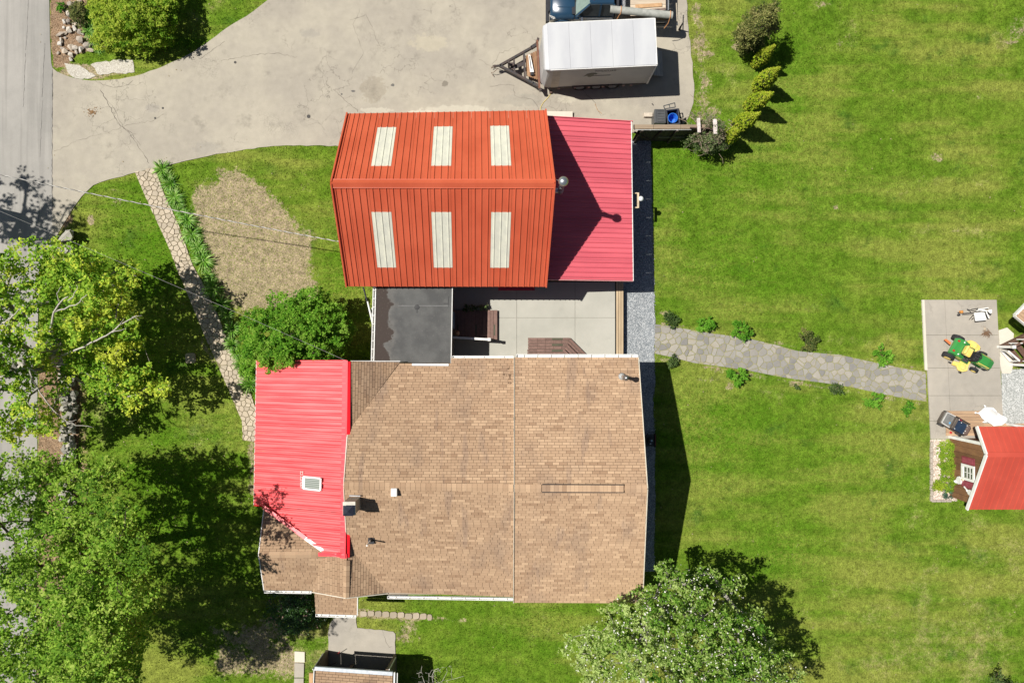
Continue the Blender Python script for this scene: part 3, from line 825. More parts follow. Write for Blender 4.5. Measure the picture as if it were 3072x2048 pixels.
# ---------------- orange barn
HE, HRG = 3.26, 6.2
UL, UR, RL, RR, LL, LR = P(1043, 341, HE), P(1636, 331, HE), P(995, 549, HRG), P(1663, 550, HRG), P(1041, 859, HE), P(1637, 860, HE)
barn = thing('barn', 'orange-red ribbed metal gable roof barn with six white roof panels', 'barn', (P(1340, 600).x, P(1340, 600).y, 0))
W = (RR - RL).length
cuts = [0, .0715, .164, .2565, .349, .4415, .534, .6265, .719, .8115, .904, 1.0]
def barn_slope(e0, e1, r0, r1, v0, v1):
    """e = eave ends, r = ridge ends ; white panel occupies fractions v0..v1 from ridge down"""
    for i in range(len(cuts) - 1):
        u0, u1 = cuts[i], cuts[i + 1]
        white = i in (2, 5, 8)
        ww = (u1 - u0) * W
        f = lambda u, v: (Vector(r0).lerp(Vector(r1), u)).lerp(Vector(e0).lerp(Vector(e1), u), v)
        segs = [(0, 1, False)] if not white else [(0, v0, False), (v0, v1, True), (v1, 1, False)]
        nrib = max(1, round(ww / .2286))
        ribs = [(j + .5) * ww / nrib for j in range(nrib)]
        g = .004
        for a_, b_, wh in segs:
            lo = lambda t, b_=b_: f(u0 + (u1 - u0) * t / ww, b_)
            hi = lambda t, a_=a_: f(u0 + (u1 - u0) * t / ww, a_)
            if wh:
                up = Vector((0, 0, .012))
                lo2 = lambda t, lo=lo: lo(t) + up
                hi2 = lambda t, hi=hi: hi(t) + up
                o = ribbed(lo2, hi2, g, ww - g, [x for x in ribs], M_FIBER, 'fibreglass_panel', barn, rw=.05, rh=.02)
            else:
                ribbed(lo, hi, g, ww - g, ribs, M_ORANGE, 'roof_panel', barn, rw=.045, rh=.028)
barn_slope(UL, UR, RL, RR, .225, .775)
barn_slope(LL, LR, RL, RR, .26, .80)
# ridge cap
m = MB()
up = Vector((0, 0, .05))
for e0, e1 in ((UL, UR), (LL, LR)):
    a = RL + up; b = RR + up; c = RR.lerp(e1, .04) + up * 1.0; d = RL.lerp(e0, .04) + up * 1.0
    m.slab([a, b, c, d], (0, 0, -.015))
m.beam(RL.lerp(LL, .043) + up * .8, RR.lerp(LR, .043) + up * .8, .03, .03); m.beam(RL.lerp(UL, .043) + up * .8, RR.lerp(UR, .043) + up * .8, .03, .03)
m.build('ridge_cap', M_ORANGE, barn)
# rake trims
for nm, e, r, sgn in (('w', UL, RL, -1), ('w', LL, RL, -1), ('e', UR, RR, 1), ('e', LR, RR, 1)):
    m = MB(); m.beam(e + Vector((sgn * .02, 0, .0)), r + Vector((sgn * .02, 0, .0)), .06, .14); m.build('rake_trim', M_ORANGE, barn)
# walls
x0, x1, y0, y1 = UL.x + .35, UR.x - .10, LL.y + .3, UL.y - .3
yr = (RL.y + RR.y) / 2
slope = (HRG - HE) / (UL.y - yr)
hw = HE + .3 * slope - .12
t_ = .14
for yw in (y0, y1):
    m = MB(); m.box(((x0 + x1) / 2, yw, hw / 2), (x1 - x0, t_, hw)); m.build('wall', M_WALLR, barn)
for x in (x0, x1):
    m = MB(); m.slab([(x - t_ / 2, y0 + t_ / 2 + .002, 0), (x - t_ / 2, y1 - t_ / 2 - .002, 0), (x - t_ / 2, y1 - t_ / 2 - .002, hw), (x - t_ / 2, yr, HRG - .14), (x - t_ / 2, y0 + t_ / 2 + .002, hw)], (t_, 0, 0)); m.build('gable_wall', M_WALLR, barn)
# awning over south door
a = P(1495, 855, 2.35); b = P(1604, 872, 2.2)
m = MB(); m.slab([(a.x, y0 - .07, 2.55), (b.x, y0 - .07, 2.55), (b.x, b.y, 2.3), (a.x, b.y, 2.3)], (0, 0, -.04)); m.build('door_awning', simple('crimson_panel', (.40, .02, .04), .5), barn)
# white door slab outside north-east corner
q = G([(1632, 337), (1717, 338), (1717, 362), (1636, 362)])
m = MB(); m.slab([(x, y, .02) for x, y in q], (0, 0, .13)); tag(m.build('door_step', M_PADL), 'pale concrete step behind the barn, showing past its north-east corner', 'step')

# stove pipe on east gable
sp = thing('stove_pipe', 'tall steel stove pipe with domed rain cap on the barn gable', 'stove pipe', P(1690, 545, 5.2))
top = P(1691, 541.5, 6.85); X0, Y0 = top.x, top.y
m = MB(); m.tube([(RR.x - .1, Y0, 5.15), (X0, Y0, 5.15)], .10, 12); m.tube([(X0, Y0, 4.95), (X0, Y0, 5.3)], .12, 12); m.build('elbow', M_STEEL, sp, smooth=False)
m = MB(); m.tube([(X0, Y0, 5.3), (X0, Y0, 6.6)], .10, 14)
for z in (5.5, 5.9, 6.3): m.tube([(X0, Y0, z), (X0, Y0, z + .03)], .108, 14)
m.build('pipe', M_STEEL, sp)
m = MB(); m.lathe((X0, Y0, 6.62), [(.12, 0), (.185, .06), (.19, .09), (.175, .13), (.13, .19), (.07, .22), (.02, .23)], 20); m.build('rain_cap', M_STEEL, sp, smooth=True)
m = MB(); m.tube([(RR.x - .1, Y0 + .35, 5.9), (X0 - .05, Y0 + .1, 6.2)], .015, 6); m.build('brace', M_STEEL, sp)

# ---------------- rose lean-to
lean = thing('lean_to', 'lean-to with rose-red ribbed metal roof on the east side of the barn', 'lean-to', (P(1780, 600).x, P(1780, 600).y, 0))
A = P(1892, 366, 2.25); B = P(1898, 841, 2.25); zi = 2.95
Cx = x1 + .08
yN, yS = A.y, B.y
Dm = lambda y: (Cx, y, zi)
Wl = yN - yS; npan = 8
for i in range(npan):
    t0, t1 = i * Wl / npan + .004, (i + 1) * Wl / npan - .004
    lo = lambda t: (A.x + (B.x - A.x) * t / Wl, yN - t, 2.25)
    hi = lambda t: (Cx, yN - t, zi)
    step = Wl / npan / 4
    ribs = [i * Wl / npan + (j + .5) * step for j in range(4)]
    ribbed(lo, hi, t0, t1, ribs, M_PINK, 'roof_panel', lean, rw=.07, rh=.042, trap=.3)
m = MB(); m.beam((A.x + .025, yN + .02, 2.2), (B.x + .025, yS - .02, 2.2), .03, .14); m.build('east_fascia', M_WHITE, lean)
m = MB(); m.beam((Cx, yS - .03, zi - .05), (B.x, yS - .03, 2.2), .03, .15); m.build('south_fascia', simple('pink_trim', (.72, .3, .3), .5), lean)
m = MB(); m.beam((Cx, yN + .03, zi - .05), (B.x, yN + .03, 2.2), .03, .15); m.build('north_fascia', M_PINK, lean)
m = MB(); m.box((A.x - .22, (yN + yS) / 2, 1.05), (.12, Wl - .5, 2.1)); m.box(((Cx + A.x) / 2, yN - .25, 1.05), (A.x - Cx - .6, .12, 2.1)); m.box(((Cx + A.x) / 2, yS + .25, 1.05), (A.x - Cx - .6, .12, 2.1)); m.build('wall', M_WALLR, lean)
# lamp bracket box
lb = thing('lamp_bracket', 'pale timber frame bracket with a round white cap lamp on the lean-to wall', 'outdoor lamp', P(1905, 600, 0))
a0 = P(1897, 580, 1.95); a1 = P(1914, 623, 1.95)
MWD = simple('pale_timber', (.62, .49, .33), .7, .12, 6)
m = MB(); xw = A.x - .15
m.beam((xw, a0.y, 1.95), (a1.x, a0.y, 1.95), .05, .09); m.beam((xw, a1.y, 1.95), (a1.x, a1.y, 1.95), .05, .09); m.beam((a1.x, a0.y + .02, 1.95), (a1.x, a1.y - .02, 1.95), .075, .10)
m.build('frame', MWD, lb)
c = P(1924, 595, 2.05)
m = MB(); m.lathe((c.x, c.y, 1.93), [(.05, -.1), (.05, 0), (.11, .01), (.115, .05), (.09, .10), (.045, .13), (.01, .14)], 18); m.build('cap', simple('white_cap', (.78, .79, .80), .3), lb, smooth=True)
m = MB(); m.tube([(a1.x, (a0.y + a1.y) / 2 + .05, 1.9), (c.x, c.y, 1.85)], .018, 6); m.build('arm', M_STEEL, lb)

# ---------------- flat connector roof
conn = thing('flat_roof_link', 'flat grey membrane roof connecting barn and house with a wet dark stain', 'flat roof', P(1240, 970))
FZ = 2.85
c0, c1, c2, c3 = P(1130, 858, FZ), P(1356, 858, FZ), P(1352, 1089, FZ), P(1124, 1085, FZ)
t = NT('grey_membrane')
n1 = t.noise(1.2, 4, .6); n2 = t.noise(50, 2)
c = t.mix(t.ss(n1, .35, .7), (.068, .068, .066), (.105, .105, .10))
sx = t.n.new('ShaderNodeSeparateXYZ'); t.link(t.pos(), sx.inputs[0])
edge = t.math('ADD', sx.outputs[0], t.math('MULTIPLY', t.math('SUBTRACT', t.noise(1.4, 7, .62), .5), 1.6))
wet = t.ss(edge, c3.x + .60, c3.x + .68, 1, 0); halo = t.ss(edge, c3.x + .60, c3.x + 1.05, 1, 0)
c = t.mix(t.math('MULTIPLY', halo, .35), c, (.2, .185, .165)); c = t.mix(wet, c, (.045, .032, .026))
fl = t.ss(t.noise(26, 2), .69, .73); c = t.mix(t.math('MULTIPLY', fl, .55), c, (.4, .36, .3))
c = t.mul(c, t.math('MULTIPLY_ADD', n2, .3, .85)); t.bump(n2, .2, .004)
M_MEM = t.fin(c, .75, .3)
m = MB(); m.slab([c0, c1, c2, c3], (0, 0, -.08)); m.build('membrane', M_MEM, conn)
# seams in the membrane
M_SEAM = simple('seam_dark', (.06, .06, .06), .7)
yy = (c0.y * .56 + c3.y * .44)
yy = P(1200, 917, FZ).y
m = MB(); m.box(((c0.x + c1.x) / 2 + .4, yy, FZ + .004), (2.2, .035, .006)); m.build('seam', simple('seam_grey', (.17, .17, .165), .8), conn)
m = MB(); cx = P(1251, 921, FZ); m.lathe((cx.x, cx.y, FZ), [(.12, 0), (.10, .012), (.03, .02)], 9); m.box((cx.x, cx.y - .15, FZ + .005), (.04, .2, .008)); m.build('drain_patch', M_SEAM, conn)
for px in (1345,):
    m = MB(); q = P(px, 905, FZ); m.box((q.x, q.y, FZ + .005), (.03, .45, .008)); m.box((q.x - .1, q.y - .08, FZ + .0075), (.2, .05, .006)); m.build('seam', M_SEAM, conn)
m = MB(); m.beam(c1 + Vector((.02, 0, -.02)), c2 + Vector((.02, 0, -.02)), .03, .13); m.build('edge_trim', M_WHITE, conn)
m = MB(); m.box(((c0.x + c1.x) / 2 + .1, (c0.y + c3.y) / 2, FZ / 2 - .1), (2.75, 2.9, FZ - .2)); m.build('wall', M_WALLB, conn)
# gutter west edge with straps
def gutter(name, a, b, parent, nst, w=.12, side=(0, 1)):
    """open white gutter from a to b with strap sub-parts"""
    a = Vector(a); b = Vector(b); d = (b - a).normalized(); s = Vector((-d.y, d.x, 0)); s.normalize()
    if s.x * side[0] + s.y * side[1] < 0: s = -s
    up = Vector((0, 0, 1)); m = MB()
    m.beam(a + s * .012, b + s * .012, .014, .09); m.beam(a + s * w, b + s * w, .026, .10); m.beam(a + s * w / 2 - up * .055, b + s * w / 2 - up * .055, w, .012)
    for e in (a, b): m.beam(e + s * 0, e + s * w, .014, .09)
    g = m.build(name, M_WHITE, parent)
    for i in range(nst):
        p = a.lerp(b, (i + .5) / nst); m = MB(); m.beam(p + up * .04, p + s * w + up * .055, .028, .012); m.build('strap', M_WHITE, g)
    return g
gutter('gutter', c0 + Vector((-.015, 0, -.03)), c3 + Vector((-.015, 0, -.03)), conn, 9, .13, (-1, 0))
# downspout + window seen at the west side
m = MB(); p0 = P(1090, 862, 3.0); p1 = P(1103, 905, 1.6); p2 = P(1118, 960, .2)
m.tube([P(1090, 862, 1.9), P(1102, 905, 2.1)], .035, 8); m.build('downspout', M_DARKM, conn)
m = MB(); m.tube([P(1103, 905, 2.1), P(1118, 970, 2.5)], .038, 8); m.build('downspout', M_WHITE, conn)
m = MB(); a = P(1119, 925, 2.0); m.box((a.x + .02, P(1119, 948, 2.0).y, 1.7), (.10, .72, .9)); w = m.build('window', M_WHITE, conn)
m = MB(); m.box((a.x - .035, P(1119, 948, 2.0).y, 1.7), (.01, .56, .74)); m.build('pane', M_GLASS, w)

# ---------------- HOUSE with shingle roof
t = NT('tan_shingle')
tn = t.attr('tone')
c = t.mix(t.ss(tn, 0, .55), (.30, .19, .117), (.39, .26, .163)); c = t.mix(t.ss(tn, .55, 1), c, (.475, .325, .205))
c = t.mul(c, t.math('MULTIPLY_ADD', t.noise(60, 2, .7), .22, .89))
st = t.ss(t.noise(1.0, 5, .6, vec=t.mapv((.75, .28, 1))), .50, .72)
c = t.mix(t.math('MULTIPLY', st, .55), c, (.235, .165, .12))
st2 = t.ss(t.noise(1.0, 3, .5, vec=t.mapv((2.4, .35, 1), loc=(2, 8, 0))), .60, .70)
c = t.mix(t.math('MULTIPLY', st2, .40), c, (.22, .155, .12))
sx = t.n.new('ShaderNodeSeparateXYZ'); t.link(t.pos(), sx.inputs[0])
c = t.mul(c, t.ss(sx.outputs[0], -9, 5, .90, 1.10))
t.bump(t.noise(150, 2), .3, .004)
M_SHIN = t.fin(c, .9, .15)
M_UNDER = simple('shingle_underlay', (.07, .045, .03), .95, .15, 8)
house = thing('house', 'house with tan shingle roofs, a red metal roof section and white gutters', 'house', P(1480, 1440))

SH_ALL = []
def shingle_face(pts, eave, seed, thick=.05, wd=.30, ht=.115):
    """pts: 3D polygon (near planar). eave: two 3D points giving eave direction; adds tabs + underlay"""
    r = random.Random(seed)
    pts = [Vector(p) for p in pts]
    n = Vector()
    for i in range(1, len(pts) - 1): n += (pts[i] - pts[0]).cross(pts[i + 1] - pts[0])
    n.normalize()
    if n.z < 0: n = -n
    e = (Vector(eave[1]) - Vector(eave[0])).normalized(); e = (e - n * e.dot(n)).normalized()
    u = n.cross(e)
    if u.z < 0: u = -u
    o = Vector(eave[0])
    o = o + n * (sum((p - o).dot(n) for p in pts) / len(pts))
    P2 = [((p - o).dot(e), (p - o).dot(u)) for p in pts]
    if area2(P2) < 0: P2 = P2[::-1]
    m = MB(); q = [o + e * x + u * y for x, y in P2]
    m.slab(q, -n * thick); m.build('roof_deck', M_UNDER, house)
    xs = [p[0] for p in P2]; ys = [p[1] for p in P2]
    y = min(ys) - .01; row = 0
    while y < max(ys):
        off = [0, .15, .02, .17][row % 4] + r.uniform(-.015, .015)
        x = min(xs) - wd + off; run = 0; tone = r.random()
        while x < max(xs):
            w = wd * r.choice([.94, 1, 1, 1.06])
            if run <= 0: tone = min(1, max(0, r.gauss(.55, .2))); run = r.choice([1, 1, 1, 2])
            run -= 1
            g = .0065
            c = [(x + g, y + .011), (x + w - g, y + .011), (x + w - g, y + ht + .0), (x + g, y + ht + .0)]
            k = len(P2)
            for i in range(k):
                a = P2[i]; b = P2[(i + 1) % k]
                nn = (b[1] - a[1], -(b[0] - a[0]))
                L_ = math.hypot(*nn)
                if L_ < 1e-6: continue
                c = clip_half(c, a, (nn[0] / L_, nn[1] / L_))
                if len(c) < 3: break
            if len(c) >= 3 and abs(area2(c)) > .0006:
                tt = min(1, max(0, tone + r.uniform(-.12, .12)))
                full = len(c) == 4 and abs(abs(area2(c)) - (w - 2 * g) * (ht - .011)) < 1e-4
                zb = lambda yy_: .004 + .012 * max(0, 1 - (yy_ - y) / (ht + .01))
                top = [o + e * a_ + u * b_ + n * (zb(b_) + .002) for a_, b_ in c]; bot = [o + e * a_ + u * b_ - n * .001 for a_, b_ in c]
                SH_ALL.append((top, bot, tt, full))
            x += w
        y += ht; row += 1
def flush_shingles(parent, n_ind=300):
    full = [i for i, s in enumerate(SH_ALL) if s[3]]
    # those nearest the camera (highest, nearest the frame centre) show largest
    full.sort(key=lambda i: (Vector((0, 0, CAMH)) - SH_ALL[i][0][0]).length)
    ind = set(full[:n_ind]); m = MB()
    for i, (top, bot, tt, f) in enumerate(SH_ALL):
        k = len(top); vs = top + bot
        fs = [tuple(range(k))] + [((j + 1) % k, j, k + j, k + (j + 1) % k) for j in range(k)]
        if i in ind:
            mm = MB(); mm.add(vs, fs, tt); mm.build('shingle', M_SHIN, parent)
        else:
            m.add(vs, fs, tt)
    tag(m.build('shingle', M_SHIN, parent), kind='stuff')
    SH_ALL.clear()

# main east section
en0, en1 = P(1543, 1072, 3.3), P(1914, 1072, 3.3)
rg1, rg0 = P(1941, 1465, 4.88), P(1543, 1464, 4.88)
es1, es0 = P(1926, 1808, 3.3), P(1541, 1806, 3.3)
shingle_face([en0, en1, rg1, rg0], (en0, en1), 1)
shingle_face([rg0, rg1, es1, es0], (es0, es1), 2)
# middle section
def planez(p0, p1, p2, px, py):
    """point on plane p0p1p2 along camera ray of pixel"""
    n = (p1 - p0).cross(p2 - p0); C0 = Vector((0, 0, CAMH)); d = P(px, py, 0) - C0
    t_ = (p0 - C0).dot(n) / d.dot(n); return C0 + d * t_
me0, me1 = P(1543, 1074, 3.24), P(1199, 1074, 3.24)
mr1, mr0 = P(1543, 1463, 4.80), P(1031, 1456, 4.80)
pn = lambda x, y: planez(me0, me1, mr1, x, y)
ms1, ms0 = P(1541, 1789, 3.24), P(1162, 1782, 3.24)
ps = lambda x, y: planez(ms1, ms0, mr1, x, y)
vN = pn(1043, 1296); vS = ps(1040, 1632)
shingle_face([me0, mr1, mr0, vN, pn(1199, 1090), pn(1353, 1090), pn(1353, 1074)], (me0, me1), 3) if False else None
shingle_face([pn(1543, 1074), mr1, pn(1353, 1461), pn(1353, 1074)], (me0, me1), 3)
shingle_face([pn(1353, 1090), pn(1353, 1461), mr0, vN, pn(1199, 1090)], (me0, me1), 4)
shingle_face([mr0, mr1, ms1, ps(1162, 1776), vS], (ms0, ms1), 5)
# cross gable east slopes
cr0 = P(1052, 1083, 4.15); cr1 = P(1038, 1792, 4.03)
shingle_face([cr0, pn(1199, 1086), vN], (P(1199, 1086, 3.25), P(1195, 1296, 3.25)), 6)
shingle_face([vS, ps(1162, 1776), cr1], (P(1160, 1600, 3.25), P(1156, 1790, 3.25)), 7)
# west lower wing
wr0 = P(777, 1663, 3.80); wr1 = P(980, 1663, 3.80); we0 = P(793, 1768, 3.22); we1 = P(938, 1770, 3.22)
vA = P(794, 1519, 3.02); vB = P(972, 1658, 3.78)
shingle_face([wr0, wr1, P(938, 1770, 3.25), we0], (we0, we1), 8)
shingle_face([wr0, wr1, P(972, 1640, 3.72), vA], (P(794, 1519, 3.02), P(960, 1519, 3.02)), 9)
cc = P(1041, 1640, 4.03)
px_ = lambda x, y: planez(cc, P(1038, 1792, 4.03), P(980, 1663, 3.78), x, y)
shingle_face([cc, P(1038, 1792, 4.03), px_(938, 1773), px_(978, 1640)], (P(938, 1700, 3.3), P(938, 1790, 3.3)), 10)
# entry roof
nt0, nt1, nt2, nt3 = P(941, 1740, 3.12), P(1071, 1740, 3.12), P(1071, 1843, 2.72), P(947, 1839, 2.72)
shingle_face([nt0, nt1, nt2, nt3], (nt3, nt2), 11)
# ridge caps of shingles
def ridge_caps(a, b, w, seed, lift=.02, drop=.05):
    r = random.Random(seed); a = Vector(a); b = Vector(b); d = (b - a); L_ = d.length; d.normalize(); s = d.cross(Vector((0, 0, 1))).normalized()
    k = int(L_ / .2)
    for i in range(k):
        p = a + d * (i * L_ / k); q = a + d * ((i + 1) * L_ / k - .004); up = Vector((0, 0, lift)); dn = Vector((0, 0, -drop))
        tt = min(1, max(0, r.gauss(.65, .22)))
        m = MB(); z1_ = Vector((0, 0, .012))
        m.add([p - s * w + dn + z1_, p + up + z1_, p + s * w + dn + z1_, q - s * w + dn, q + up, q + s * w + dn], [(0, 1, 4, 3), (1, 2, 5, 4), (2, 1, 0), (3, 4, 5)], tt)
        m.build('ridge_shingle', M_SHIN, house)
ridge_caps(rg1, P(1874, 1465, 4.88), .15, 21, .035, .01)
ridge_caps(P(1624, 1464, 4.88), rg0, .15, 22, .035, .01)
ridge_caps(mr1 + Vector((-.05, 0, 0)), mr0, .15, 23, .035, .01)
ridge_caps(wr0, wr1, .13, 24, .03, .015)
ridge_caps(P(1040, 1680, 4.04), cr1, .13, 25, .03, .03)
# ridge vent
rv = thing('ridge_vent', None, None, P(1749, 1464, 4.9)); rv.parent = house; rv.location = P(1749, 1464, 4.9) - house.location
va, vb = P(1626, 1464, 4.94), P(1871, 1465, 4.94)
m = MB(); n_ = 20
for i in range(n_):
    p = va.lerp(vb, i / n_); q = va.lerp(vb, (i + .97) / n_)
    m.slab([(p.x, p.y - .135, 4.93), (q.x, q.y - .135, 4.93), (q.x, q.y + .135, 4.93), (p.x, p.y + .135, 4.93)], (0, 0, .03), rnd.random())
m.build('vent_cap', M_SHIN, rv)
for s in (-1, 1):
    m = MB(); m.beam(va + Vector((0, s * .155, -.0)), vb + Vector((0, s * .155, 0)), .028, .05); m.build('vent_slot', M_DARKM, rv)
# white seam rake between middle and east section, rake trims
m = MB(); m.beam(en0 + Vector((-.01, 0, .02)), rg0 + Vector((-.01, 0, .02)), .022, .08); m.beam(rg0 + Vector((-.01, 0, .02)), es0 + Vector((-.01, 0, .02)), .022, .08); m.build('rake_trim', simple('cream_trim', (.66, .60, .48), .6), house)
for a_, b_ in ((en1, rg1), (rg1, es1)):
    m = MB(); m.beam(a_ + Vector((.02, 0, -.03)), b_ + Vector((.02, 0, -.03)), .035, .12); m.build('rake_trim', simple('cream_trim', (.66, .60, .48), .6), house)
for a_, b_ in ((wr0, we0), (wr0, vA)):
    m = MB(); m.beam(a_ + Vector((-.02, 0, -.05)), b_ + Vector((-.02, 0, -.05)), .035, .12); m.build('rake_trim', M_WHITE, house)
m = MB(); m.beam(cr1 + Vector((0, -.02, -.05)), ps(1162, 1778) + Vector((0, -.02, -.05)), .035, .12); m.beam(cr1 + Vector((0, -.02, -.05)), px_(938, 1774), .035, .12); m.build('rake_trim', simple('cream_trim', (.66, .60, .48), .6), house)
m = MB(); m.beam(nt1 + Vector((.02, -.3, -.1)), nt2 + Vector((.02, 0, -.02)), .035, .12); m.build('rake_trim', M_WHITE, house)
# gutters
gutter('gutter', P(1549, 1073, 3.22), P(1912, 1073, 3.22), house, 9, .14, (0, 1))
gutter('gutter', P(1358, 1074, 3.18), P(1540, 1074, 3.18), house, 3, .09, (0, 1))
gutter('gutter', P(1163, 1786, 3.15), P(1539, 1792, 3.15), house, 9, .10, (0, -1))
gutter('gutter', P(794, 1769, 3.14), P(935, 1771, 3.14), house, 6, .10, (0, -1))
gutter('gutter', P(948, 1839, 2.66), P(1069, 1843, 2.66), house, 5, .11, (0, -1))
m = MB(); m.beam(P(1053, 1083, 4.08), P(1200, 1083, 3.25), .04, .08); m.build('rake_trim', M_WHITE, house)
m = MB(); m.beam(P(1236, 1093, 3.34), P(1346, 1094, 3.34), .09, .06); m.build('gutter_end', M_WHITE, house)
# red metal roof
rA, rB = P(771, 1083, 2.75), P(763, 1514, 2.75)
rD, rE = P(1041, 1083, 4.16), P(1034, 1672, 4.11)
ey = rD.y; ylen = rD.y - rE.y
def red_hi(t_): return rD.lerp(rE, t_ / ylen)
k1 = rA.y - rB.y
vAr = P(797, 1523, 2.98); vBr = P(962, 1650, 3.82); vCr = P(985, 1668, 3.90)
def red_lo(t_):
    y = ey - t_
    if y >= rB.y: return rA.lerp(rB, (rA.y - y) / k1)
    if y >= vBr.y:
        f = max(0, min(1, (vAr.y - y) / (vAr.y - vBr.y))); q = vAr.lerp(vBr, f)
    else: q = vBr.lerp(vCr, max(0, min(1, (vBr.y - y) / (vBr.y - vCr.y))))
    # stay on the red plane
    pl = planez(rA, rB, rD, 1536 + q.x * FPX / (CAMH - q.z), 1024 - q.y * FPX / (CAMH - q.z))
    return Vector((pl.x, y, pl.z))
npn = 11
tb = [i * (ey - rB.y) / 8 for i in range(9)] + [(ey - rB.y) + (ylen - (ey - rB.y)) * f for f in (.36, .7, 1.0)]
for i in range(len(tb) - 1):
    t0, t1 = tb[i], tb[i + 1]; kk = max(2, round((t1 - t0) / .235))
    ribs = [t0 + (j + .5) * (t1 - t0) / kk for j in range(kk)]
    e_ = .004 if i != 8 else .02
    ribbed(red_lo, red_hi, t0 + e_, t1 - .004, ribs, M_RED, 'metal_roof_panel', house, rw=.13, rh=.06, trap=.35)
# ridge flashing: broad bright band + darker vertical return, valley flashing
m = MB(); f0 = Vector((-.19, 0, -.02)); 
m.slab([rD + Vector((-.19, .02, -.025)), rD + Vector((.05, .02, .055)), rE + Vector((.05, -.02, .055)), rE + Vector((-.19, -.02, -.025))], (0, 0, .02)); m.build('ridge_flashing', M_REDT, house)
for a_, b_ in (((1047, 1084, 4.2), (1046, 1312, 4.2)), ((1046, 1573, 4.13), (1044, 1671, 4.10))):
    a_, b_ = P(*a_), P(*b_); m = MB(); m.slab([a_ + Vector((-.07, 0, 0)), a_ + Vector((.06, 0, -.03)), b_ + Vector((.06, 0, -.03)), b_ + Vector((-.07, 0, 0))], (0, 0, .02)); m.build('deep_red_flashing', M_REDD, house)
m = MB(); va_, vb_ = P(788, 1518, 3.12), P(915, 1612, 3.62)
m.beam(va_, vb_, .16, .03); m.beam(va_ + Vector((.06, .05, .02)), vb_ + Vector((.06, .05, .02)), .03, .03); m.build('valley_flashing', M_REDT, house)
m = MB(); m.beam(P(916, 1613, 3.63), P(975, 1655, 3.85), .15, .035); m.build('bare_flashing', simple('pale_metal', (.8, .62, .6), .25, .1, 8, (.8, .8, .8), .6), house)
m = MB(); m.slab([P(955, 1656, 3.93), P(1020, 1660, 4.08), P(1020, 1668, 4.07), P(955, 1667, 3.90)], (0, 0, .02)); m.build('end_flashing', M_REDT, house)
m = MB(); m.slab([P(1010, 1656, 4.12), P(1040, 1660, 4.14), P(1042, 1674, 4.12), P(1008, 1668, 4.08)], (0, 0, .02)); m.build('end_flashing', M_REDT, house)
m = MB(); m.beam(P(770, 1082, 2.72), rD + Vector((0, .03, -.03)), .03, .10); m.build('rake_trim', M_REDT, house)
m = MB(); m.beam(rA + Vector((-.02, 0, -.03)), rB + Vector((-.02, 0, -.03)), .03, .09); m.build('eave_trim', simple('pale_pink_trim', (.75, .5, .48), .5), house)
m = MB(); m.beam(P(763, 1515, 2.74), P(796, 1518, 2.95), .04, .07); m.build('eave_trim', M_REDD, house)
# little gable infill between main roof west rake and the red roof
m = MB(); g0, g1, g2 = vN + Vector((-.03, .1, -.02)), mr0 + Vector((-.03, 0, -.03)), vS + Vector((-.03, -.1, -.02))
m.slab([g0, g1, g2], (.04, 0, 0)); m.build('gable_infill', M_WHITE, house)
m = MB(); m.beam(vN, mr0, .03, .07); m.beam(mr0, vS, .03, .07); m.build('rake_trim', simple('cream_trim', (.66, .60, .48), .6), house)
# roof window in red roof
pz = lambda x, y, dz=0: planez(rA, rB, rD, x, y) + Vector((0, 0, dz))
rw_ = thing('roof_window', None, None, pz(940, 1448)); rw_.parent = house; rw_.location = pz(940, 1448) - house.location
fr = MB()
k = [(913, 1428), (964, 1433), (963, 1469), (912, 1463)]
for i in range(4):
    a_, b_ = pz(*k[i], .07), pz(*k[(i + 1) % 4], .07); fr.beam(a_, b_, .07 if i != 3 else .12, .09)
fr.build('frame', M_WHITE, rw_)
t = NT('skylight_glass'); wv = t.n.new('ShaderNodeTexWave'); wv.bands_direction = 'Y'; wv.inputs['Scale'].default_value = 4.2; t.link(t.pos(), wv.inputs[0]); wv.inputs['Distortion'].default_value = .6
M_SKYG = t.fin(t.mix(t.ss(wv.outputs['Fac'], .3, .7), (.17, .19, .165), (.36, .38, .35)), .12, .6)  # striped reflection painted into the pane colour
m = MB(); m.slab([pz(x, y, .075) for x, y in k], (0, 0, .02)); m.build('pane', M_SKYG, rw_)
M_SCR = simple('scuffed_paint', (.80, .42, .38), .5, .2, 20)
for px in (902.5, 909):
    m = MB(); m.beam(pz(px, 1412, .036), pz(px, 1464, .036), .03, .004); m.build('paint_scuff', M_SCR, house)
for i in range(7):
    m = MB(); m.beam(pz(902, 1414 + i * 8, .037), pz(911, 1415 + i * 8, .037), .03, .004); m.build('paint_scuff', M_SCR, house)
# walls
def wall_box(x0_, y0_, x1_, y1_, z):
    a_, b_ = P(x0_, y0_, z), P(x1_, y1_, z)
    m = MB(); m.box(((a_.x + b_.x) / 2, (a_.y + b_.y) / 2, z / 2), (abs(b_.x - a_.x), abs(a_.y - b_.y), z)); return m.build('wall', M_WALLB, house)
def gable_body(a_, b_, r_, z_e, z_r, inset=.3):
    m = MB()
wx0, wx1 = P(1060, 1100, 3.1).x, en1.x - .25
m = MB(); yT, yB, yR = en0.y - .3, es0.y + .3, rg0.y
m.slab([(wx0, yT, 0), (wx0, yT, 3.2), (wx0, yR, 4.62), (wx0, yB, 3.2), (wx0, yB, 0)], (wx1 - wx0, 0, 0)); m.build('wall', M_WALLB, house)
xa, xb = rA.x + .35, P(1052, 1083, 4.0).x
m = MB(); ya, yb = rA.y - .25, rB.y + .25
m.slab([(xa, ya, 0), (xb + .8, ya, 0), (xb + .8, ya, 3.3), (xb, ya, 4.0), (xa, ya, 2.72)], (0, yb - ya, 0)); m.build('wall', M_WALLB, house)
xa2 = we0.x + .3
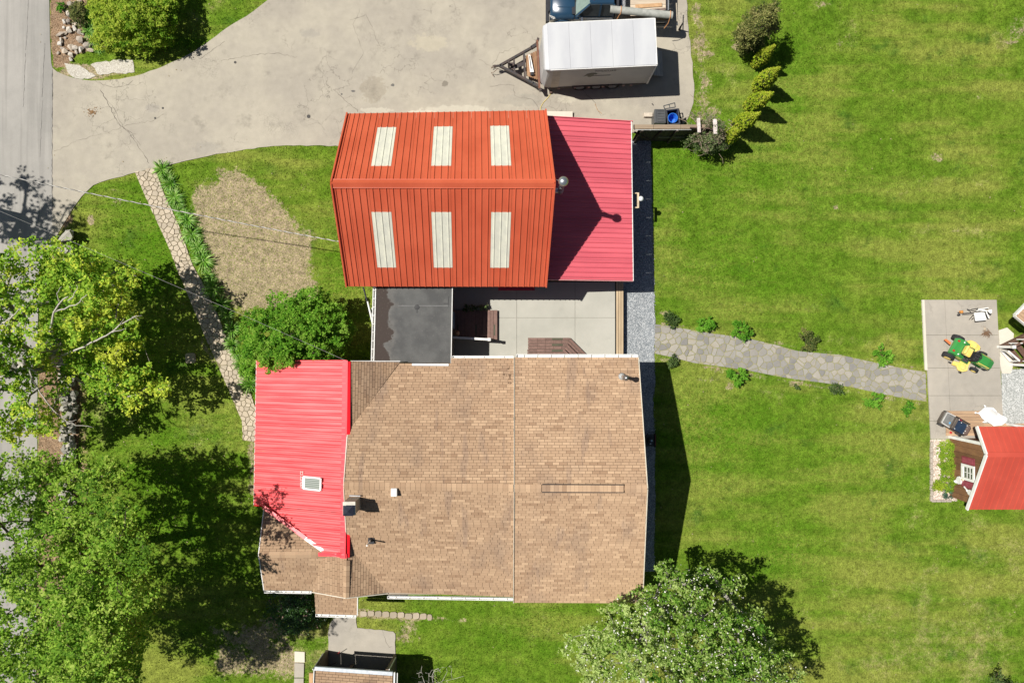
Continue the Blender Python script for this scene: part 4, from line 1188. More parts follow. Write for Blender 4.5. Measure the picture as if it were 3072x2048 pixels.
m = MB(); m.slab([(xa2, vA.y - .1, 0), (xa2, we0.y + .3, 0), (xa2, we0.y + .3, 3.05), (xa2, wr0.y, 3.6), (xa2, vA.y - .1, 2.8)], (wx0 - xa2 + .02, 0, 0)); m.build('wall', M_WALLB, house)
m = MB(); m.box(((nt0.x + nt1.x) / 2, -10.75, 1.25), (1.5, .7, 2.5)); m.build('entry_wall', M_WALLB, house)
flush_shingles(house)

# roof fixtures (things standing on the roof)
ch = thing('chimney', 'masonry house chimney with pale crown and black pyramid cap beside the red roof', 'chimney', P(1062, 1508, 4.6))
bb = [P(1049, 1487, 4.55), P(1082, 1489, 4.55)]
bx0, bx1 = bb[0].x, bb[1].x; by0 = P(1060, 1489, 4.6).y; by1 = by0 - .48
t = NT('chimney_brick'); bt = t.n.new('ShaderNodeTexBrick'); t.link(t.mapv((1, 1, 1), (math.pi / 2, 0, 0)), bt.inputs[0]); bt.inputs['Scale'].default_value = 5
bt.inputs['Color1'].default_value = (.33, .27, .21, 1); bt.inputs['Color2'].default_value = (.40, .33, .26, 1); bt.inputs['Mortar'].default_value = (.5, .47, .4, 1)
M_BR = t.fin(bt.outputs[0], .9, .2)
m = MB(); m.box(((bx0 + bx1) / 2, (by0 + by1) / 2, 4.9), (bx1 - bx0, by0 - by1, 1.15)); m.build('shaft', M_BR, ch)
m = MB(); m.box(((bx0 + bx1) / 2, (by0 + by1) / 2, 5.53), (bx1 - bx0 + .05, by0 - by1 + .05, .1), bev=.015); m.build('crown', simple('pale_mortar', (.66, .62, .53), .8), ch)
m = MB(); m.box(((bx0 + bx1) / 2 + .0, (by0 + by1) / 2 - .05, 5.63), (.32, .32, .1)); m.build('flue', M_DARKM, ch)
cxm, cym = (bx0 + bx1) / 2, (by0 + by1) / 2 - .05
m = MB(); q = [(cxm - .2, cym - .2, 5.72), (cxm + .2, cym - .2, 5.72), (cxm + .2, cym + .2, 5.72), (cxm - .2, cym + .2, 5.72), (cxm, cym, 5.82)]
m.add(q, [(0, 1, 4), (1, 2, 4), (2, 3, 4), (3, 0, 4), (3, 2, 1, 0)]); m.build('pyramid_cap', simple('black_cap', (.03, .032, .045), .25, .1, 5, spec=.6), ch)
m = MB(); m.box((cxm, cym, 5.675), (.24, .24, .09)); m.build('spark_screen', M_DARKM, ch)
m = MB(); m.beam(P(1048, 1486, 4.78), P(1081, 1487, 4.78), .05, .05); m.build('flashing', M_STEEL, ch)
bv = thing('box_vent', 'white square louvred box vent on the tan shingles', 'roof vent', P(1182, 1476, 4.75))
c_ = P(1182, 1476, 4.9); m = MB(); m.box((c_.x, c_.y, 4.84), (.24, .32, .2), bev=.012); m.build('hood', M_WHITE, bv)
for i in range(6):
    m = MB(); m.box((c_.x, c_.y - .12 + i * .048, 4.945), (.2, .012, .012)); m.build('louvre', M_WHITE, bv)
pv = thing('vent_pipe', 'thin white plumbing vent pipe with black collar standing on tan shingles', 'vent pipe', P(1112, 1619, 4.1))
c_ = P(1112.5, 1619, 4.15)
m = MB(); m.lathe((c_.x, c_.y, 4.08), [(.10, 0), (.09, .05), (.05, .12), (.045, .2)], 12); m.box((c_.x, c_.y - .05, 4.11), (.24, .25, .02)); m.build('collar', M_DARKM, pv)
m = MB(); m.tube([(c_.x, c_.y, 4.15), (c_.x, c_.y, 4.92)], .032, 10); m.build('pipe', M_WHITE, pv)
mc = thing('metal_chimney', 'galvanised flue with conical cap and round flashing near the north-east roof corner', 'metal chimney', P(1866, 1129, 3.5))
c_ = P(1866, 1129, 3.55)
m = MB(); m.lathe((c_.x, c_.y, 3.5), [(.16, 0), (.14, .12), (.085, .22), (.075, .25)], 18); m.build('flashing', simple('grey_flashing', (.50, .52, .52), .5, .1, 9), mc, smooth=True)
m = MB(); m.tube([(c_.x, c_.y, 3.7), (c_.x, c_.y, 4.5)], .075, 14); m.build('pipe', M_STEEL, mc)
m = MB(); m.lathe((c_.x, c_.y, 4.5), [(.09, 0), (.12, .02), (.12, .07), (.08, .1)], 16); m.build('collar', simple('brown_collar', (.12, .10, .085), .5), mc)
m = MB(); m.lathe((c_.x, c_.y, 4.62), [(.07, -.05), (.075, .0), (.05, .05), (.01, .065)], 16); m.build('cap', M_STEEL, mc, smooth=True)
# tar marks near the seam
M_TAR = simple('tar_patch', (.13, .08, .05), .9)
for (x, y, w_, h_, k_) in ((1525, 1105.5, .07, .06, 0), (1511.5, 1123, .09, .05, 0), (1529, 1130, .055, .17, 1), (1525.5, 1148, .06, .045, 0), (1533, 1148.5, .05, .04, 0)):
    m = MB(); p_ = pn(x, y); ang_ = math.atan2(1.56, 5.1)
    if k_:
        m.box((p_.x, p_.y, p_.z + .022), (.035, .17, .01)); m.box((p_.x, p_.y + .085, p_.z - .001), (.12, .035, .01)); m.box((p_.x, p_.y - .085, p_.z + .05), (.12, .035, .01))
    else: m.box((p_.x, p_.y, p_.z + .025), (w_, h_, .01))
    m.build('tar_mark', M_TAR, house)
# ================================================================= PATIO ITEMS, FENCE, VEHICLES, TOOLS
M_DECK = simple('brown_deck_board', (.21, .125, .10), .65, .12, 3, (.17, .10, .08), usetone=.15, stretch=(3, 3, 1))
M_SLOT = simple('olive_inlay', (.085, .085, .05), .6)
M_TANW = simple('tan_plank', (.47, .36, .23), .75, .12, 4, (.40, .30, .19), usetone=.12, stretch=(1, .2, 1))
# three-plank step along the patio edge
bench = thing('plank_step', 'long step of three tan planks along the east edge of the patio', 'wooden step', P(1858, 955, 0))
for i in range(3):
    a = P(1849 + i * 7.4, 838, .42); b = P(1855.4 + i * 7.4, 1110, .42)
    m = MB(); m.box(((a.x + b.x) / 2, (a.y + b.y) / 2, .40), (b.x - a.x, a.y - b.y, .04), tone=rnd.random(), bev=.006); m.build('plank', M_TANW, bench)
m = MB(); a = P(1850, 838, .3); b = P(1869, 1110, .3); m.box(((a.x + b.x) / 2, (a.y + b.y) / 2, .19), (b.x - a.x, a.y - b.y - .1, .36)); m.build('riser', M_WALLD, bench)
# door deck with railing
ZD = .56
deck = thing('door_deck', 'brown board landing outside the link door, half in the link shadow', 'deck', P(1425, 975, .4))
nb = 12
for i in range(nb):
    xa, xb = 1361 + i * 10.95, 1361 + (i + 1) * 10.95 - .7
    a = P(xa, 930, ZD); b = P(xb, 1010 + i * .8, ZD)
    m = MB(); m.box(((a.x + b.x) / 2, (a.y + b.y) / 2, ZD - .015), (b.x - a.x, a.y - b.y, .03), tone=rnd.random(), bev=.004); m.build('deck_board', M_DECK, deck)
for px in (1373, 1428, 1483):
    a = P(px, 990, ZD); m = MB(); m.box((a.x, a.y, ZD + .004), (.065, .5, .008)); m.build('inlay', M_SLOT, deck)
m = MB(); a = P(1362, 932, ZD); b = P(1490, 1014, ZD); m.box(((a.x + b.x) / 2, (a.y + b.y) / 2, .45), (b.x - a.x - .03, a.y - b.y - .06, .13)); m.build('skirt', M_WALLD, deck)
rail = thing('deck_railing', 'white post and rail along the south edge of the door deck', 'railing', P(1415, 1015, .5))
ra, rb = P(1358, 1012, 1.42), P(1468, 1018, 1.42)
m = MB(); m.beam(ra, rb, .10, .05); m.build('top_rail', M_WHITE, rail)
m = MB(); m.box((rb.x, rb.y, .98), (.11, .11, .92)); m.box((rb.x, rb.y, 1.46), (.15, .15, .05), bev=.02); m.build('post', M_WHITE, rail)
m = MB(); m.box((ra.x + .1, ra.y, .98), (.10, .10, .92)); m.build('post', M_WHITE, rail)
m = MB(); m.beam(ra - Vector((0, 0, .75)), rb - Vector((0, 0, .75)), .06, .05); m.build('bottom_rail', M_WHITE, rail)
for i in range(12):
    p = ra.lerp(rb, (i + 1) / 13); m = MB(); m.box((p.x, p.y, 1.04), (.03, .03, .72)); m.build('baluster', M_WHITE, rail)
m = MB(); c = P(1358.5, 960, 1.3); m.box((c.x, c.y, 1.3), (.06, .75, 1.5)); tag(m.build('link_door', simple('blue_grey_door', (.25, .33, .42), .4)), 'blue-grey door of the flat-roofed link opening on to the deck', 'door')
lampT = thing('copper_lantern', 'round copper lantern standing in the deck corner by the white railing', 'lantern', P(1371, 1000, ZD))
c = P(1371, 999, 1.1); MCOP = simple('copper', (.55, .33, .2), .35, .15, 9, spec=.5, metal=.7)
m = MB(); m.lathe((c.x, c.y, ZD), [(.09, 0), (.09, .03), (.02, .06), (.02, .55), (.10, .6), (.12, .72)], 14); m.build('stand', MCOP, lampT)
m = MB(); m.lathe((c.x, c.y, ZD + .72), [(.135, 0), (.13, .03), (.06, .09), (.015, .12)], 14); m.build('cap', MCOP, lampT)
# corner steps from the house door
steps = thing('corner_steps', 'brown wooden steps of three treads turning a corner against the house wall', 'steps', P(1660, 1040, .4))
for k_ in range(6):
    tr = k_ // 2; z = .52 + .13 * tr
    y = 1013 + 8.75 * k_; xc = 1709 - .46 * (y - 1013); h = 7.5
    x0_ = 1584 if k_ < 4 else 1582
    xc2 = xc - .44 * h
    a, b, c_, d = P(x0_, y, z), P(xc, y, z), P(xc2, y + h, z), P(x0_, y + h, z)
    # straight run in four boards
    cutsx = [x0_, x0_ + 29, x0_ + 53, x0_ + 77, x0_ + 101]
    for i in range(4):
        xa, xb = cutsx[i], cutsx[i + 1] - .3
        p, q = P(xa, y, z), P(xb, y + h, z)
        m = MB(); m.box(((p.x + q.x) / 2, (p.y + q.y) / 2, z - .02), (q.x - p.x, p.y - q.y, .04), tone=rnd.random(), bev=.005); m.build('tread_board', M_DECK, steps)
    xa = cutsx[-1]
    m = MB(); m.slab([P(xa, y, z), P(xc, y, z), P(xc2, y + h, z), P(xa, y + h, z)], (0, 0, -.04), rnd.random()); m.build('tread_board', M_DECK, steps)
    ye = 1082
    m = MB(); m.slab([P(xc + .4, y, z), P(xc + .4 + (ye - y), ye, z), P(xc2 + .4 + (ye - y - h) , ye, z), P(xc2 + .4, y + h, z)], (0, 0, -.04), rnd.random()); m.build('tread_board', M_DECK, steps)
    if k_ % 2 == 0:
        p = P(1672, y + 3.6, z); m = MB(); m.box((p.x, p.y, z + .004), (.5, .085, .008)); m.build('inlay', M_SLOT, steps)
for tr in range(3):
    z = .50 + .13 * tr; y = 1013.6 + 17.5 * tr; xc = 1708 - .46 * (y - 1013)
    m = MB(); m.slab([P(1586, y, z), P(xc, y, z), P(xc + 1084 - y, 1084, z), P(1586, 1084, z)], (0, 0, -(z - .36))); m.build('carcass', M_WALLD, steps)

# ---------------- fence with cap plank, braces, conduit
fence = thing('board_fence', 'dark board fence with broad tan cap plank beside the bins', 'fence', P(2000, 425, 0))
fy = 9.40
for i in range(16):
    x = 5.62 + i * .21
    m = MB(); m.box((x + .1, fy, .95), (.195, .03, 1.86), tone=rnd.random()); m.build('fence_board', M_WALLD, fence)
for i, (xa, xb) in enumerate(((1901, 1960), (1960.7, 2042), (2042.7, 2118))):
    a = P(xa, 374, 1.98); b = P(xb, 387, 1.98)
    m = MB(); m.box(((a.x + b.x) / 2, (a.y + b.y) / 2, 1.96), (b.x - a.x, a.y - b.y, .05), tone=rnd.random(), bev=.006); m.build('cap_plank', simple('weathered_plank', (.30, .225, .15), .8, .12, 5, (.24, .18, .125), usetone=.15, stretch=(.4, 3, 1)), fence)
m = MB(); m.tube([P(1903, 389.5, 1.9), P(2074, 389, 1.9)], .018, 6)
for px in (1950, 1990, 2030): m.tube([P(px, 389.4, 1.9), P(px + 3, 389.4, 1.9)], .026, 6)
m.build('conduit', M_WHITE, fence)
for x in (5.75, 7.3, 8.8):
    m = MB(); m.box((x, fy - .09, .95), (.09, .09, 1.9)); m.build('post', M_WALLD, fence)
MBR = simple('reddish_brace', (.12, .075, .06), .8)
for a, b in ((P(1904, 397, 1.7), P(1952, 421, .1)), (P(1985, 394, 1.7), P(1955, 421, .1))):
    m = MB(); m.beam(a, b, .06, .06); m.build('brace', MBR, fence)
m = MB(); m.beam((6.7, fy - .07, .75), (8.3, fy - .07, .8), .03, .04); m.build('rail', simple('pale_rail', (.3, .27, .2), .8), fence)
arb = thing('arbor', 'small arbor with two white crossbars over the vine at the end of the fence', 'arbor', P(2125, 400, 0))
MWW = simple('flaking_white', (.66, .60, .56), .8, .25, 14, (.5, .42, .38))
for (xa, ya, yb, w) in ((2095, 355, 398, .135), (2144, 358, 402, .165)):
    m = MB(); m.beam(P(xa, ya, 2.15), P(xa + 2.5, yb, 2.15), w, .06); m.build('crossbar', MWW, arb)
    c = P(xa, ya + 32, 0); m = MB(); m.box((P(xa, 380, 2.1).x, P(xa, 380, 2.1).y, 1.05), (.09, .09, 2.1)); m.build('post', MBR, arb)
m = MB(); m.beam(P(2070, 383, 2.08), P(2160, 388, 2.08), .04, .08); m.build('side_rail', MBR, arb)

# ---------------- wheelie bins and block
MBIN = simple('charcoal_plastic', (.085, .088, .09), .42, .1, 6, spec=.5)
MBIN2 = simple('navy_plastic', (.02, .025, .055), .5, .1, 6)
MBLU = simple('blue_plastic', (.03, .19, .72), .35, .08, 5, spec=.5)
def binbody(m, cx, cy, w, d, h, tw=.06, rz=0, t=.03):
    ca, sa = math.cos(rz), math.sin(rz)
    R_ = lambda x, y, z: (cx + x * ca - y * sa, cy + x * sa + y * ca, z)
    o = lambda s, z: [R_(-w / 2 * s, -d / 2 * s, z), R_(w / 2 * s, -d / 2 * s, z), R_(w / 2 * s, d / 2 * s, z), R_(-w / 2 * s, d / 2 * s, z)]
    i = lambda s, z: [R_((-w / 2 + t) * s, (-d / 2 + t) * s, z), R_((w / 2 - t) * s, (-d / 2 + t) * s, z), R_((w / 2 - t) * s, (d / 2 - t) * s, z), R_((-w / 2 + t) * s, (d / 2 - t) * s, z)]
    vs = o(.8, .08) + o(1, h) + i(1, h) + i(.8, .14)
    fs = [(3, 2, 1, 0)]
    for k in (0, 4, 8): fs += [(k + j, k + (j + 1) % 4, k + 4 + (j + 1) % 4, k + 4 + j) for j in range(4)]
    fs.append((12, 13, 14, 15)); m.add(vs, fs)
bin1 = thing('wheelie_bin', 'closed charcoal wheeled bin with ribbed lid beside the fence', 'bin', P(1978, 360, 0), group='wheeled bins by the fence')
c = P(1980, 350, 1.0)
m = MB(); binbody(m, c.x, c.y, .50, .60, 1.0); m.build('body', MBIN, bin1)
m = MB(); m.box((c.x, c.y, 1.04), (.54, .64, .06), bev=.03); m.box((c.x - .2, c.y, 1.075), (.05, .6, .02)); m.box((c.x + .2, c.y, 1.075), (.05, .6, .02)); m.build('lid', MBIN, bin1)
for i in range(5):
    m = MB(); m.box((c.x + .02, c.y - .24 + i * .12, 1.085), (.30, .03, .03)); m.build('lid_rib', MBIN, bin1)
m = MB(); m.beam((c.x - .22, c.y - .37, 1.0), (c.x + .22, c.y - .37, 1.0), .04, .04); m.build('handle', MBIN, bin1)
for s in (-1, 1):
    m = MB(); m.tube([(c.x + s * .22, c.y - .27, .12), (c.x + s * .28, c.y - .27, .12)], .12, 12); m.build('wheel', M_DARKM, bin1)
bin2 = thing('wheelie_bin', 'open dark wheeled bin with a blue tub inside', 'bin', P(2022, 360, 0), group='wheeled bins by the fence')
c2 = P(2019, 351, 1.0)
m = MB(); binbody(m, c2.x, c2.y, .52, .66, 1.0, rz=.12); m.build('body', MBIN2, bin2)
m = MB()
for (ax, ay, bx_, by_) in ((-.27, .34, .27, .34), (-.27, -.34, .27, -.34), (.27, -.34, .27, .34), (-.27, -.34, -.27, .34)):
    ca, sa = math.cos(.12), math.sin(.12)
    m.beam((c2.x + ax * ca - ay * sa, c2.y + ax * sa + ay * ca, 1.01), (c2.x + bx_ * ca - by_ * sa, c2.y + bx_ * sa + by_ * ca, 1.01), .03, .03)
m.build('rim', MBIN, bin2)
m = MB()
q = [P(1991, 318, 1.0), P(2024, 309, 1.0), P(2026, 322, 1.0), P(1994, 327, 1.0)]
for i in range(4): m.beam(q[i], q[(i + 1) % 4], .035, .04)
m.beam(q[0].lerp(q[1], .5), q[3].lerp(q[2], .5), .03, .03); m.build('handle_frame', MBIN, bin2)
m = MB(); m.slab([P(2031, 328, .95), P(2037, 325, .95), P(2048, 370, .5), P(2043, 372, .5)], (0, 0, -.04)); m.build('lid', MBIN, bin2)
tub = thing('blue_tub', 'round blue plastic tub sitting in the open bin', 'tub', (c2.x, c2.y - .1, .5)); c = P(2017, 356, .9)
m = MB(); m.lathe((c.x, c.y, .55), [(.17, 0), (.21, .42), (.225, .42), (.225, .45), (.20, .45), (.165, .03)], 22); m.build('shell', MBLU, tub, smooth=False)
m = MB(); c = P(1944, 346, .1); m.box((c.x, c.y, .10), (.39, .19, .19), bev=.012); tag(m.build('concrete_block', simple('pale_block', (.60, .52, .42), .9, .1, 10)), 'single pale concrete block on the driveway beside the closed bin', 'block')
m = MB(); m.tube([P(1956, 311, .04), P(1960, 316, .04)], .02, 6); tag(m.build('stick', M_DARKM), 'tiny dark stick lying on the driveway north of the concrete block', 'stick')

# ---------------- enclosed cargo trailer
TC = Vector((3.855, 12.775, 0)); TR = math.radians(2.6)
trailer = thing('cargo_trailer', 'white enclosed cargo trailer with black A-frame tongue parked beside the barn', 'trailer', TC, TR)
trailer['_local'] = True
M_TW = simple('white_sheet_metal', (.54, .545, .55), .35, .03, .8, (.48, .485, .50), spec=.5, stretch=(1.6, .5, 1))
M_TS = simple('shaded_white_side', (.42, .42, .41), .4, .05, 2, (.38, .38, .38), spec=.5)  # white body sheet, darkened: the shade of the upright side is in the colour
M_TF = simple('black_frame', (.045, .045, .048), .5, .25, 8, (.08, .055, .045))
Lh, Wd = 2.30, 1.0
plan = [(-Lh - .28, -.72), (-Lh - .12, -.94), (-Lh + .12, -Wd), (Lh, -Wd), (Lh, Wd), (-Lh + .12, Wd), (-Lh - .12, .94), (-Lh - .28, .72)]
def tbuild(m, name, mat, parent=trailer, **k): return m.build(name, mat, parent, **k)
m = MB(); n = len(plan); zb, zt = .55, 2.62
vs = [(x, y, zb) for x, y in plan] + [(x + (.10 if x < -2.2 else 0), y, zt - (.12 if x < -2.3 else 0)) for x, y in plan]
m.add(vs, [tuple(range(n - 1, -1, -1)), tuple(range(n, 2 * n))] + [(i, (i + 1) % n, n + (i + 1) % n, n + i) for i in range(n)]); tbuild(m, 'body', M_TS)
# bowed roof of five sheets with seams
xsr = [-Lh + .0, -1.38, -.46, .46, 1.38, Lh + .03]
for i in range(5):
    a, b = xsr[i] + .003, xsr[i + 1] - .003; m = MB(); prof = [(-1.015, 0), (-.98, .035), (-.5, .05), (0, .055), (.5, .05), (.98, .035), (1.015, 0)]
    vs = []
    for x in (a, (a + b) / 2 - .06, (a + b) / 2 + .06, b):
        dz = .0 if x in (a, b) else .006
        vs += [(x, y, zt + z + dz) for y, z in prof]
    k = len(prof); fs = []
    for r_ in range(3):
        fs += [(r_ * k + j, (r_ + 1) * k + j, (r_ + 1) * k + j + 1, r_ * k + j + 1) for j in range(k - 1)]
    fs.append(tuple(range(k))); fs.append(tuple(reversed(range(3 * k, 4 * k))))
    m.add(vs, fs); tbuild(m, 'roof_sheet', M_TW, smooth=False)
m = MB(); vs = [(-Lh, y, zt + z) for y, z in prof] + [(-Lh - .17, y * .93, zt - .09 + z * .4) for y, z in prof] + [(-Lh - .21, y * .86, zt - .25) for y, z in prof]
fs = []
for r_ in range(2): fs += [(r_ * k + j + 1, (r_ + 1) * k + j + 1, (r_ + 1) * k + j, r_ * k + j) for j in range(k - 1)]
m.add(vs, fs); tbuild(m, 'nose_cap', M_TW)
for s in (-1, 1):
    m = MB(); m.beam((-Lh + .05, s * 1.012, zt - .01), (Lh, s * 1.012, zt - .01), .03, .05); tbuild(m, 'roof_rail', M_WHITE)
m = MB(); m.beam((Lh + .03, -1.0, zt + .02), (Lh + .03, 1.0, zt + .02), .05, .06); m.beam((Lh + .02, -1.0, zb), (Lh + .02, -1.0, zt), .06, .06); m.beam((Lh + .02, 1.0, zb), (Lh + .02, 1.0, zt), .06, .06); tbuild(m, 'rear_frame', M_WHITE)
m = MB(); m.box((0, -Wd - .004, zb + .02), (4.5, .02, .07)); tbuild(m, 'sill', M_TF)
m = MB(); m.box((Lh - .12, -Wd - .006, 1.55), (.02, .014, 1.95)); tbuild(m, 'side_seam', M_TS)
m = MB(); m.box((-Lh + .35, -Wd - .006, 1.55), (.34, .012, 2.0)); tbuild(m, 'corner_panel', simple('beige_side', (.46, .41, .34), .4))
for x in (-1.75, -1.0, -.35, .3, 1.25, 1.6):
    m = MB(); m.box((x, -Wd - .03, zb - .06), (.11, .05, .04)); tbuild(m, 'marker_light', simple('marker', (.75, .5, .4), .4))
for x in (-.75, .0, .75):
    m = MB(); m.tube([(x, -Wd + .24, .34), (x, -Wd + .02, .34)], .33, 18); w = tbuild(m, 'wheel', simple('tyre', (.025, .025, .026), .8, .1, 20))
    m = MB(); m.tube([(x, -Wd + .02, .34), (x, -Wd + .0, .34)], .19, 14); tbuild(m, 'wheel_rim', M_STEEL)
m = MB(); m.beam((-1.15, -Wd + .0, .62), (1.15, -Wd + .0, .62), .10, .03); tbuild(m, 'mudguard', M_TF)
# lettering and emblem on the south side
M_INK = simple('grey_ink', (.12, .12, .115), .6)
def lettering(txt, size, loc, rot, mat, parent, name='lettering', ext=.002):
    cu = bpy.data.curves.new(name, 'FONT'); cu.body = txt; cu.size = size; cu.extrude = ext; cu.align_x = 'LEFT'
    to = bpy.data.objects.new('tmp', cu); COL.objects.link(to)
    bpy.context.view_layer.update()
    me = bpy.data.meshes.new_from_object(to.evaluated_get(bpy.context.evaluated_depsgraph_get()))
    bpy.data.objects.remove(to); me.name = name
    me.materials.clear(); me.materials.append(mat)
    o = bpy.data.objects.new(name, me); COL.objects.link(o); o.parent = parent; o.location = loc; o.rotation_euler = rot
    return o
lettering('TIMUCUAR', .19, (-.30, -Wd - .006, 2.18), (math.pi / 2, 0, 0), M_INK, trailer)
m = MB(); m.box((.06, -Wd - .004, 1.75), (.80, .006, .05)); tbuild(m, 'underline', M_INK)
m = MB(); em = [(-.62, 1.72), (-.45, 1.80), (-.42, 1.66), (-.30, 1.62), (-.18, 1.76), (-.16, 1.88), (-.05, 1.90), (-.02, 2.0), (-.14, 2.08), (-.34, 2.06), (-.46, 2.0), (-.52, 1.9)]
m.slab([(x - .12, -Wd - .004, z) for x, z in em], (0, -.004, 0)); tbuild(m, 'emblem', simple('olive_grey_ink', (.16, .165, .13), .6))
# tongue
tip = (-4.42, .13, .5)
for s, yy in ((1, 1.15), (-1, -.98)):
    m = MB(); m.beam(tip, (-2.9, yy * .78, .5), .10, .16); m.beam((-2.93, yy * .77, .5), (-2.62, yy * .93, .5), .14, .16); m.beam((-2.68, yy * .92, .5), (-2.58, yy * 1.14, .5), .10, .16); tbuild(m, 'tongue_beam', M_TF)
m = MB(); m.beam((-3.75, -.24, .48), (-3.75, .48, .48), .08, .14); tbuild(m, 'crossbar', M_TF)
m = MB(); m.beam((-3.28, -.50, .48), (-3.28, .66, .48), .09, .14); tbuild(m, 'crossbar', M_TF)
m = MB(); m.beam((-2.64, -1.02, .56), (-2.64, 1.2, .56), .09, .10); tbuild(m, 'front_beam', simple('rust_brown_beam', (.20, .09, .055), .7, .2, 8))
m = MB(); m.beam((-3.9, .02, .42), (-3.3, .22, .42), .16, .06); tbuild(m, 'diagonal_plate', M_TF)
m = MB(); m.beam((-4.05, .12, .62), (-3.75, .12, .62), .14, .12); m.tube([(-4.0, .12, .3), (-4.0, .12, .9)], .04, 10); tbuild(m, 'jack', M_TF)
m = MB(); m.tube([(-4.42, .13, .52), (-4.62, .12, .52)], .055, 8); m.box((-4.66, .12, .5), (.12, .12, .1), bev=.02); tbuild(m, 'coupler', M_TF)
m = MB()
for s in (-1, 1):
    m.tube([(-4.5, .1 + s * .05, .42), (-4.72, .1 + s * .16, .25), (-4.82, .08 + s * .10, .15), (-4.74, .02 + s * .2, .1)], .014, 5)
tbuild(m, 'safety_chain', simple('rusty_chain', (.16, .09, .06), .7))
MBW = simple('brown_board', (.24, .13, .07), .8, .2, 6, (.30, .18, .10), usetone=.3, stretch=(4, .4, 1))
for i in range(6):
    x = -3.21 + i * .088; hwid = .52 + (x + 3.21) * .42
    m = MB(); m.box((x + .04, .10, .43), (.08, hwid * 2 - .1, .035), tone=rnd.random()); tbuild(m, 'tongue_board', MBW)
cv = thing('white_rail_clamp', 'white metal tool lying on the boards of the trailer tongue', 'tool', TC + Vector((-2.98, .0, .5)))
def TL(x, y, z): 
    v = Matrix.Rotation(TR, 4, 'Z') @ Vector((x, y, z)); return TC + v
m = MB(); m.slab([TL(-3.08, .55, .50), TL(-2.99, .55, .50), TL(-2.86, -.25, .50), TL(-3.04, -.25, .50)], (0, 0, .07)); m.build('body', M_WHITE, cv)
m = MB(); m.slab([TL(-3.045, .5, .572), TL(-3.02, .5, .572), TL(-2.96, -.1, .572), TL(-3.0, -.1, .572)], (0, 0, .01)); m.build('slot', M_DARKM, cv)
m = MB(); m.box(TL(-2.94, -.33, .53), (.16, .12, .1), TR, bev=.02); m.build('head', M_DARKM, cv)
# rear ramp (in shade)
M_RAMP = simple('grey_ramp_plank', (.52, .48, .42), .85, .15, 6, usetone=.2, stretch=(4, .5, 1))
for i in range(5):
    x = Lh + .10 + i * .155; z = .50 - i * .08
    m = MB(); m.box((x + .07, .02, z), (.14, 1.18, .03), tone=rnd.random()); tbuild(m, 'ramp_plank', M_RAMP)
for s in (-.4, .6):
    m = MB(); m.beam((Lh, s, .5), (Lh + .88, s, .03), .05, .05); tbuild(m, 'ramp_bearer', M_TF)
m = MB(); m.box((Lh + .08, .78, 1.9), (.1, .08, .14)); tbuild(m, 'door_latch', M_TF)
# yellow cord
m = MB(); m.tube([P(1655, 278, .03), P(1645, 292, .03), P(1630, 308, .03), P(1622, 322, .03), P(1621, 340, .03)], .014, 5); tag(m.build('extension_cord', simple('yellow_cord', (.70, .55, .14), .6)), 'yellow extension cord curling from under the trailer to the barn', 'cord')
m = MB(); m.tube([P(1785, 312, .025), P(1792, 330, .025), P(1806, 342, .025)], .010, 5); tag(m.build('rusty_wire', simple('rusty_wire', (.45, .26, .12), .7)), 'short rusty wire lying on the cracked driveway behind the lean-to', 'wire')
# wheel chock / jack under the nose
m = MB(); c = P(1652, 277, .06); m.box((c.x, c.y, .08), (.12, .12, .12), .3); tag(m.build('wheel_chock', MBR), 'small brown block beside the front of the white trailer', 'chock')

# ---------------- pickup truck (front to the west), only its south half is in frame
truck = thing('pickup_truck', 'dark blue crew cab pickup truck with timber flatbed, cut by the top edge', 'truck', (4.35, 15.6, 0), 0)
truck['_local'] = True
def car_paint(name, col, rough=.22):
    t = NT(name); t.fin(t.mix(t.ss(t.noise(1.5, 2), .3, .7), col, tuple(x * .85 for x in col)), rough, .6)
    t.b.inputs['Coat Weight'].default_value = .6; t.b.inputs['Coat Roughness'].default_value = .08; return t.m
M_BLUE = car_paint('dark_blue_paint', (.016, .05, .095))
M_CHR = simple('chrome', (.65, .66, .68), .15, .05, 5, spec=.6, metal=.9)
def loft(secs, name, mat, parent, smooth=False, capf=True):
    m = MB(); k = len(secs[0]); vs = [p for s_ in secs for p in s_]; fs = []
    for r_ in range(len(secs) - 1):
        fs += [(r_ * k + j, r_ * k + (j + 1) % k, (r_ + 1) * k + (j + 1) % k, (r_ + 1) * k + j) for j in range(k)]
    fs.append(tuple(reversed(range(k)))); fs.append(tuple(range((len(secs) - 1) * k, len(secs) * k))); m.add(vs, fs)
    return m.build(name, mat, parent, smooth=smooth)
def sec(x, w, z0, z1, sh=.14, crown=.05):
    return [(x, -w, z0), (x, -w, z1 - sh * 1.4), (x, -w + sh * .5, z1 - sh * .6), (x, -w + sh * 1.8, z1 - sh * .15), (x, -w * .45, z1 + crown * .7), (x, 0, z1 + crown), (x, w * .45, z1 + crown * .7), (x, w - sh * 1.8, z1 - sh * .15), (x, w - sh * .5, z1 - sh * .6), (x, w, z1 - sh * 1.4), (x, w, z0)]
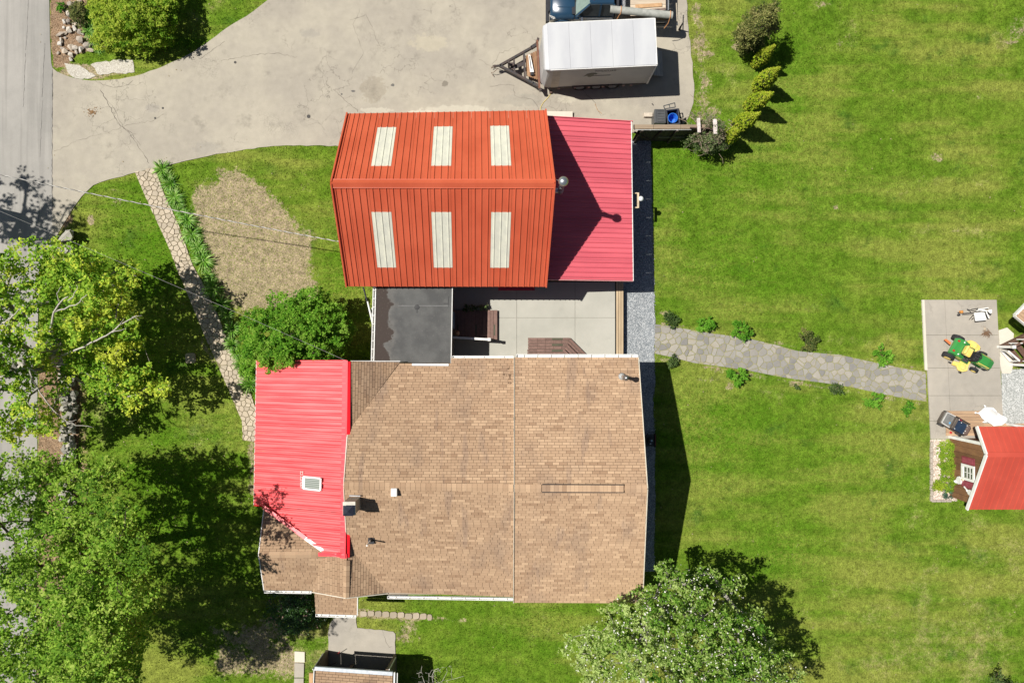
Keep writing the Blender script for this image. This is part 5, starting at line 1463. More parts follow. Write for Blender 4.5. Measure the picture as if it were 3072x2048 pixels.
# local x: -2.78 front .. ; centre x=4.35 => front 1.6
loft([sec(-2.62, .86, .55, 1.02), sec(-2.50, .93, .50, 1.10), sec(-2.0, .97, .48, 1.16), sec(-1.56, .98, .48, 1.20), sec(-1.5, .98, .48, 1.18)], 'hood', M_BLUE, truck, True)
for s in (-1, 1):
    m = MB(); m.beam((-2.45, s * .50, 1.135), (-1.6, s * .52, 1.22), .03, .035); m.build('hood_crease', M_BLUE, truck)
loft([sec(-1.5, .98, .48, 1.16), sec(0.24, .98, .48, 1.18)], 'cab_lower', M_BLUE, truck)
loft([[(-1.50, -.88, 1.16), (-1.50, .88, 1.16), (-1.42, .86, 1.18), (-1.42, -.86, 1.18)], [(-.95, -.70, 1.84), (-.95, .70, 1.84), (-.88, .68, 1.86), (-.88, -.68, 1.86)]], 'windshield', simple('windscreen_glass', (.22, .29, .27), .06, .1, 3, spec=.7), truck)
loft([[(-.95, -.72, 1.80), (-.91, -.66, 1.86), (-.85, 0, 1.90), (-.91, .66, 1.86), (-.95, .72, 1.80)], [(.20, -.72, 1.80), (.16, -.66, 1.87), (.14, 0, 1.91), (.16, .66, 1.87), (.20, .72, 1.80)]], 'roof', M_BLUE, truck)
for s in (-1, 1):
    m = MB(); m.slab([(-1.42, s * .93, 1.18), (.22, s * .93, 1.18), (.17, s * .73, 1.82), (-.9, s * .73, 1.82)], (0, -s * .02, 0)); m.build('side_glass', M_GLASS, truck)
    for xa, xb in ((-1.45, -.92), (-.42, -.40), (.2, .17)):
        m = MB(); m.beam((xa, s * .94, 1.2), (xb, s * .735, 1.86), .08, .03); m.build('pillar', M_BLUE, truck)
    m = MB(); m.beam((-1.3, s * .985, 1.10), (.2, s * .985, 1.10), .012, .03); m.build('belt_line', M_CHR, truck)
    m = MB(); m.box((-1.2, s * 1.12, 1.15), (.12, .22, .2), bev=.04); m.build('mirror', M_DARKM, truck)
    m = MB(); m.box((-1.2, s * 1.12, 1.258), (.08, .2, .012)); m.build('mirror_top', M_CHR, truck)
    m = MB(); m.slab([(-2.60, s * .86, 1.02), (-2.66, s * .78, .95), (-2.50, s * .93, .86), (-2.38, s * .965, 1.02), (-2.42, s * .93, 1.10)], (0, 0, .015)); m.build('headlight', M_WHITE, truck)
    for xw in (-2.0, 1.45):
        m = MB(); m.tube([(xw, s * .80, .38), (xw, s * 1.0, .38)], .38, 20); w = m.build('wheel', simple('tyre', (.025,) * 3, .8), truck)
        m = MB(); m.tube([(xw, s * .995, .38), (xw, s * 1.01, .38)], .22, 14); m.build('wheel_rim', M_STEEL, truck)
    m = MB(); m.tube([(-2.0 + .46 * math.cos(a), s * .99, .42 + .46 * math.sin(a)) for a in [i * math.pi / 8 for i in range(9)]], .035, 6); m.build('wheel_arch', M_BLUE, truck)
m = MB(); m.beam((-2.72, -.95, .62), (-2.72, .95, .62), .16, .22); m.build('front_bumper', M_DARKM, truck)
m = MB(); m.box((-2.66, 0, .85), (.06, 1.2, .32)); m.build('grille', M_DARKM, truck)
m = MB(); m.beam((-1.56, -.85, 1.20), (-1.56, .85, 1.20), .16, .03); m.build('cowl', M_DARKM, truck)
for yw in (-.3, .35):
    m = MB(); m.beam((-1.5, yw, 1.23), (-1.38, yw + .45, 1.32), .02, .02); m.build('wiper', M_DARKM, truck)
m = MB(); m.lathe((-.72, -.52, 1.87), [(.035, 0), (.03, .03), (.01, .04)], 8); m.build('roof_light', simple('red_lens', (.5, .03, .03), .3), truck)
m = MB(); m.box((.34, 0, 1.35), (.10, 1.9, .9)); m.build('headboard', M_DARKM, truck)
m = MB(); m.box((.58, 0, 1.18), (.36, 1.8, .5)); m.build('toolbox', M_DARKM, truck)
tp = simple('tread_plate', (.6, .6, .6), .3, .3, 26, (.15, .15, .15), metal=.4)
m = MB(); m.box((.62, .0, 1.45), (.20, 1.5, .02)); m.build('tread_plate', tp, truck)
M_BEDW = simple('pale_bed_board', (.55, .46, .35), .8, .1, 5, (.48, .39, .29), usetone=.15, stretch=(.3, 3, 1))
for i in range(9):
    m = MB(); m.box((1.73, -.86 + i * .215, .98), (1.80, .205, .04), tone=rnd.random()); m.build('bed_board', M_BEDW, truck)
for s in (-1, 1):
    for i in range(2):
        m = MB(); m.box((1.73, s * 1.0, 1.08 + i * .17), (1.84, .035, .155), tone=rnd.random()); m.build('side_board', simple('brown_side_board', (.11, .075, .055), .8, .2, 6), truck)
m = MB(); m.box((1.73, -.99, .92), (1.85, .05, .08)); m.build('side_sill', M_DARKM, truck)
m = MB(); m.beam((2.72, -1.0, .9), (2.72, 1.0, .9), .12, .14); m.build('rear_crossmember', M_DARKM, truck)
m = MB(); m.tube([(2.74, -.6, 1.05), (2.74, .9, 1.05)], .035, 10); m.build('rear_bar', M_STEEL, truck)
m = MB(); m.beam((1.9, -1.02, .62), (2.7, -1.02, .62), .05, .08); m.build('rear_rail', M_DARKM, truck)
def TW(x, y, z): return Vector((4.35 + x, 15.6 + y, z))
brd = thing('loose_boards', 'loose orange-tan boards lying on the truck flatbed', 'boards', TW(2.1, -.4, 1.0))
for (a, b, w, tn_) in (((1.25, -.42), (2.45, -.34), .16, .9), ((1.0, -.70), (1.5, -.70), .12, .2), ((1.6, -.68), (1.75, -.68), .2, .8)):
    m = MB(); m.beam(TW(a[0], a[1], 1.03), TW(b[0], b[1], 1.03), w, .035); m.build('board', simple('orange_board', (.55, .34, .18), .8, .12, 6), brd)
dt = thing('tool_bundle', 'dark bundle of long tools with pale handles lying on the flatbed', 'tools', TW(2.4, -.6, 1.0))
m = MB(); m.beam(TW(1.8, -.64, 1.05), TW(2.6, -.58, 1.05), .16, .06); m.build('sleeve', M_DARKM, dt)
for d in (0, .06):
    m = MB(); m.tube([TW(1.9, -.65 + d, 1.10), TW(2.6, -.60 + d, 1.10)], .012, 6); m.build('handle', simple('pale_handle', (.62, .45, .36), .6), dt)
# galvanised trough / split pipe on the truck side
pip = thing('metal_trough', 'long weathered grey half-pipe strapped diagonally along the truck side', 'pipe', TW(1.6, -.9, 1.4))
pa, pb = P(1830, 29, 1.72), P(2017, 47, 1.50)
d = (pb - pa).normalized(); sd = Vector((-d.y, d.x, 0)).normalized(); m = MB(); vs = []; k = 12
for p in (pa, pb):
    for rr in (.165, .15):
        for i in range(k + 1):
            a = math.pi * i / k; vs.append(p + sd * (math.cos(a) * rr) + Vector((0, 0, math.sin(a) * rr)))
n1_ = k + 1; fs = []
for i in range(k):
    fs.append((i, i + 1, 2 * n1_ + i + 1, 2 * n1_ + i)); fs.append((n1_ + i + 1, n1_ + i, 3 * n1_ + i, 3 * n1_ + i + 1))
    fs.append((i + 1, i, n1_ + i, n1_ + i + 1)); fs.append((2 * n1_ + i, 2 * n1_ + i + 1, 3 * n1_ + i + 1, 3 * n1_ + i))
m.add(vs, fs); m.build('shell', simple('zinc_grey', (.33, .335, .30), .55, .2, 7, (.42, .42, .38), spec=.4), pip)
MOS = simple('orange_strap', (.62, .30, .13), .6)
for f in (.17, .96):
    c = pa.lerp(pb, f); m = MB()
    m.tube([c + sd * (math.cos(a) * .175) + Vector((0, 0, math.sin(a) * .175)) for a in [math.pi * i / 8 for i in range(9)]], .018, 5); m.build('strap', MOS, pip)
m = MB(); c = pa.lerp(pb, .16); m.tube([c - sd * .17, c - sd * .30 + Vector((-.12, 0, -.5)), c - sd * .35 + Vector((-.22, 0, -.8))], .016, 5); m.build('strap_tail', MOS, pip)
m = MB(); c = pa.lerp(pb, .96); m.tube([c - sd * .17, c - sd * .28 + Vector((-.02, 0, -.2)), c - sd * .36 + Vector((-.12, 0, -.5))], .016, 5); m.build('strap_tail', MOS, pip)
pl = thing('wooden_pole', 'long pale wooden pole with white ferrule resting behind the truck', 'pole', P(2031, 45, 0))
m = MB(); m.tube([P(2029, 10, .9), P(2031.5, 68, .75)], .022, 8); m.build('shaft', simple('pale_pole', (.50, .43, .33), .7), pl)
m = MB(); m.tube([P(2031.6, 69, .75), P(2032, 77, .74)], .03, 8); m.build('ferrule', M_WHITE, pl)
m = MB(); m.lathe((P(2040, 85, .2).x, P(2040, 85, .2).y, .02), [(.05, 0), (.05, .2), (.02, .72)], 8); m.build('stand', M_DARKM, pl)
# ================================================================= RIGHT SIDE: PLAYHOUSE, MOWER, TOOLS, STAIRS
ph = thing('playhouse', 'small brown board playhouse with red metal roof and burgundy shuttered window', 'playhouse', P(2960, 1400, 0))
XW = 20.5                                     # west wall plane
yb0, yb1 = P(2845, 1312).y, P(2855, 1488).y    # wall north/south on the ground
Zs, Zr, Zn = 1.50, 2.75, 2.15
ySe = -7.50; yRg = P(2963, 1363, Zr).y; yNe = -3.72
m_s = (Zr - Zs) / (yRg - ySe); m_n = (Zr - Zn) / (yNe - yRg)
def zroof(y): return Zr - (yRg - y) * m_s if y < yRg else Zr - (y - yRg) * m_n
M_PBRD = simple('brown_playhouse_board', (.225, .115, .055), .7, .14, 4, (.17, .085, .045), usetone=.22, bump=.15, stretch=(1, 1, .5))
nb = 10
for i in range(nb):
    ya = yb0 + (yb1 - yb0) * i / nb; yc = yb0 + (yb1 - yb0) * (i + 1) / nb
    m = MB(); g = .004; px_off = .006 if i % 2 else 0
    y0_, y1_ = ya - g, yc + g
    m.slab([(XW - px_off, y0_, 0), (XW - px_off, y1_, 0), (XW - px_off, y1_, zroof(y1_) - .06), (XW - px_off, y0_, zroof(y0_) - .06)], (.04, 0, 0), rnd.random()); m.build('wall_board', M_PBRD, ph)
xE = 26.0
m = MB(); m.slab([(XW + .05, yb0 - .02, 0), (XW + .05, yb1 + .02, 0), (XW + .05, yb1 + .02, zroof(yb1) - .08), (XW + .05, yRg, Zr - .08), (XW + .05, yb0 - .02, zroof(yb0) - .08)], (xE - XW - .3, 0, 0)); m.build('wall', M_PBRD, ph)
for zz in range(9):
    m = MB(); m.box(((XW + xE) / 2, yb1 - .02, .09 + zz * .165), (xE - XW - .25, .03, .15), tone=rnd.random()); m.build('side_board', M_PBRD, ph)
# roof panels
xw = XW - .15
def pr(e_y, e_z, name):
    n_ = 8; Lr = xE + 1 - xw
    for i in range(n_):
        t0, t1 = i * Lr / n_ + .003, (i + 1) * Lr / n_ - .003; kk = 3
        lo = lambda t: (xw + t, e_y, e_z); hi = lambda t: (xw + t, yRg, Zr)
        ribbed(lo, hi, t0, t1, [i * Lr / n_ + (j + .5) * Lr / n_ / kk for j in range(kk)], M_ORANGE2, name, ph, rw=.045, rh=.02)
pr(ySe, Zs, 'roof_panel'); pr(yNe, Zn, 'roof_panel')
m = MB(); m.beam((xw, yRg, Zr + .025), (xE + 1, yRg, Zr + .025), .2, .02); m.build('ridge_cap', M_ORANGE2, ph)
for e_y, e_z in ((ySe, Zs), (yNe, Zn)):
    m = MB(); m.beam((xw - .03, e_y, e_z), (xw - .03, yRg, Zr), .055, .15); m.build('barge_board', M_WHITE, ph)
# corner board and porch header
m = MB(); m.box((XW - .02, yb0 + .05, zroof(yb0) / 2 - .04), (.10, .13, zroof(yb0) - .10)); m.build('corner_board', M_WHITE, ph)
m = MB(); m.beam((XW + .02, yb0 + .05, zroof(yb0) - .12), (XW + .02, yNe - .05, Zn - .1), .08, .14); m.build('porch_header', M_WHITE, ph)
m = MB(); m.box((XW + 2.6, yNe - .12, 1.0), (.1, .1, 2.0)); m.build('porch_post', M_WHITE, ph)
M_PORCH = simple('porch_board', (.46, .31, .19), .75, .12, 5, (.40, .26, .16), usetone=.15, stretch=(.4, 3, 1))
for i in range(8):
    y = yb0 + .12 + i * .145
    m = MB(); m.box((XW + .62, y + .06, .16), (1.75, .135, .04), tone=rnd.random()); m.build('porch_board', M_PORCH, ph)
for i in range(3):
    m = MB(); m.box((XW + 2.4, P(2960, 1273).y + .03 - i * .07, .14), (2.4, .065, .04), tone=rnd.random()); m.build('porch_board', M_PORCH, ph)
# window
wy0, wy1 = -5.53, -6.25; wz0, wz1 = .93, 1.80
win = thing('window', None, None, (XW - .03, (wy0 + wy1) / 2, wz0)); win.parent = ph; win.location = Vector((XW - .03, (wy0 + wy1) / 2, wz0)) - world_loc(ph)
def wbox(y0_, y1_, z0_, z1_, x, th, name, mat, par=win, tone=.5):
    m = MB(); m.box((x, (y0_ + y1_) / 2, (z0_ + z1_) / 2), (th, abs(y1_ - y0_), z1_ - z0_), tone=tone, bev=.004); return m.build(name, mat, par)
wbox(wy0, wy0 - .12, wz0, wz1, XW - .04, .05, 'frame', M_WHITE); wbox(wy1 + .12, wy1, wz0, wz1, XW - .04, .05, 'frame', M_WHITE)
wbox(wy0 - .121, wy1 + .121, wz0, wz0 + .14, XW - .04, .06, 'frame', M_WHITE); wbox(wy0 - .121, wy1 + .121, wz1 - .11, wz1, XW - .04, .05, 'frame', M_WHITE)
wbox((wy0 + wy1) / 2 + .015, (wy0 + wy1) / 2 - .015, wz0 + .141, wz1 - .111, XW - .03, .025, 'muntin', M_WHITE)
for z in (1.28, 1.48): wbox(wy0 - .121, wy1 + .121, z, z + .025, XW - .028, .022, 'muntin', M_WHITE)
for j in range(2):
    for k_ in range(3):
        ya = wy0 - .125 - j * .245; wbox(ya, ya - .225, [1.075, 1.31, 1.51][k_], [1.275, 1.475, 1.685][k_], XW - .012, .01, 'pane', simple('green_glass', (.075, .085, .06), .1, .2, 9, (.13, .15, .11)))
M_BURG = simple('burgundy_paint', (.25, .045, .065), .55, .08, 6)
M_BURG2 = simple('burgundy_panel', (.32, .07, .095), .5, .08, 6)
for (a, b) in ((wy0 + .34, wy0 + .01), (wy1 - .01, wy1 - .34)):
    sh = wbox(a, b, wz0 + .0, wz1 - .02, XW - .025, .03, 'shutter', M_BURG, ph)
    for z0_, z1_ in ((wz0 + .06, wz0 + .40), (wz0 + .46, wz1 - .08)):
        m = MB(); m.box((XW - .045, (a + b) / 2, (z0_ + z1_) / 2), (.014, abs(a - b) - .1, z1_ - z0_), bev=.004); m.build('shutter_panel', M_BURG2, sh)
# goose ornaments fixed to the wall
def goose(name, label, cx, cy, cz, s, rx):
    g = thing(name, label, 'ornament', (cx, cy, cz), group='white goose ornaments on the playhouse wall')
    # outline in (y, z), goose facing up-left
    body = [(0, 0), (.10, .06), (.16, .18), (.14, .30), (.02, .36), (-.10, .33), (-.16, .24), (-.12, .10)]
    ca, sa = math.cos(rx), math.sin(rx)
    T_ = lambda u, v: (cy + (u * ca - v * sa) * s, cz + (u * sa + v * ca) * s)
    m = MB(); pts = [(cx, *T_(u, v)) for u, v in body]; m.slab(pts, (-.06, 0, 0)); m.build('body', M_WHITE, g, bevel=.012)
    m = MB(); nk = [(-.10, .14), (-.02, -.06), (.08, -.22), (.10, -.32)]
    m.tube([(cx - .03, *T_(u, v)) for u, v in [(0, .04), (.06, -.08), (.10, -.2), (.13, -.28), (.16, -.33)]], [.045 * s * 1.6, .03 * s * 1.4, .028 * s * 1.4, .035 * s * 1.4, .01], 8); m.build('neck', M_WHITE, g, smooth=True)
    m = MB(); m.slab([(cx - .004, *T_(u, v)) for u, v in [(-.06, .34), (.03, .34), (-.02, .46), (-.09, .44)]], (-.05, 0, 0)); m.build('tail', simple('cream_paint', (.75, .66, .5), .6), g)
    return g
goose('goose_ornament', 'white goose ornament low on the playhouse wall beside the blue-green plant', XW - .05, -6.45, .62, 1.15, -.5)
goose('goose_ornament', 'white goose ornament tucked under the white barge board of the playhouse', XW - .05, -6.70, 1.38, .8, .2)

# ---------------- ride-on toy truck
toy = thing('toy_truck', "child's ride-on toy truck in black and grey beside the playhouse porch", 'ride-on toy', P(2852, 1270, 0), math.radians(-29)); toy['_local'] = True
MG = simple('grey_bed_plastic', (.20, .20, .19), .5, .1, 6); MBK = simple('black_plastic', (.03, .03, .033), .4, .1, 6, spec=.5); MNV = simple('navy_seat', (.022, .04, .075), .45, .1, 6)
def lb_(m, x, y, z, sx, sy, sz, bev=.03): m.box((x, y, z), (sx, sy, sz), bev=bev)
m = MB(); lb_(m, -.08, 0, .30, 1.30, .62, .26, .06); m.build('chassis', simple('taupe_plastic', (.12, .10, .085), .5), toy)
m = MB(); lb_(m, -.48, 0, .45, .46, .56, .07, .06); m.build('cargo_bed', MG, toy)
m = MB(); m.beam((-.70, -.26, .5), (-.70, .26, .5), .04, .06); m.beam((-.70, -.27, .5), (-.28, -.29, .5), .04, .05); m.beam((-.70, .27, .5), (-.28, .29, .5), .04, .05); m.build('bed_rim', simple('light_grey_rim', (.55, .53, .5), .5), toy)
m = MB(); lb_(m, -.15, 0, .50, .13, .50, .1, .02); m.build('seat_back', simple('taupe_plastic', (.12, .10, .085), .5), toy)
m = MB(); lb_(m, .18, -.02, .46, .50, .50, .05, .02); m.build('cockpit', MNV, toy)
for s in (-1, 1):
    m = MB(); m.beam((-.25, s * .31, .52), (.50, s * .30, .50), .035, .05); m.build('side_rail', MBK, toy)
m = MB(); lb_(m, .56, 0, .38, .26, .52, .2, .08); m.build('bonnet', simple('brown_plastic', (.15, .105, .09), .4), toy)
for x, y in ((-.05, .24), (.10, .17), (.40, .18), (.44, -.08), (.42, -.2), (-.04, -.22)):
    m = MB(); m.lathe((x, y, .5), [(.022, 0), (.02, .015), (.005, .02)], 8); m.build('knob', M_WHITE, toy)
m = MB(); lb_(m, .02, .26, .50, .12, .07, .06, .01); m.build('red_lever', simple('dark_red_plastic', (.22, .03, .04), .4), toy)
m = MB(); m.box((-.36, -.10, .50), (.06, .09, .02)); m.build('blue_sticker', simple('sky_blue', (.12, .38, .66), .4), toy)
for x in (-.5, .42):
    for s in (-1, 1):
        m = MB(); m.tube([(x, s * .26, .16), (x, s * .36, .16)], .16, 14); m.build('wheel', MBK, toy)
m = MB(); m.box((.10, -.40, .14), (.12, .1, .12), bev=.02); m.build('tail_light', simple('red_lens', (.5, .03, .03), .3), toy)

# ---------------- white moulded lounger
wl = thing('white_lounger', 'bright white moulded plastic lounge chair by the grey gravel', 'lounge chair', P(2975, 1245, 0))
def Q(x, y, z=.30): return P(2910 + x * .0574, 1200 + y * .0574, z)
out = [(300, 660), (420, 650), (560, 560), (680, 440), (800, 360), (1000, 365), (1170, 370), (1260, 410), (1360, 520), (1440, 640), (1530, 760), (1640, 800), (1780, 860), (1880, 960), (1840, 1060), (1740, 1180), (1600, 1290), (1450, 1340), (1240, 1370), (1130, 1270), (890, 1130), (720, 1040), (600, 920), (500, 760), (420, 700)]
cq = Q(1150, 850)
m = MB(); k = len(out); vs = []
for f_, z in ((1, .27), (1, .31), (.93, .34), (.80, .30), (.4, .27)):
    for x, y in out:
        p = Q(1150 + (x - 1150) * f_, 850 + (y - 850) * f_, z); vs.append((p.x, p.y, z + (.12 if x > 1500 else 0) * (1 if f_ > .5 else .6)))
fs = []
for r_ in range(4): fs += [(r_ * k + (j + 1) % k, r_ * k + j, (r_ + 1) * k + j, (r_ + 1) * k + (j + 1) % k) for j in range(k)]
fs.append(tuple(reversed(range(4 * k, 5 * k)))); fs.append(tuple(range(k)))
m.add(vs, fs); bm_o = m.build('shell', simple('white_plastic', (.84, .84, .82), .3, .02, 4, (.82, .82, .81), spec=.5), wl, smooth=True)
for a_, b_ in (((820, 340), (750, 280)), ((330, 665), (265, 655)), ((860, 1110), (690, 1140))):
    m = MB(); m.tube([Q(*a_, .28), Q(*b_, .22), Q(*b_, .02)], [.05, .035, .03], 8); m.build('leg', MATS['white_plastic'], wl, smooth=True)

# ---------------- string trimmer, folding seat, rods
st = thing('string_trimmer', 'string trimmer with orange engine lying on the pad beside the white seat', 'string trimmer', P(2885, 940, 0))
def Z(x, y, z): return P(2860 + x * .0765, 910 + y * .0765, z)
m = MB(); c = Z(320, 330, .15); m.box(c, (.13, .13, .14), .2, bev=.03); m.build('engine', simple('orange_plastic', (.62, .27, .07), .4), st)
m = MB(); m.tube([Z(350, 440, .07), Z(760, 425, .07)], .016, 6); m.tube([Z(360, 390, .16), Z(1000, 345, .16)], .014, 6); m.build('shaft', M_DARKM, st)
m = MB(); c = Z(210, 450, .08); m.box(c, (.13, .09, .1), .3, bev=.02); c = Z(205, 365, .08); m.box(c, (.07, .06, .08), bev=.02); m.build('starter', M_DARKM, st)
m = MB(); c = Z(1030, 370, .42); m.tube([c + Vector((math.cos(a) * .05, math.sin(a) * .05, 0)) for a in [i * math.pi / 5 for i in range(11)]], .011, 6); m.build('handle', M_DARKM, st)
fc = thing('folding_seat', 'white square folding seat with dark legs standing on the concrete pad', 'seat', P(2941, 945, 0))
qs = [Z(800, 380, .40), Z(1180, 350, .40), Z(1270, 640, .40), Z(850, 680, .40)]
m = MB(); m.slab(qs, (0, 0, .03)); m.build('seat', M_WHITE, fc, bevel=.01)
m = MB()
for i in range(4): m.beam(qs[i] + Vector((0, 0, .035)), qs[(i + 1) % 4] + Vector((0, 0, .035)), .03, .02)
m.build('seat_rim', M_WHITE, fc)
for a_, b_ in (((780, 440), (600, 660)), ((1250, 350), (1345, 640)), ((800, 560), (700, 640)), ((860, 690), (850, 745))):
    m = MB(); m.tube([Z(*a_, .38), Z(*b_, .02)], .013, 6); m.build('leg', M_DARKM, fc)
lc = thing('lawn_chair', 'collapsed lawn chair of pale tubes and white slats on the pad', 'folding chair', P(2945, 930, 0))
for a_, b_, w in (((960, 240), (1380, 165), .035), ((1000, 260), (1330, 300), .05), ((900, 290), (1240, 240), .03), ((1290, 330), (1400, 580), .05)):
    m = MB(); m.beam(Z(*a_, .25), Z(*b_, .3), w, .02); m.build('slat', M_WHITE, lc)
for a_, b_ in (((530, 220), (880, 300)), ((540, 240), (700, 330)), ((700, 230), (980, 180)), ((880, 300), (970, 175)), ((960, 250), (1240, 210))):
    m = MB(); m.tube([Z(*a_, .08), Z(*b_, .22)], .012, 6); m.build('frame_tube', M_DARKM, lc)
m = MB(); c = Z(1440, 300, .28); m.slab([Z(1370, 250, .3), Z(1500, 240, .3), Z(1500, 360, .3), Z(1440, 400, .3), (Z(1350, 310, .3))], (0, 0, .03)); m.build('headrest', M_WHITE, lc)
m = MB(); m.beam(Z(1340, 340, .2), Z(1470, 440, .18), .06, .03); m.build('arm_pad', M_DARKM, lc)
# twig pile
tp_ = thing('twig_pile', 'small heap of dry brown twigs around a pale stone on the pad', 'twigs', P(2950, 995, 0))
m = MB()
for i in range(95):
    a = rnd.gauss(-1.57, .75); L_ = rnd.uniform(.10, .30); c = Z(1230 + rnd.gauss(0, 60), 1120 + rnd.gauss(0, 50), 0)
    z = rnd.uniform(.01, .12); e = c + Vector((math.cos(a) * L_, math.sin(a) * L_, 0)); mid = c.lerp(e, .5) + Vector((rnd.uniform(-.04, .04), rnd.uniform(-.04, .04), .03))
    m.tube([c + Vector((0, 0, z)), mid + Vector((0, 0, z)), e + Vector((0, 0, z * .4))], .007, 3)
for dx in (-60, 0, 60, 20):
    m.tube([Z(1220, 1060, .03), Z(1180 + dx * 1.2, 900, .05), Z(1190 + dx * .6, 760, .02)], .007, 3)
tag(m.build('twigs', simple('dry_twig', (.22, .13, .075), .9, .25, 20), tp_), kind='stuff')
m = MB(); c = Z(1245, 1000, .06); m.box(c, (.10, .14, .09), .2, bev=.03); m.build('stone', M_STEP, tp_)

# ---------------- garden tractor
tr = thing('garden_tractor', 'green and yellow ride-on garden tractor with mowing deck on the pad', 'ride-on mower', P(2885, 1062, 0), math.radians(-29)); tr['_local'] = True
GRN = car_paint('tractor_green', (.045, .27, .055), .35); YEL = simple('tractor_yellow', (.78, .56, .12), .4, .06, 5, (.80, .62, .2), spec=.5); BLK = simple('black_rubber', (.028, .028, .03), .8, .15, 12)
def hull(secs, name, mat, smooth=False): return loft(secs, name, mat, tr, smooth)
hull([[(.34, -.24, .35), (.34, -.25, .78), (.34, -.16, .86), (.34, .16, .86), (.34, .25, .78), (.34, .24, .35)],
      [(.80, -.26, .35), (.80, -.26, .76), (.80, -.17, .83), (.80, .17, .83), (.80, .26, .76), (.80, .26, .35)],
      [(1.06, -.22, .38), (1.06, -.22, .66), (1.06, -.14, .74), (1.06, .14, .74), (1.06, .22, .66), (1.06, .22, .38)],
      [(1.14, -.15, .42), (1.14, -.15, .58), (1.14, -.1, .62), (1.14, .1, .62), (1.14, .15, .58), (1.14, .15, .42)]], 'bonnet', GRN)
m = MB(); m.box((1.04, 0, .36), (.16, .5, .14), bev=.03); m.build('front_bumper', BLK, tr)
for s in (-1, 1):
    m = MB(); m.slab([(.36, s * .256, .74), (1.0, s * .246, .68), (1.0, s * .246, .64), (.36, s * .256, .70)], (0, s * .008, 0)); m.slab([(.36, s * .205, .822), (.95, s * .20, .80), (.95, s * .225, .775), (.36, s * .232, .797)], (0, 0, .008)); m.build('yellow_stripe', YEL, tr)
m = MB(); m.box((.22, 0, .62), (.24, .46, .44), bev=.05); m.build('dashboard', BLK, tr)
m = MB(); c = Vector((.16, -.02, .96)); m.tube([c + Vector((math.cos(a) * .15, math.sin(a) * .15, .02 * math.cos(a))) for a in [i * math.pi / 8 for i in range(17)]], .017, 6); m.beam(c + Vector((-.14, 0, 0)), c + Vector((.14, 0, 0)), .03, .015); m.tube([c, (.22, 0, .8)], .025, 8); m.build('steering_wheel', BLK, tr)
m = MB(); m.box((-.02, 0, .33), (.56, .78, .05), bev=.01); m.build('footplate', GRN, tr)
for s in (-1, 1):
    m = MB(); m.box((.02, s * .28, .36), (.38, .17, .015)); m.build('foot_mat', BLK, tr)
    for i in range(5):
        m = MB(); m.box((-.10 + i * .06, s * .28, .372), (.02, .15, .01)); m.build('mat_ridge', simple('grey_rubber', (.12, .11, .11), .7), tr)
hull([[(-.92, -.36, .50), (-.92, -.34, .62), (-.92, .34, .62), (-.92, .36, .50)], [(-.84, -.40, .46), (-.84, -.38, .72), (-.84, .38, .72), (-.84, .40, .46)], [(-.50, -.42, .46), (-.50, -.40, .74), (-.50, .40, .74), (-.50, .42, .46)], [(-.22, -.42, .40), (-.22, -.40, .62), (-.22, .40, .62), (-.22, .42, .40)]], 'rear_fender', GRN)
m = MB(); m.box((-.62, 0, .755), (.16, .62, .03), bev=.01); m.build('fender_ridge', GRN, tr)
m = MB(); m.box((-.28, 0, .72), (.42, .48, .10), bev=.04); m.build('seat_pan', BLK, tr)
m = MB(); m.box((-.24, 0, .80), (.36, .42, .09), bev=.05); m.build('seat', YEL, tr)
m = MB(); m.box((-.45, 0, .90), (.11, .42, .22), bev=.04); m.build('seat_back', YEL, tr)
for s in (-1, 1):
    m = MB(); m.box((-.82, s * .25, .725), (.10, .085, .02)); m.build('tail_lamp', simple('red_lens', (.5, .03, .03), .3), tr)
    m = MB(); m.lathe((-.58, s * .30, .74), [(.038, 0), (.035, .03), (.01, .04)], 10); m.build('cap', M_WHITE, tr)
    m = MB(); m.tube([(-.66, s * .34, .27), (-.66, s * .57, .27)], .275, 20); m.build('rear_tyre', BLK, tr, bevel=.04)
    m = MB(); m.lathe((-.66, s * .575, .27), [(.16, -.01), (.15, .012), (.05, .005)] if s > 0 else [(.16, .01), (.15, -.012), (.05, -.005)], 16, m=Matrix.Rotation(-math.pi / 2, 4, 'X')); m.build('rear_rim', YEL, tr)
    m = MB(); m.tube([(.74, s * .34, .19), (.74, s * .50, .19)], .19, 18, tone=.4); m.build('front_tyre', BLK, tr, bevel=.035)
    m = MB(); m.lathe((.74, s * .505, .19), [(.11, -.01), (.10, .012), (.03, .005)] if s > 0 else [(.11, .01), (.10, -.012), (.03, -.005)], 16, m=Matrix.Rotation(-math.pi / 2, 4, 'X')); m.build('front_rim', YEL, tr)
m = MB(); m.tube([(.74, -.34, .2), (.74, .34, .2)], .025, 8); m.build('axle', M_DARKM, tr)
dk = [(-.28, -.72), (-.30, -.52), (-.02, -.44), (-.02, .44), (-.20, .60), (-.05, .72), (.18, .74), (.46, .66), (.52, .52), (.42, .40), (.42, -.40), (.48, -.62), (.30, -.78), (.10, -.80), (-.05, -.68)]
m = MB(); m.slab([(x, y, .14) for x, y in dk], (0, 0, .10)); m.build('mowing_deck', YEL, tr, bevel=.02)
for s in (-1, 1):
    m = MB(); m.lathe((.20, s * .56, .24), [(.15, 0), (.13, .05), (.05, .07)], 16); m.build('deck_spindle', YEL, tr)
for x, y in ((-.34, -.64), (.30, -.82), (.54, .60)):
    m = MB(); m.tube([(x, y - .03, .07), (x, y + .03, .07)], .07, 12); m.build('deck_wheel', BLK, tr)
m = MB(); m.slab([(-.95, -.02, .42), (-.95, .09, .42), (-1.22, .14, .40), (-1.30, .06, .40)], (0, 0, .05)); m.build('orange_hitch', simple('orange_paint', (.68, .20, .07), .5), tr)
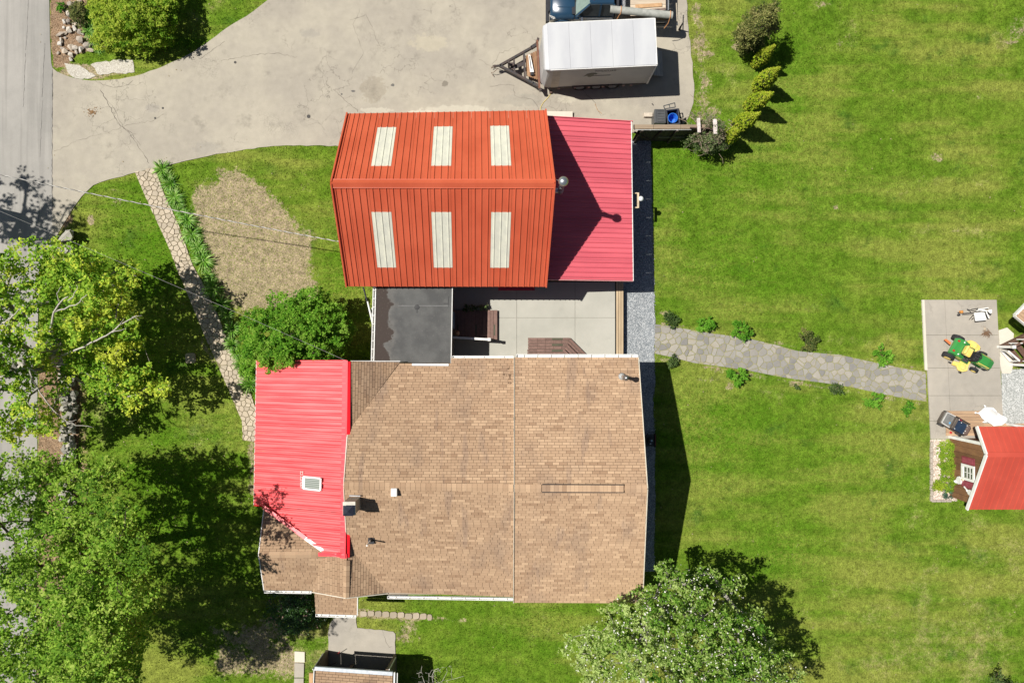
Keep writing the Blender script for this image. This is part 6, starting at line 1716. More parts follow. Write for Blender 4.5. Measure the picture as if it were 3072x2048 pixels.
m = MB(); m.tube([(.05, -.22, .5), (.02, -.26, .75)], .014, 6); m.tube([(-.05, -.25, .5), (-.10, -.28, .72)], .014, 6); m.build('lever', M_STEEL, tr)

# ---------------- push mower in the house shade
pm = thing('push_mower', 'dark push mower with red side standing in the shaded gravel beside the house', 'push mower', P(1950, 1322, 0))
c = P(1951, 1322, .3)
m = MB(); m.box((c.x, c.y, .18), (.46, .52, .14), bev=.05); m.build('deck', MBK, pm)
m = MB(); m.box((c.x + .24, c.y + .02, .2), (.03, .5, .16)); m.build('red_side', simple('dark_red_plastic', (.22, .03, .04), .4), pm)
m = MB(); m.lathe((c.x, c.y, .25), [(.15, 0), (.15, .12), (.11, .18), (.03, .2)], 16); m.build('engine', MBK, pm)
m = MB(); m.lathe((c.x + .03, c.y + .03, .45), [(.05, 0), (.045, .02), (.01, .03)], 12); m.build('fuel_cap', simple('pale_blue_plastic', (.5, .65, .7), .4), pm)
m = MB(); m.box((c.x - .02, c.y - .11, .44), (.07, .04, .03)); m.build('label_plate', M_WHITE, pm)
for sx in (-1, 1):
    for sy in (-1, 1):
        m = MB(); m.tube([(c.x + sx * .22, c.y + sy * .22, .1), (c.x + sx * .28, c.y + sy * .22, .1)], .1, 12); m.build('wheel', BLK, pm)
m = MB(); m.tube([(c.x - .18, c.y + .2, .25), (c.x - .2, c.y + .45, .8), (c.x + .12, c.y + .5, .82), (c.x + .18, c.y + .2, .25)], .014, 6); m.build('handle', M_DARKM, pm)

# ---------------- wooden stairs at the right edge
sg = thing('wooden_stairs', 'brown wooden deck stairs with white balusters, cut by the right edge', 'stairs', P(3010, 1050, 0))
dvec = Vector((1, .78, 0)).normalized(); nvec = Vector((dvec.y, -dvec.x, 0))      # up the flight / to its right
base = P(2992, 1040, 0); WS = 1.05
M_STR = simple('dark_stair_board', (.155, .085, .06), .7, .15, 5, (.12, .07, .05), usetone=.15)
for i in range(8):
    c = base + dvec * (.25 + i * .27) + nvec * (WS / 2); z = .18 + i * .18
    for j in (0, 1):
        p = c + dvec * (j * .125)
        m = MB(); m.box((p.x, p.y, z), (.115, WS, .03), math.atan2(dvec.y, dvec.x), tone=rnd.random()); m.build('tread', M_STR, sg)
for s_, nm in ((0, 'left'), (WS, 'right')):
    a = base + nvec * s_; b = a + dvec * 2.4
    m = MB(); m.beam(a + Vector((0, 0, .12)), b + Vector((0, 0, 1.75)), .05, .25); m.build('stringer', M_STR, sg)
    m = MB(); m.beam(a + Vector((0, 0, .95)) - dvec * .05, b + Vector((0, 0, 2.55)), .10, .04); m.build('hand_rail', M_STR, sg)
    m = MB(); m.beam(a + Vector((0, 0, .25)), b + Vector((0, 0, 1.85)), .05, .06); m.build('lower_rail', M_STR, sg)
    m = MB(); m.box((a.x, a.y, .52), (.11, .11, 1.04)); m.box((a.x, a.y, 1.07), (.15, .15, .05)); m.build('newel_post', M_WHITE, sg)
    for i in range(8):
        p = a + dvec * (.28 + i * .28); z = .25 + (.28 + i * .28) * .667
        m = MB(); m.box((p.x, p.y, z + .42), (.045, .045, .80)); m.build('baluster', M_WHITE, sg)
a = base + nvec * WS; m = MB()
q = [P(3003, 1051, .15), P(3026, 1054, .9), P(3058, 1082, .9), P(3030, 1084, .15)]
for i in range(4): m.beam(q[i], q[(i + 1) % 4], .07, .05)
m.build('gate_frame', M_WHITE, sg)
# deck corner beyond (upper right)
dc = thing('raised_deck', 'corner of a raised wooden deck with white fascia at the right edge', 'deck', P(3070, 930, 0))
m = MB(); m.beam(P(3045, 946, 1.9), P(3110, 880, 1.9), .12, .18); m.beam(P(3045, 946, 1.9), P(3080, 975, 1.9), .12, .18); m.build('fascia', M_WHITE, dc)
for i in range(7):
    a = P(3052 + i * 7, 945 - i * 7, 2.0); m = MB(); m.beam(a, a + Vector((.9, -.72, 0)), .13, .03); m.build('deck_board', M_PORCH, dc)

# ================================================================= SMALL OPEN SHED at the bottom
shed = thing('open_shed', 'small open-fronted shed with tan shingle roof at the bottom edge', 'shed', P(1090, 2020, 0))
r0, r1 = P(946, 2006, 2.1), P(1178, 2022, 2.1)
gx0, gx1 = P(977, 1942).x, P(1190, 1960).x
yF = P(980, 1948).y; yRF = r0.y + .0
M_SHW = simple('grey_brown_board', (.19, .145, .11), .8, .15, 6, (.15, .12, .09), bump=.1)
# side walls rise from ground, tops slope up to the roof edge
for x, nm in ((gx0, 'w'), (gx1, 'e')):
    s = 1 if nm == 'w' else -1
    m = MB(); yo = yF if nm == 'w' else yF - .2
    m.slab([(x, yo, 0), (x, yo - .02, .35), (x, r0.y - .05, 2.0), (x, -18.5, 2.6), (x, -18.5, 0)], (s * .14, 0, 0)); m.build('side_wall', M_SHW, shed)
    m = MB(); m.beam((x - s * .015, yo, .36), (x - s * .015, r0.y - .05, 2.02), .03, .05); m.build('edge_trim', M_WHITE, shed)
m = MB(); m.box(((gx0 + gx1) / 2, -18.5, 1.2), (gx1 - gx0 - .3, .1, 2.4)); m.build('back_wall', M_SHW, shed)
m = MB(); m.beam(r0 + Vector((-.02, .05, 0)), r1 + Vector((.0, .05, 0)), .16, .1); m.build('front_fascia', simple('pale_blue_trim', (.62, .66, .70), .5), shed)
SH_ALL.clear()
re0 = Vector((r0.x, -18.8, 2.75)); re1 = Vector((r1.x, -18.8, 2.75))
house_bak = house; house = shed
shingle_face([r0 + Vector((.02, -.05, .02)), r1 + Vector((0, -.05, .02)), re1, re0], (r0, r1), 31)
flush_shingles(shed, 300)
house = house_bak
m = MB(); m.beam(r1 + Vector((.08, .1, -.03)), re1 + Vector((.08, 0, -.03)), .06, .12); m.beam(r1 + Vector((.2, .05, -.06)), re1 + Vector((.2, 0, -.06)), .03, .08); m.build('side_trim', M_WHITE, shed)
m = MB(); m.beam(r0 + Vector((-.05, 0, -.02)), re0 + Vector((-.05, 0, -.02)), .03, .1); m.build('side_trim', M_WHITE, shed)
m = MB(); c = P(935, 2036, 1.0); m.box((c.x, c.y - .5, .6), (.45, 1.2, .1)); tag(m.build('orange_board', simple('orange_board', (.55, .34, .18), .8)), 'pale orange board leaning by the left wall of the open shed', 'board')
tl = thing('garden_tools', 'long-handled garden tools standing in the dark open shed', 'tools', P(1000, 1990, 0))
for i, (a_, b_) in enumerate(((P(1022, 1960, .1), P(1023, 1992, .9)), (P(985, 1998, .3), P(1010, 1985, .5)), (P(1012, 1962, .1), P(1020, 1952, .4)))):
    m = MB(); m.tube([a_, b_], .014, 6); m.build('handle', [M_STEEL, simple('rusty_chain', (.16, .09, .06), .7), simple('red_lens', (.5, .03, .03), .3)][i], tl)
m = MB(); c = P(1055, 2000, .2); m.box((c.x, c.y, .2), (.14, .14, .4)); tag(m.build('timber_post', M_SHW), 'short timber post standing on the floor of the open shed', 'post')
# ================================================================= STONE WALLS AND ROCKS
def rock_mesh(name, seed, mat, tone, npts=13, flat=.7):
    r = random.Random(seed); bm = bmesh.new()
    for i in range(npts):
        v = Vector((r.gauss(0, 1), r.gauss(0, 1), r.gauss(0, 1))).normalized()
        v = Vector((v.x, v.y, v.z * flat)) * r.uniform(.85, 1.12); bm.verts.new(v * .5)
    res = bmesh.ops.convex_hull(bm, input=bm.verts)
    for v in [v for v in bm.verts if not v.link_faces]: bm.verts.remove(v)
    me = bpy.data.meshes.new(name); bm.to_mesh(me); bm.free()
    me.materials.append(mat); at = me.attributes.new('tone', 'FLOAT', 'POINT'); at.data.foreach_set('value', [tone] * len(me.vertices))
    return me
def rock_mat(name, c1, c2, c3):
    t = NT(name); r = t.attr('tone')
    c = t.mix(t.ss(r, .1, .5), c1, c2); c = t.mix(t.ss(r, .55, .95), c, c3)
    c = t.mul(c, t.math('MULTIPLY_ADD', t.noise(7, 5, .7), .7, .65)); c = t.mul(c, t.math('MULTIPLY_ADD', t.noise(55, 3), .4, .8))
    t.bump(t.noise(22, 5, .65), .7, .03); return t.fin(c, .92, .15)
M_ROCK = rock_mat('wall_rock', (.24, .23, .20), (.36, .34, .29), (.46, .43, .36))
M_ROCKT = rock_mat('tan_rock', (.36, .31, .26), (.50, .42, .33), (.56, .52, .46))
WR = [rock_mesh('stone', 100 + i, M_ROCK, (i % 7) / 6) for i in range(21)]
TRK = [rock_mesh('rock', 200 + i, M_ROCKT, (i % 5) / 4, 16, .75) for i in range(15)]
def put_rock(me, name, loc, s, rz, parent=None, tilt=.3):
    o = bpy.data.objects.new(name, me); COL.objects.link(o)
    o.scale = s; o.rotation_euler = (rnd.uniform(-tilt, tilt), rnd.uniform(-tilt, tilt), rz)
    o.location = Vector(loc) - (world_loc(parent) if parent else Vector())
    if parent: o.parent = parent
    return o
def stone_wall(label, pts, width, height, nrow, sz, seed, lim=150):
    r = random.Random(seed); base = P(*pts[0]); w = thing('stone_wall', label, 'stone wall', base)
    P3 = [P(*p) for p in pts]; n = 0
    for i in range(len(P3) - 1):
        a, b = P3[i], P3[i + 1]; L_ = (b - a).length; d = (b - a).normalized(); s = Vector((-d.y, d.x, 0))
        k = 0
        while k < L_:
            for layer, (zz, wf) in enumerate(((.12, 1.0), (height * .55, .8), (height, .6))):
                for row in range(nrow if layer < 2 else max(1, nrow - 1)):
                    off = ((row + .5) / nrow - .5) * width * wf + r.uniform(-.06, .06)
                    q = r.uniform(.75, 1.35) * sz
                    if n < lim:
                        put_rock(r.choice(WR), 'stone', a + d * (k + r.uniform(-.1, .1)) + s * off + Vector((0, 0, zz)), (q * r.uniform(.9, 1.5), q * r.uniform(.8, 1.1), q * .75), r.uniform(0, 6.28), w)
                        n += 1
            k += sz * 1.05
    return w
stone_wall('dry grey stone wall running along the mulch strip beside the road', [(213, 1085), (213, 1130), (215, 1200), (213, 1290), (212, 1400), (212, 1480), (213, 1620)], .62, .42, 2, .37, 1, 290)
stone_wall('shaded short stone wall under the big maple crossing towards the road', [(20, 1112), (80, 1092), (140, 1080), (200, 1082)], .5, .4, 2, .42, 2, 90)
# boulder with small stones at the end of the wall
bl = thing('stone_heap', 'large flat grey boulder with smaller stones in the lawn near the driveway mouth', 'stones', P(197, 725, 0))
def free_rock(cx, cy, cz, sx, sy, sz_, rz, me, parent=bl, nm='stone'): return put_rock(me, nm, P(cx, cy, cz), (sx, sy, sz_), rz, parent, .15)
m = MB()
sl = [(170, 727), (176, 716), (187, 702), (200, 692), (212, 689), (216, 700), (220, 712), (214, 722), (196, 720), (184, 727), (172, 730)]
kk = len(sl); vs = []
for f_, z in ((1.0, .35), (1.0, .52), (.78, .66)):
    for x, y in sl: p = P(196 + (x - 196) * f_, 709 + (y - 709) * f_, z); vs.append((p.x + rnd.uniform(-.02, .02), p.y + rnd.uniform(-.02, .02), z + rnd.uniform(-.04, .04)))
fs = []
for r_ in range(2): fs += [(r_ * kk + (j + 1) % kk, r_ * kk + j, (r_ + 1) * kk + j, (r_ + 1) * kk + (j + 1) % kk) for j in range(kk)]
for j in range(1, kk - 1): fs.append((2 * kk, 2 * kk + j + 1, 2 * kk + j))
fs.append(tuple(range(kk))); m.add(vs, fs, .55); m.build('boulder', M_ROCK, bl)
for (x, y, z, s, rz) in ((182, 736, .25, .32, 0), (193, 733, .25, .25, 1), (204, 738, .3, .38, 1.4), (187, 746, .2, .30, .8), (175, 749, .2, .28, .4), (196, 752, .2, .26, 2), (205, 748, .25, .33, .2), (217, 752, .25, .35, 1.1), (195, 778, .2, .3, .5), (190, 742, .15, .25, 0), (205, 712, .2, .7, .9), (190, 720, .15, .6, .5)):
    free_rock(x, y, z, s * 1.2, s, s * .8, rz, rnd.choice(WR))
# boulders round the shrub bed by the road
RK = [(213, 16, 15, 22, .3), (226, 12, 12, 14, .9), (240, 10, 16, 17, 1.2), (209, 44, 14, 20, .2), (195, 66, 16, 15, .1), (207, 67, 13, 20, 1.5), (222, 73, 9, 8, .5), (236, 76, 22, 18, .8), (211, 92, 22, 20, .3), (228, 88, 16, 24, .2), (240, 97, 12, 18, .6), (183, 105, 23, 15, .2), (196, 101, 14, 11, .4), (186, 122, 11, 16, 1.3), (182, 133, 13, 18, 1.2), (197, 115, 9, 9, 0), (244, 121, 24, 24, .4), (215, 144, 17, 20, .5), (229, 146, 18, 15, .1), (245, 150, 18, 20, .9), (263, 140, 28, 22, .4), (278, 136, 14, 16, .7), (198, 157, 20, 17, .3), (216, 166, 20, 15, .1), (215, 180, 12, 16, 1.5), (189, 147, 12, 9, .2), (176, 160, 8, 12, 1.2), (273, 152, 22, 12, 1.0), (231, 158, 12, 10, .4), (193, 84, 9, 11, .3), (250, 104, 9, 9, .5), (221, 30, 10, 9, .7)]
place = {0: 'tall pale, northernmost', 1: 'small tan, second from the north', 2: 'greyish, nearest the shrub at the north end,', 3: 'upright, standing alone below the northern three,', 4: 'left one of the touching pair,', 5: 'right one of the touching pair,', 6: 'small, in front of the dark hollow,', 7: 'broad brownish, under the low olive shrub,', 8: 'squarish pinkish', 9: 'pointed pale', 10: 'narrow dark-sided, right of the pointed one,', 11: 'olive-tinted flat oval, nearest the road,', 12: 'small rounded, touching the olive-tinted one,', 13: 'small narrow upper, left edge,', 14: 'long tan, at the left edge,', 15: 'tiny round, in the litter hollow,', 16: 'large round cream, beside the strap leaves,', 17: 'round grey, left end of the southern row,', 18: 'oval grey, second in the southern row,', 19: 'upright grey, third in the southern row,', 20: 'largest grey, right part of the southern row,', 21: 'grey, east end of the southern row,', 22: 'roundish tan, southwest corner,', 23: 'flat pale, between row and lone white one,', 24: 'lone white pointed, southernmost', 25: 'small dull, beside the long tan one,', 26: 'thin upright sliver, nearest the road corner,', 27: 'long flat, right below the east end,', 28: 'small flat, tucked under the southern row,', 29: 'tiny, left of the brownish one,', 30: 'tiny pale, close to the dark-sided one,', 31: 'tiny, between the northern boulders,'}
for i, (x, y, w, h, rz) in enumerate(RK):
    me = TRK[i % 15]; sx, sy = w / 64 * 1.12, h / 64 * 1.12; sz_ = (sx + sy) / 2 * .8
    o = put_rock(me, 'rock', P(x, y, 0) + Vector((0, 0, sz_ * .3)), (sx, sy, sz_), rnd.uniform(-.3, .3), None, .2)
    lb = '%s boulder edging the shrub bed beside the road' % place[i]
    tag(o, lb, 'rock', 'boulders edging the shrub bed')

# ================================================================= VEGETATION
def leaf_mat(name, cols, trans=.35, rough=.7, spec=.12, var=.28):
    t = NT(name); r = t.attr('tone'); c = cols[0]
    for i, q in enumerate(cols[1:]):
        c = t.mix(t.ss(r, (i + .3) / len(cols), (i + 1.3) / len(cols)), c, q)
    big = t.noise(1.3, 3)
    c = t.mul(c, t.math('MULTIPLY_ADD', big, var * 2, 1 - var))
    t.fin(c, rough, spec)
    tr = t.n.new('ShaderNodeBsdfTranslucent'); t.setin(tr.inputs[0], t.mul(c, 1.25))
    mx = t.n.new('ShaderNodeMixShader'); mx.inputs[0].default_value = trans
    t.link(t.b.outputs[0], mx.inputs[1]); t.link(tr.outputs[0], mx.inputs[2]); t.link(mx.outputs[0], t.out.inputs[0])
    return t.m
M_MAPLE = leaf_mat('maple_leaf', [(.10, .23, .016), (.20, .38, .03), (.33, .50, .05), (.56, .62, .07)])
M_DARKL = leaf_mat('ash_leaf', [(.085, .19, .018), (.165, .32, .03), (.27, .43, .045), (.40, .52, .10)])
M_LILAC = leaf_mat('lilac_leaf', [(.055, .17, .012), (.115, .29, .02), (.18, .37, .03), (.27, .44, .06)])
M_FLOW = leaf_mat('grey_green_leaf', [(.05, .14, .012), (.115, .245, .024), (.21, .345, .05), (.40, .50, .16)], .28)
M_SHRUB = leaf_mat('yellow_green_leaf', [(.08, .19, .012), (.17, .32, .022), (.27, .40, .035), (.40, .48, .06)])
M_ARB = leaf_mat('arborvitae_leaf', [(.075, .15, .010), (.18, .29, .014), (.30, .41, .02), (.42, .44, .05)], .2, .7)
M_EVER = leaf_mat('juniper_leaf', [(.05, .075, .018), (.14, .16, .04), (.23, .225, .07), (.33, .31, .12)], .12, .7)
M_LILY = leaf_mat('daylily_blade', [(.045, .15, .012), (.09, .25, .02), (.17, .36, .04), (.34, .50, .13)], .3, .4)
M_ROSE = leaf_mat('rose_leaf', [(.05, .17, .012), (.11, .30, .02), (.21, .42, .045)], .3)
M_VINE = leaf_mat('vine_leaf', [(.05, .09, .025), (.10, .16, .04), (.15, .20, .08), (.28, .23, .16)], .25)
M_BARK = simple('grey_bark', (.26, .23, .19), .9, .3, 12, (.36, .33, .28), bump=.4)
M_BARKD = simple('dark_bark', (.11, .085, .065), .9, .3, 12, bump=.4)
M_BLOS = simple('white_blossom', (.72, .70, .62), .7, .05, 9)
M_TWIG = simple('pale_twig', (.42, .36, .30), .85, .2, 12)

def leaves(name, mat, centres, n_per, spread, size, parent, tones=None, up=.6, flat=.7, seed=1, twig=True, aspect=.6, tone_sd=.2):
    """leaf cloud: centres (k,3). each centre gets n_per leaves on radiating twigs"""
    R_ = np.random.RandomState(seed); C = np.asarray(centres, float); k = len(C)
    if k == 0: return None
    sp = np.asarray(spread) if hasattr(spread, '__len__') else np.full(k, spread)
    nt = 7                                               # twigs per clump
    ci = np.repeat(np.arange(k), n_per); N = len(ci)
    td = R_.normal(size=(k, nt, 3)); td[..., 2] = td[..., 2] * flat + .25; td /= np.linalg.norm(td, axis=2, keepdims=True)
    ti = R_.randint(0, nt, N); d = td[ci, ti]
    rr = R_.uniform(.15, 1.0, N) ** .7
    pos = C[ci] + d * (rr * sp[ci])[:, None] + R_.normal(0, 1, (N, 3)) * (sp[ci] * .16)[:, None] * np.array([1, 1, .8])
    n = R_.normal(size=(N, 3)) * (1 - up); n[:, 2] = np.abs(n[:, 2]) + up; n /= np.linalg.norm(n, axis=1, keepdims=True)
    a = R_.normal(size=(N, 3)); a -= n * (a * n).sum(1, keepdims=True); a /= np.linalg.norm(a, axis=1, keepdims=True); b = np.cross(n, a)
    s = size * R_.uniform(.45, 1.5, N)
    w = s * aspect
    V = np.empty((N, 4, 3))
    V[:, 0] = pos - a * s[:, None] * .5; V[:, 1] = pos + b * w[:, None] * .5 + n * (s * .06)[:, None]; V[:, 2] = pos + a * s[:, None] * .5 - n * (s * .10)[:, None]; V[:, 3] = pos - b * w[:, None] * .5 + n * (s * .06)[:, None]
    F = np.arange(N * 4).reshape(N, 4)
    ct = R_.normal(.45, tone_sd, k) if tones is None else np.asarray(tones)
    tn = np.clip(ct[ci] + R_.normal(0, .16, N) + (rr - .5) * .15, 0, 1)
    o = np_mesh(name, V.reshape(-1, 3), F, mat, tone=np.repeat(tn, 4), parent=parent, origin=tuple(C.mean(0)))
    return o

def limbs(name, base, targets, mat, parent, r0, rmin=.012, trunk_top=None, seed=1, seg=6, wig=.12, fork=.35):
    """branching wood: every target joined to the nearest node closer to the base"""
    r = random.Random(seed); base = Vector(base)
    nodes = [base]; par = [-1]
    if trunk_top is not None:
        tt = Vector(trunk_top); 
        for f in (.35, .7, 1.0):
            nodes.append(base.lerp(tt, f) + Vector((r.uniform(-.05, .05), r.uniform(-.05, .05), 0))); par.append(len(nodes) - 2)
    T_ = sorted([Vector(t_) for t_ in targets], key=lambda p: (p - nodes[-1]).length)
    for t_ in T_:
        best, bd = None, 1e9
        for i, q in enumerate(nodes):
            if i == 0 and len(nodes) > 1: continue
            dd = (t_ - q).length
            if q.z > t_.z + .3: dd += (q.z - t_.z) * 2
            dd += fork * (q - nodes[min(3, len(nodes) - 1)]).length * .25
            if dd < bd: bd, best = dd, i
        q = nodes[best]; L_ = (t_ - q).length; ns = max(1, int(L_ / .6)); prev = best
        for s_ in range(1, ns + 1):
            f = s_ / ns; p = q.lerp(t_, f)
            if s_ < ns: p = p + Vector((r.gauss(0, wig), r.gauss(0, wig), r.gauss(0, wig) + .08))
            nodes.append(p); par.append(prev); prev = len(nodes) - 1
    cnt = [1] * len(nodes)
    for i in range(len(nodes) - 1, 0, -1): cnt[par[i]] += cnt[i]
    tot = cnt[0]; rad = lambda i: max(rmin, r0 * (cnt[i] / tot) ** .5)
    m = MB()
    kids = {}
    for i in range(1, len(nodes)): kids.setdefault(par[i], []).append(i)
    stack = [(0, j) for j in kids.get(0, [])]
    while stack:
        p, j = stack.pop(); path = [nodes[p], nodes[j]]; rd = [rad(j) if p else rad(p), rad(j)]; cur = j
        while cur in kids:
            ks = sorted(kids[cur], key=lambda q: -cnt[q])
            for q in ks[1:]: stack.append((cur, q))
            cur = ks[0]; path.append(nodes[cur]); rd.append(rad(cur))
        m.tube(path, rd, seg, cap=True)
    return m.build(name, mat, parent, smooth=True)

def ell_points(ells, spacing, seed, jz=.35, dome=True):
    """points inside ellipses given as (cx,cy,rx,ry,h0,h1[,tone]) in photo pixels at height h"""
    r = random.Random(seed); pts = []; tones = []
    for e in ells:
        cx, cy, rx, ry, h0, h1 = e[:6]; tn = e[6] if len(e) > 6 else None
        sc = FPX / (CAMH - (h0 + h1) / 2); n = int(math.pi * (rx / sc) * (ry / sc) / (spacing ** 2) * 1.5) + 1; tries = 0; got = 0
        while got < n and tries < n * 6:
            tries += 1
            a = r.uniform(0, 6.283); q = math.sqrt(r.random())
            hh = h0 + (h1 - h0) * ((1 - q * q) ** .5 if dome else r.random()) + r.gauss(0, jz)
            p = P(cx + rx * q * math.cos(a), cy + ry * q * math.sin(a), max(.1, hh))
            if all((p.x - o.x) ** 2 + (p.y - o.y) ** 2 + .5 * (p.z - o.z) ** 2 > (spacing * .62) ** 2 for o in pts):
                pts.append(p); tones.append(tn if tn is not None else .45); got += 1
    R_ = random.Random(seed + 5)
    return pts, [min(1, max(0, R_.gauss(t_, .15))) for t_ in tones]

# ---- big maple at left
T1 = [(110, 790, 125, 62, 5.3, 6.6), (215, 805, 105, 60, 4.8, 6.2), (330, 835, 85, 55, 4.2, 5.4, .7), (80, 880, 110, 80, 5.3, 7), (215, 885, 100, 75, 5, 6.8), (330, 905, 75, 70, 4.2, 5.6, .8),
      (80, 985, 100, 65, 5, 6.8), (205, 975, 80, 60, 4.6, 6), (330, 985, 75, 55, 3.8, 5, .55), (215, 1030, 60, 35, 4.2, 5.4), (385, 1035, 42, 28, 3.6, 4.2, .9), (345, 1060, 50, 30, 3.8, 4.6, .8),
      (60, 1070, 80, 55, 5, 6.3), (290, 1125, 75, 55, 3.4, 4.6), (420, 1140, 75, 45, 3.3, 4.4, .5), (385, 1190, 70, 35, 3.0, 3.9, .45), (480, 1165, 32, 26, 3.2, 3.8, .6), (235, 1105, 45, 45, 3.4, 4.4, .3),
      (40, 1175, 62, 55, 4.6, 6), (85, 1240, 62, 55, 4.6, 6, .55), (60, 1295, 62, 40, 4.2, 5.2, .6), (150, 1270, 40, 32, 4, 4.8, .75), (165, 1175, 32, 40, 3.6, 4.4, .45), (150, 1100, 40, 18, 4, 4.6, .7),
      (-120, 850, 150, 120, 6, 8), (-120, 1050, 150, 120, 6, 8), (-100, 1250, 120, 90, 5, 6.5)]
MAPLE = None
def make_tree(nm, label, ells, spacing, base, top, leafmat, bark, n_per, spread, size, seed, r0, tonesd=.15, up=.6, aspect=.62, flat=.5, wood=None, jz=.3):
    pts, tn = ell_points(ells, spacing, seed, jz=jz)
    t_ = thing(nm, label, nm.replace('_', ' ').split()[-1], (P(*base).x, P(*base).y, 0))
    limbs('trunk', P(*base), [p - Vector((0, 0, .15)) for p in pts], bark, t_, r0, .014, trunk_top=P(*top), seed=seed)
    R_ = random.Random(seed + 1)
    leaves('crown', leafmat, [tuple(p) for p in pts], n_per, [spread * R_.uniform(.7, 1.25) for _ in pts], size, t_, tn, up=up, seed=seed, aspect=aspect, flat=flat)
    return t_
MAPLE = make_tree('maple_tree', 'large spreading maple with bright yellow-green leaves over the road and stone wall', [(e[0], e[1], e[2], e[3], e[4] * .72, e[5] * .76) + tuple(e[6:]) for e in T1], .56, (165, 1088, 0), (150, 1040, 2.6), M_MAPLE, M_BARK, 78, .38, .125, 41, .25)
M_BRANCH = simple('pale_branch', (.50, .46, .40), .85, .2, 14)
for pts_, r_ in (([(136, 1040, 4.2), (152, 985, 4.8), (163, 935, 5.3), (182, 905, 5.6), (205, 890, 5.7)], .055), ([(163, 935, 5.3), (195, 925, 5.4), (240, 905, 5.5), (265, 880, 5.5)], .035), ([(205, 900, 5.6), (225, 880, 5.8), (230, 855, 5.8)], .02), ([(178, 908, 5.6), (172, 880, 5.8), (185, 860, 5.9)], .02),
    ([(185, 1068, 3.6), (235, 1045, 4.0), (290, 1022, 4.4), (335, 995, 4.7), (370, 968, 4.9), (410, 946, 5.0)], .045), ([(335, 995, 4.7), (362, 990, 4.8), (380, 985, 4.8)], .018), ([(360, 975, 4.9), (372, 955, 5.0)], .012), ([(398, 952, 5.0), (426, 946, 5.1)], .012), ([(400, 950, 5), (418, 962, 5)], .010),
    ([(0, 1132, 4.2), (45, 1110, 4.4), (85, 1104, 4.5), (105, 1115, 4.5)], .05), ([(85, 1104, 4.5), (100, 1145, 4.4), (130, 1190, 4.2), (160, 1230, 4.0), (190, 1258, 3.9), (228, 1272, 3.8), (280, 1282, 3.7)], .035), ([(205, 1265, 3.8), (230, 1258, 3.8)], .012), ([(0, 975, 5.2), (30, 955, 5.4), (55, 930, 5.6), (60, 890, 5.8)], .03),
    ([(165, 1120, 3.2), (175, 1130, 3.3), (160, 1140, 3.3)], .02), ([(520, 0, .1), (521, 0, .1)], .001)):
    if r_ < .005: continue
    path = [P(*q) for q in pts_]; mm_ = []
    for i in range(len(path) - 1):
        for k_ in range(3): mm_.append(path[i].lerp(path[i + 1], k_ / 3) + Vector((rnd.gauss(0, .02), rnd.gauss(0, .02), 0)))
    mm_.append(path[-1]); m = MB(); m.tube(mm_, [r_ * (1 - .7 * i / len(mm_)) for i in range(len(mm_))], 7); m.build('branch', M_BRANCH, MAPLE, smooth=True)
T2 = [(40, 1420, 70, 40, 5, 6.3), (120, 1400, 80, 40, 4.8, 6), (230, 1410, 90, 42, 4.6, 5.8), (330, 1405, 55, 34, 5.6, 6.8, .5), (60, 1480, 60, 40, 5, 6.5), (180, 1480, 80, 50, 5.2, 6.6), (280, 1470, 60, 40, 6, 7.2, .35),
      (20, 1560, 30, 50, 5, 6), (130, 1560, 40, 40, 5, 6, .35), (230, 1570, 90, 70, 6, 7.6), (340, 1570, 70, 70, 7, 9, .35), (130, 1650, 110, 70, 6.5, 8.2), (270, 1670, 110, 75, 6.5, 8.6), (390, 1660, 60, 70, 7, 9, .35),
      (60, 1750, 90, 70, 6.5, 8.6), (200, 1760, 110, 70, 7, 9), (330, 1780, 100, 70, 6.4, 8.6), (430, 1770, 50, 60, 6, 7.6, .45), (-100, 1500, 110, 120, 6, 8), (-100, 1720, 120, 120, 7, 9)]
T2 += [(150, 1440, 140, 50, 3.2, 4.4, .3), (90, 1560, 60, 70, 3.2, 4.6, .3), (250, 1590, 120, 70, 3.2, 5, .3), (180, 1740, 150, 80, 3.6, 5.4, .3)]
make_tree('shade_tree', 'dense mid-green tree overhanging the stone wall at the lower left', T2, .50, (330, 1640, 0), (280, 1640, 4), M_DARKL, M_BARKD, 88, .42, .11, 43, .19, up=.5)
T2b = [(60, 1860, 110, 70, 6, 8), (200, 1850, 120, 70, 6.5, 8.4), (340, 1860, 90, 70, 5.4, 7.4, .55), (420, 1830, 55, 60, 4.4, 5.6, .6), (410, 1900, 40, 40, 4, 4.8, .6), (60, 1960, 110, 70, 6, 8), (200, 1950, 110, 70, 6.2, 8.2), (310, 1960, 80, 60, 5, 7), (60, 2050, 120, 60, 6, 8), (210, 2050, 120, 60, 6, 8), (320, 2050, 70, 60, 5, 6.6), (100, 2150, 200, 60, 6, 8), (-110, 1950, 120, 130, 6, 8)]
T2b += [(260, 1860, 130, 70, 3.2, 4.8, .35), (360, 1880, 70, 60, 2.8, 4.2, .5), (200, 1980, 150, 70, 3.2, 4.8, .35), (330, 1990, 60, 60, 3, 4, .45), (210, 1960, 110, 90, 6.4, 8.6, .5), (330, 1950, 70, 70, 6, 7.4, .5), (200, 2080, 160, 60, 6, 9, .5), (385, 1965, 50, 45, 4, 5.4, .5), (350, 2040, 60, 40, 4, 5.6, .5), (300, 1930, 70, 60, 7, 8.8, .5), (300, 2050, 80, 50, 7, 8.8, .5)]
make_tree('shade_tree', 'bushy tree with drooping yellow-green sprays in the bottom left corner', T2b, .50, (330, 1880, 0), (290, 1900, 3.6), M_DARKL, M_BARKD, 88, .42, .11, 47, .17, up=.5)
TO = [(-938, 383, 190, 150, 7.5, 9.8), (-800, 470, 110, 80, 7, 8.6), (-1080, 300, 120, 120, 7, 8.6)]
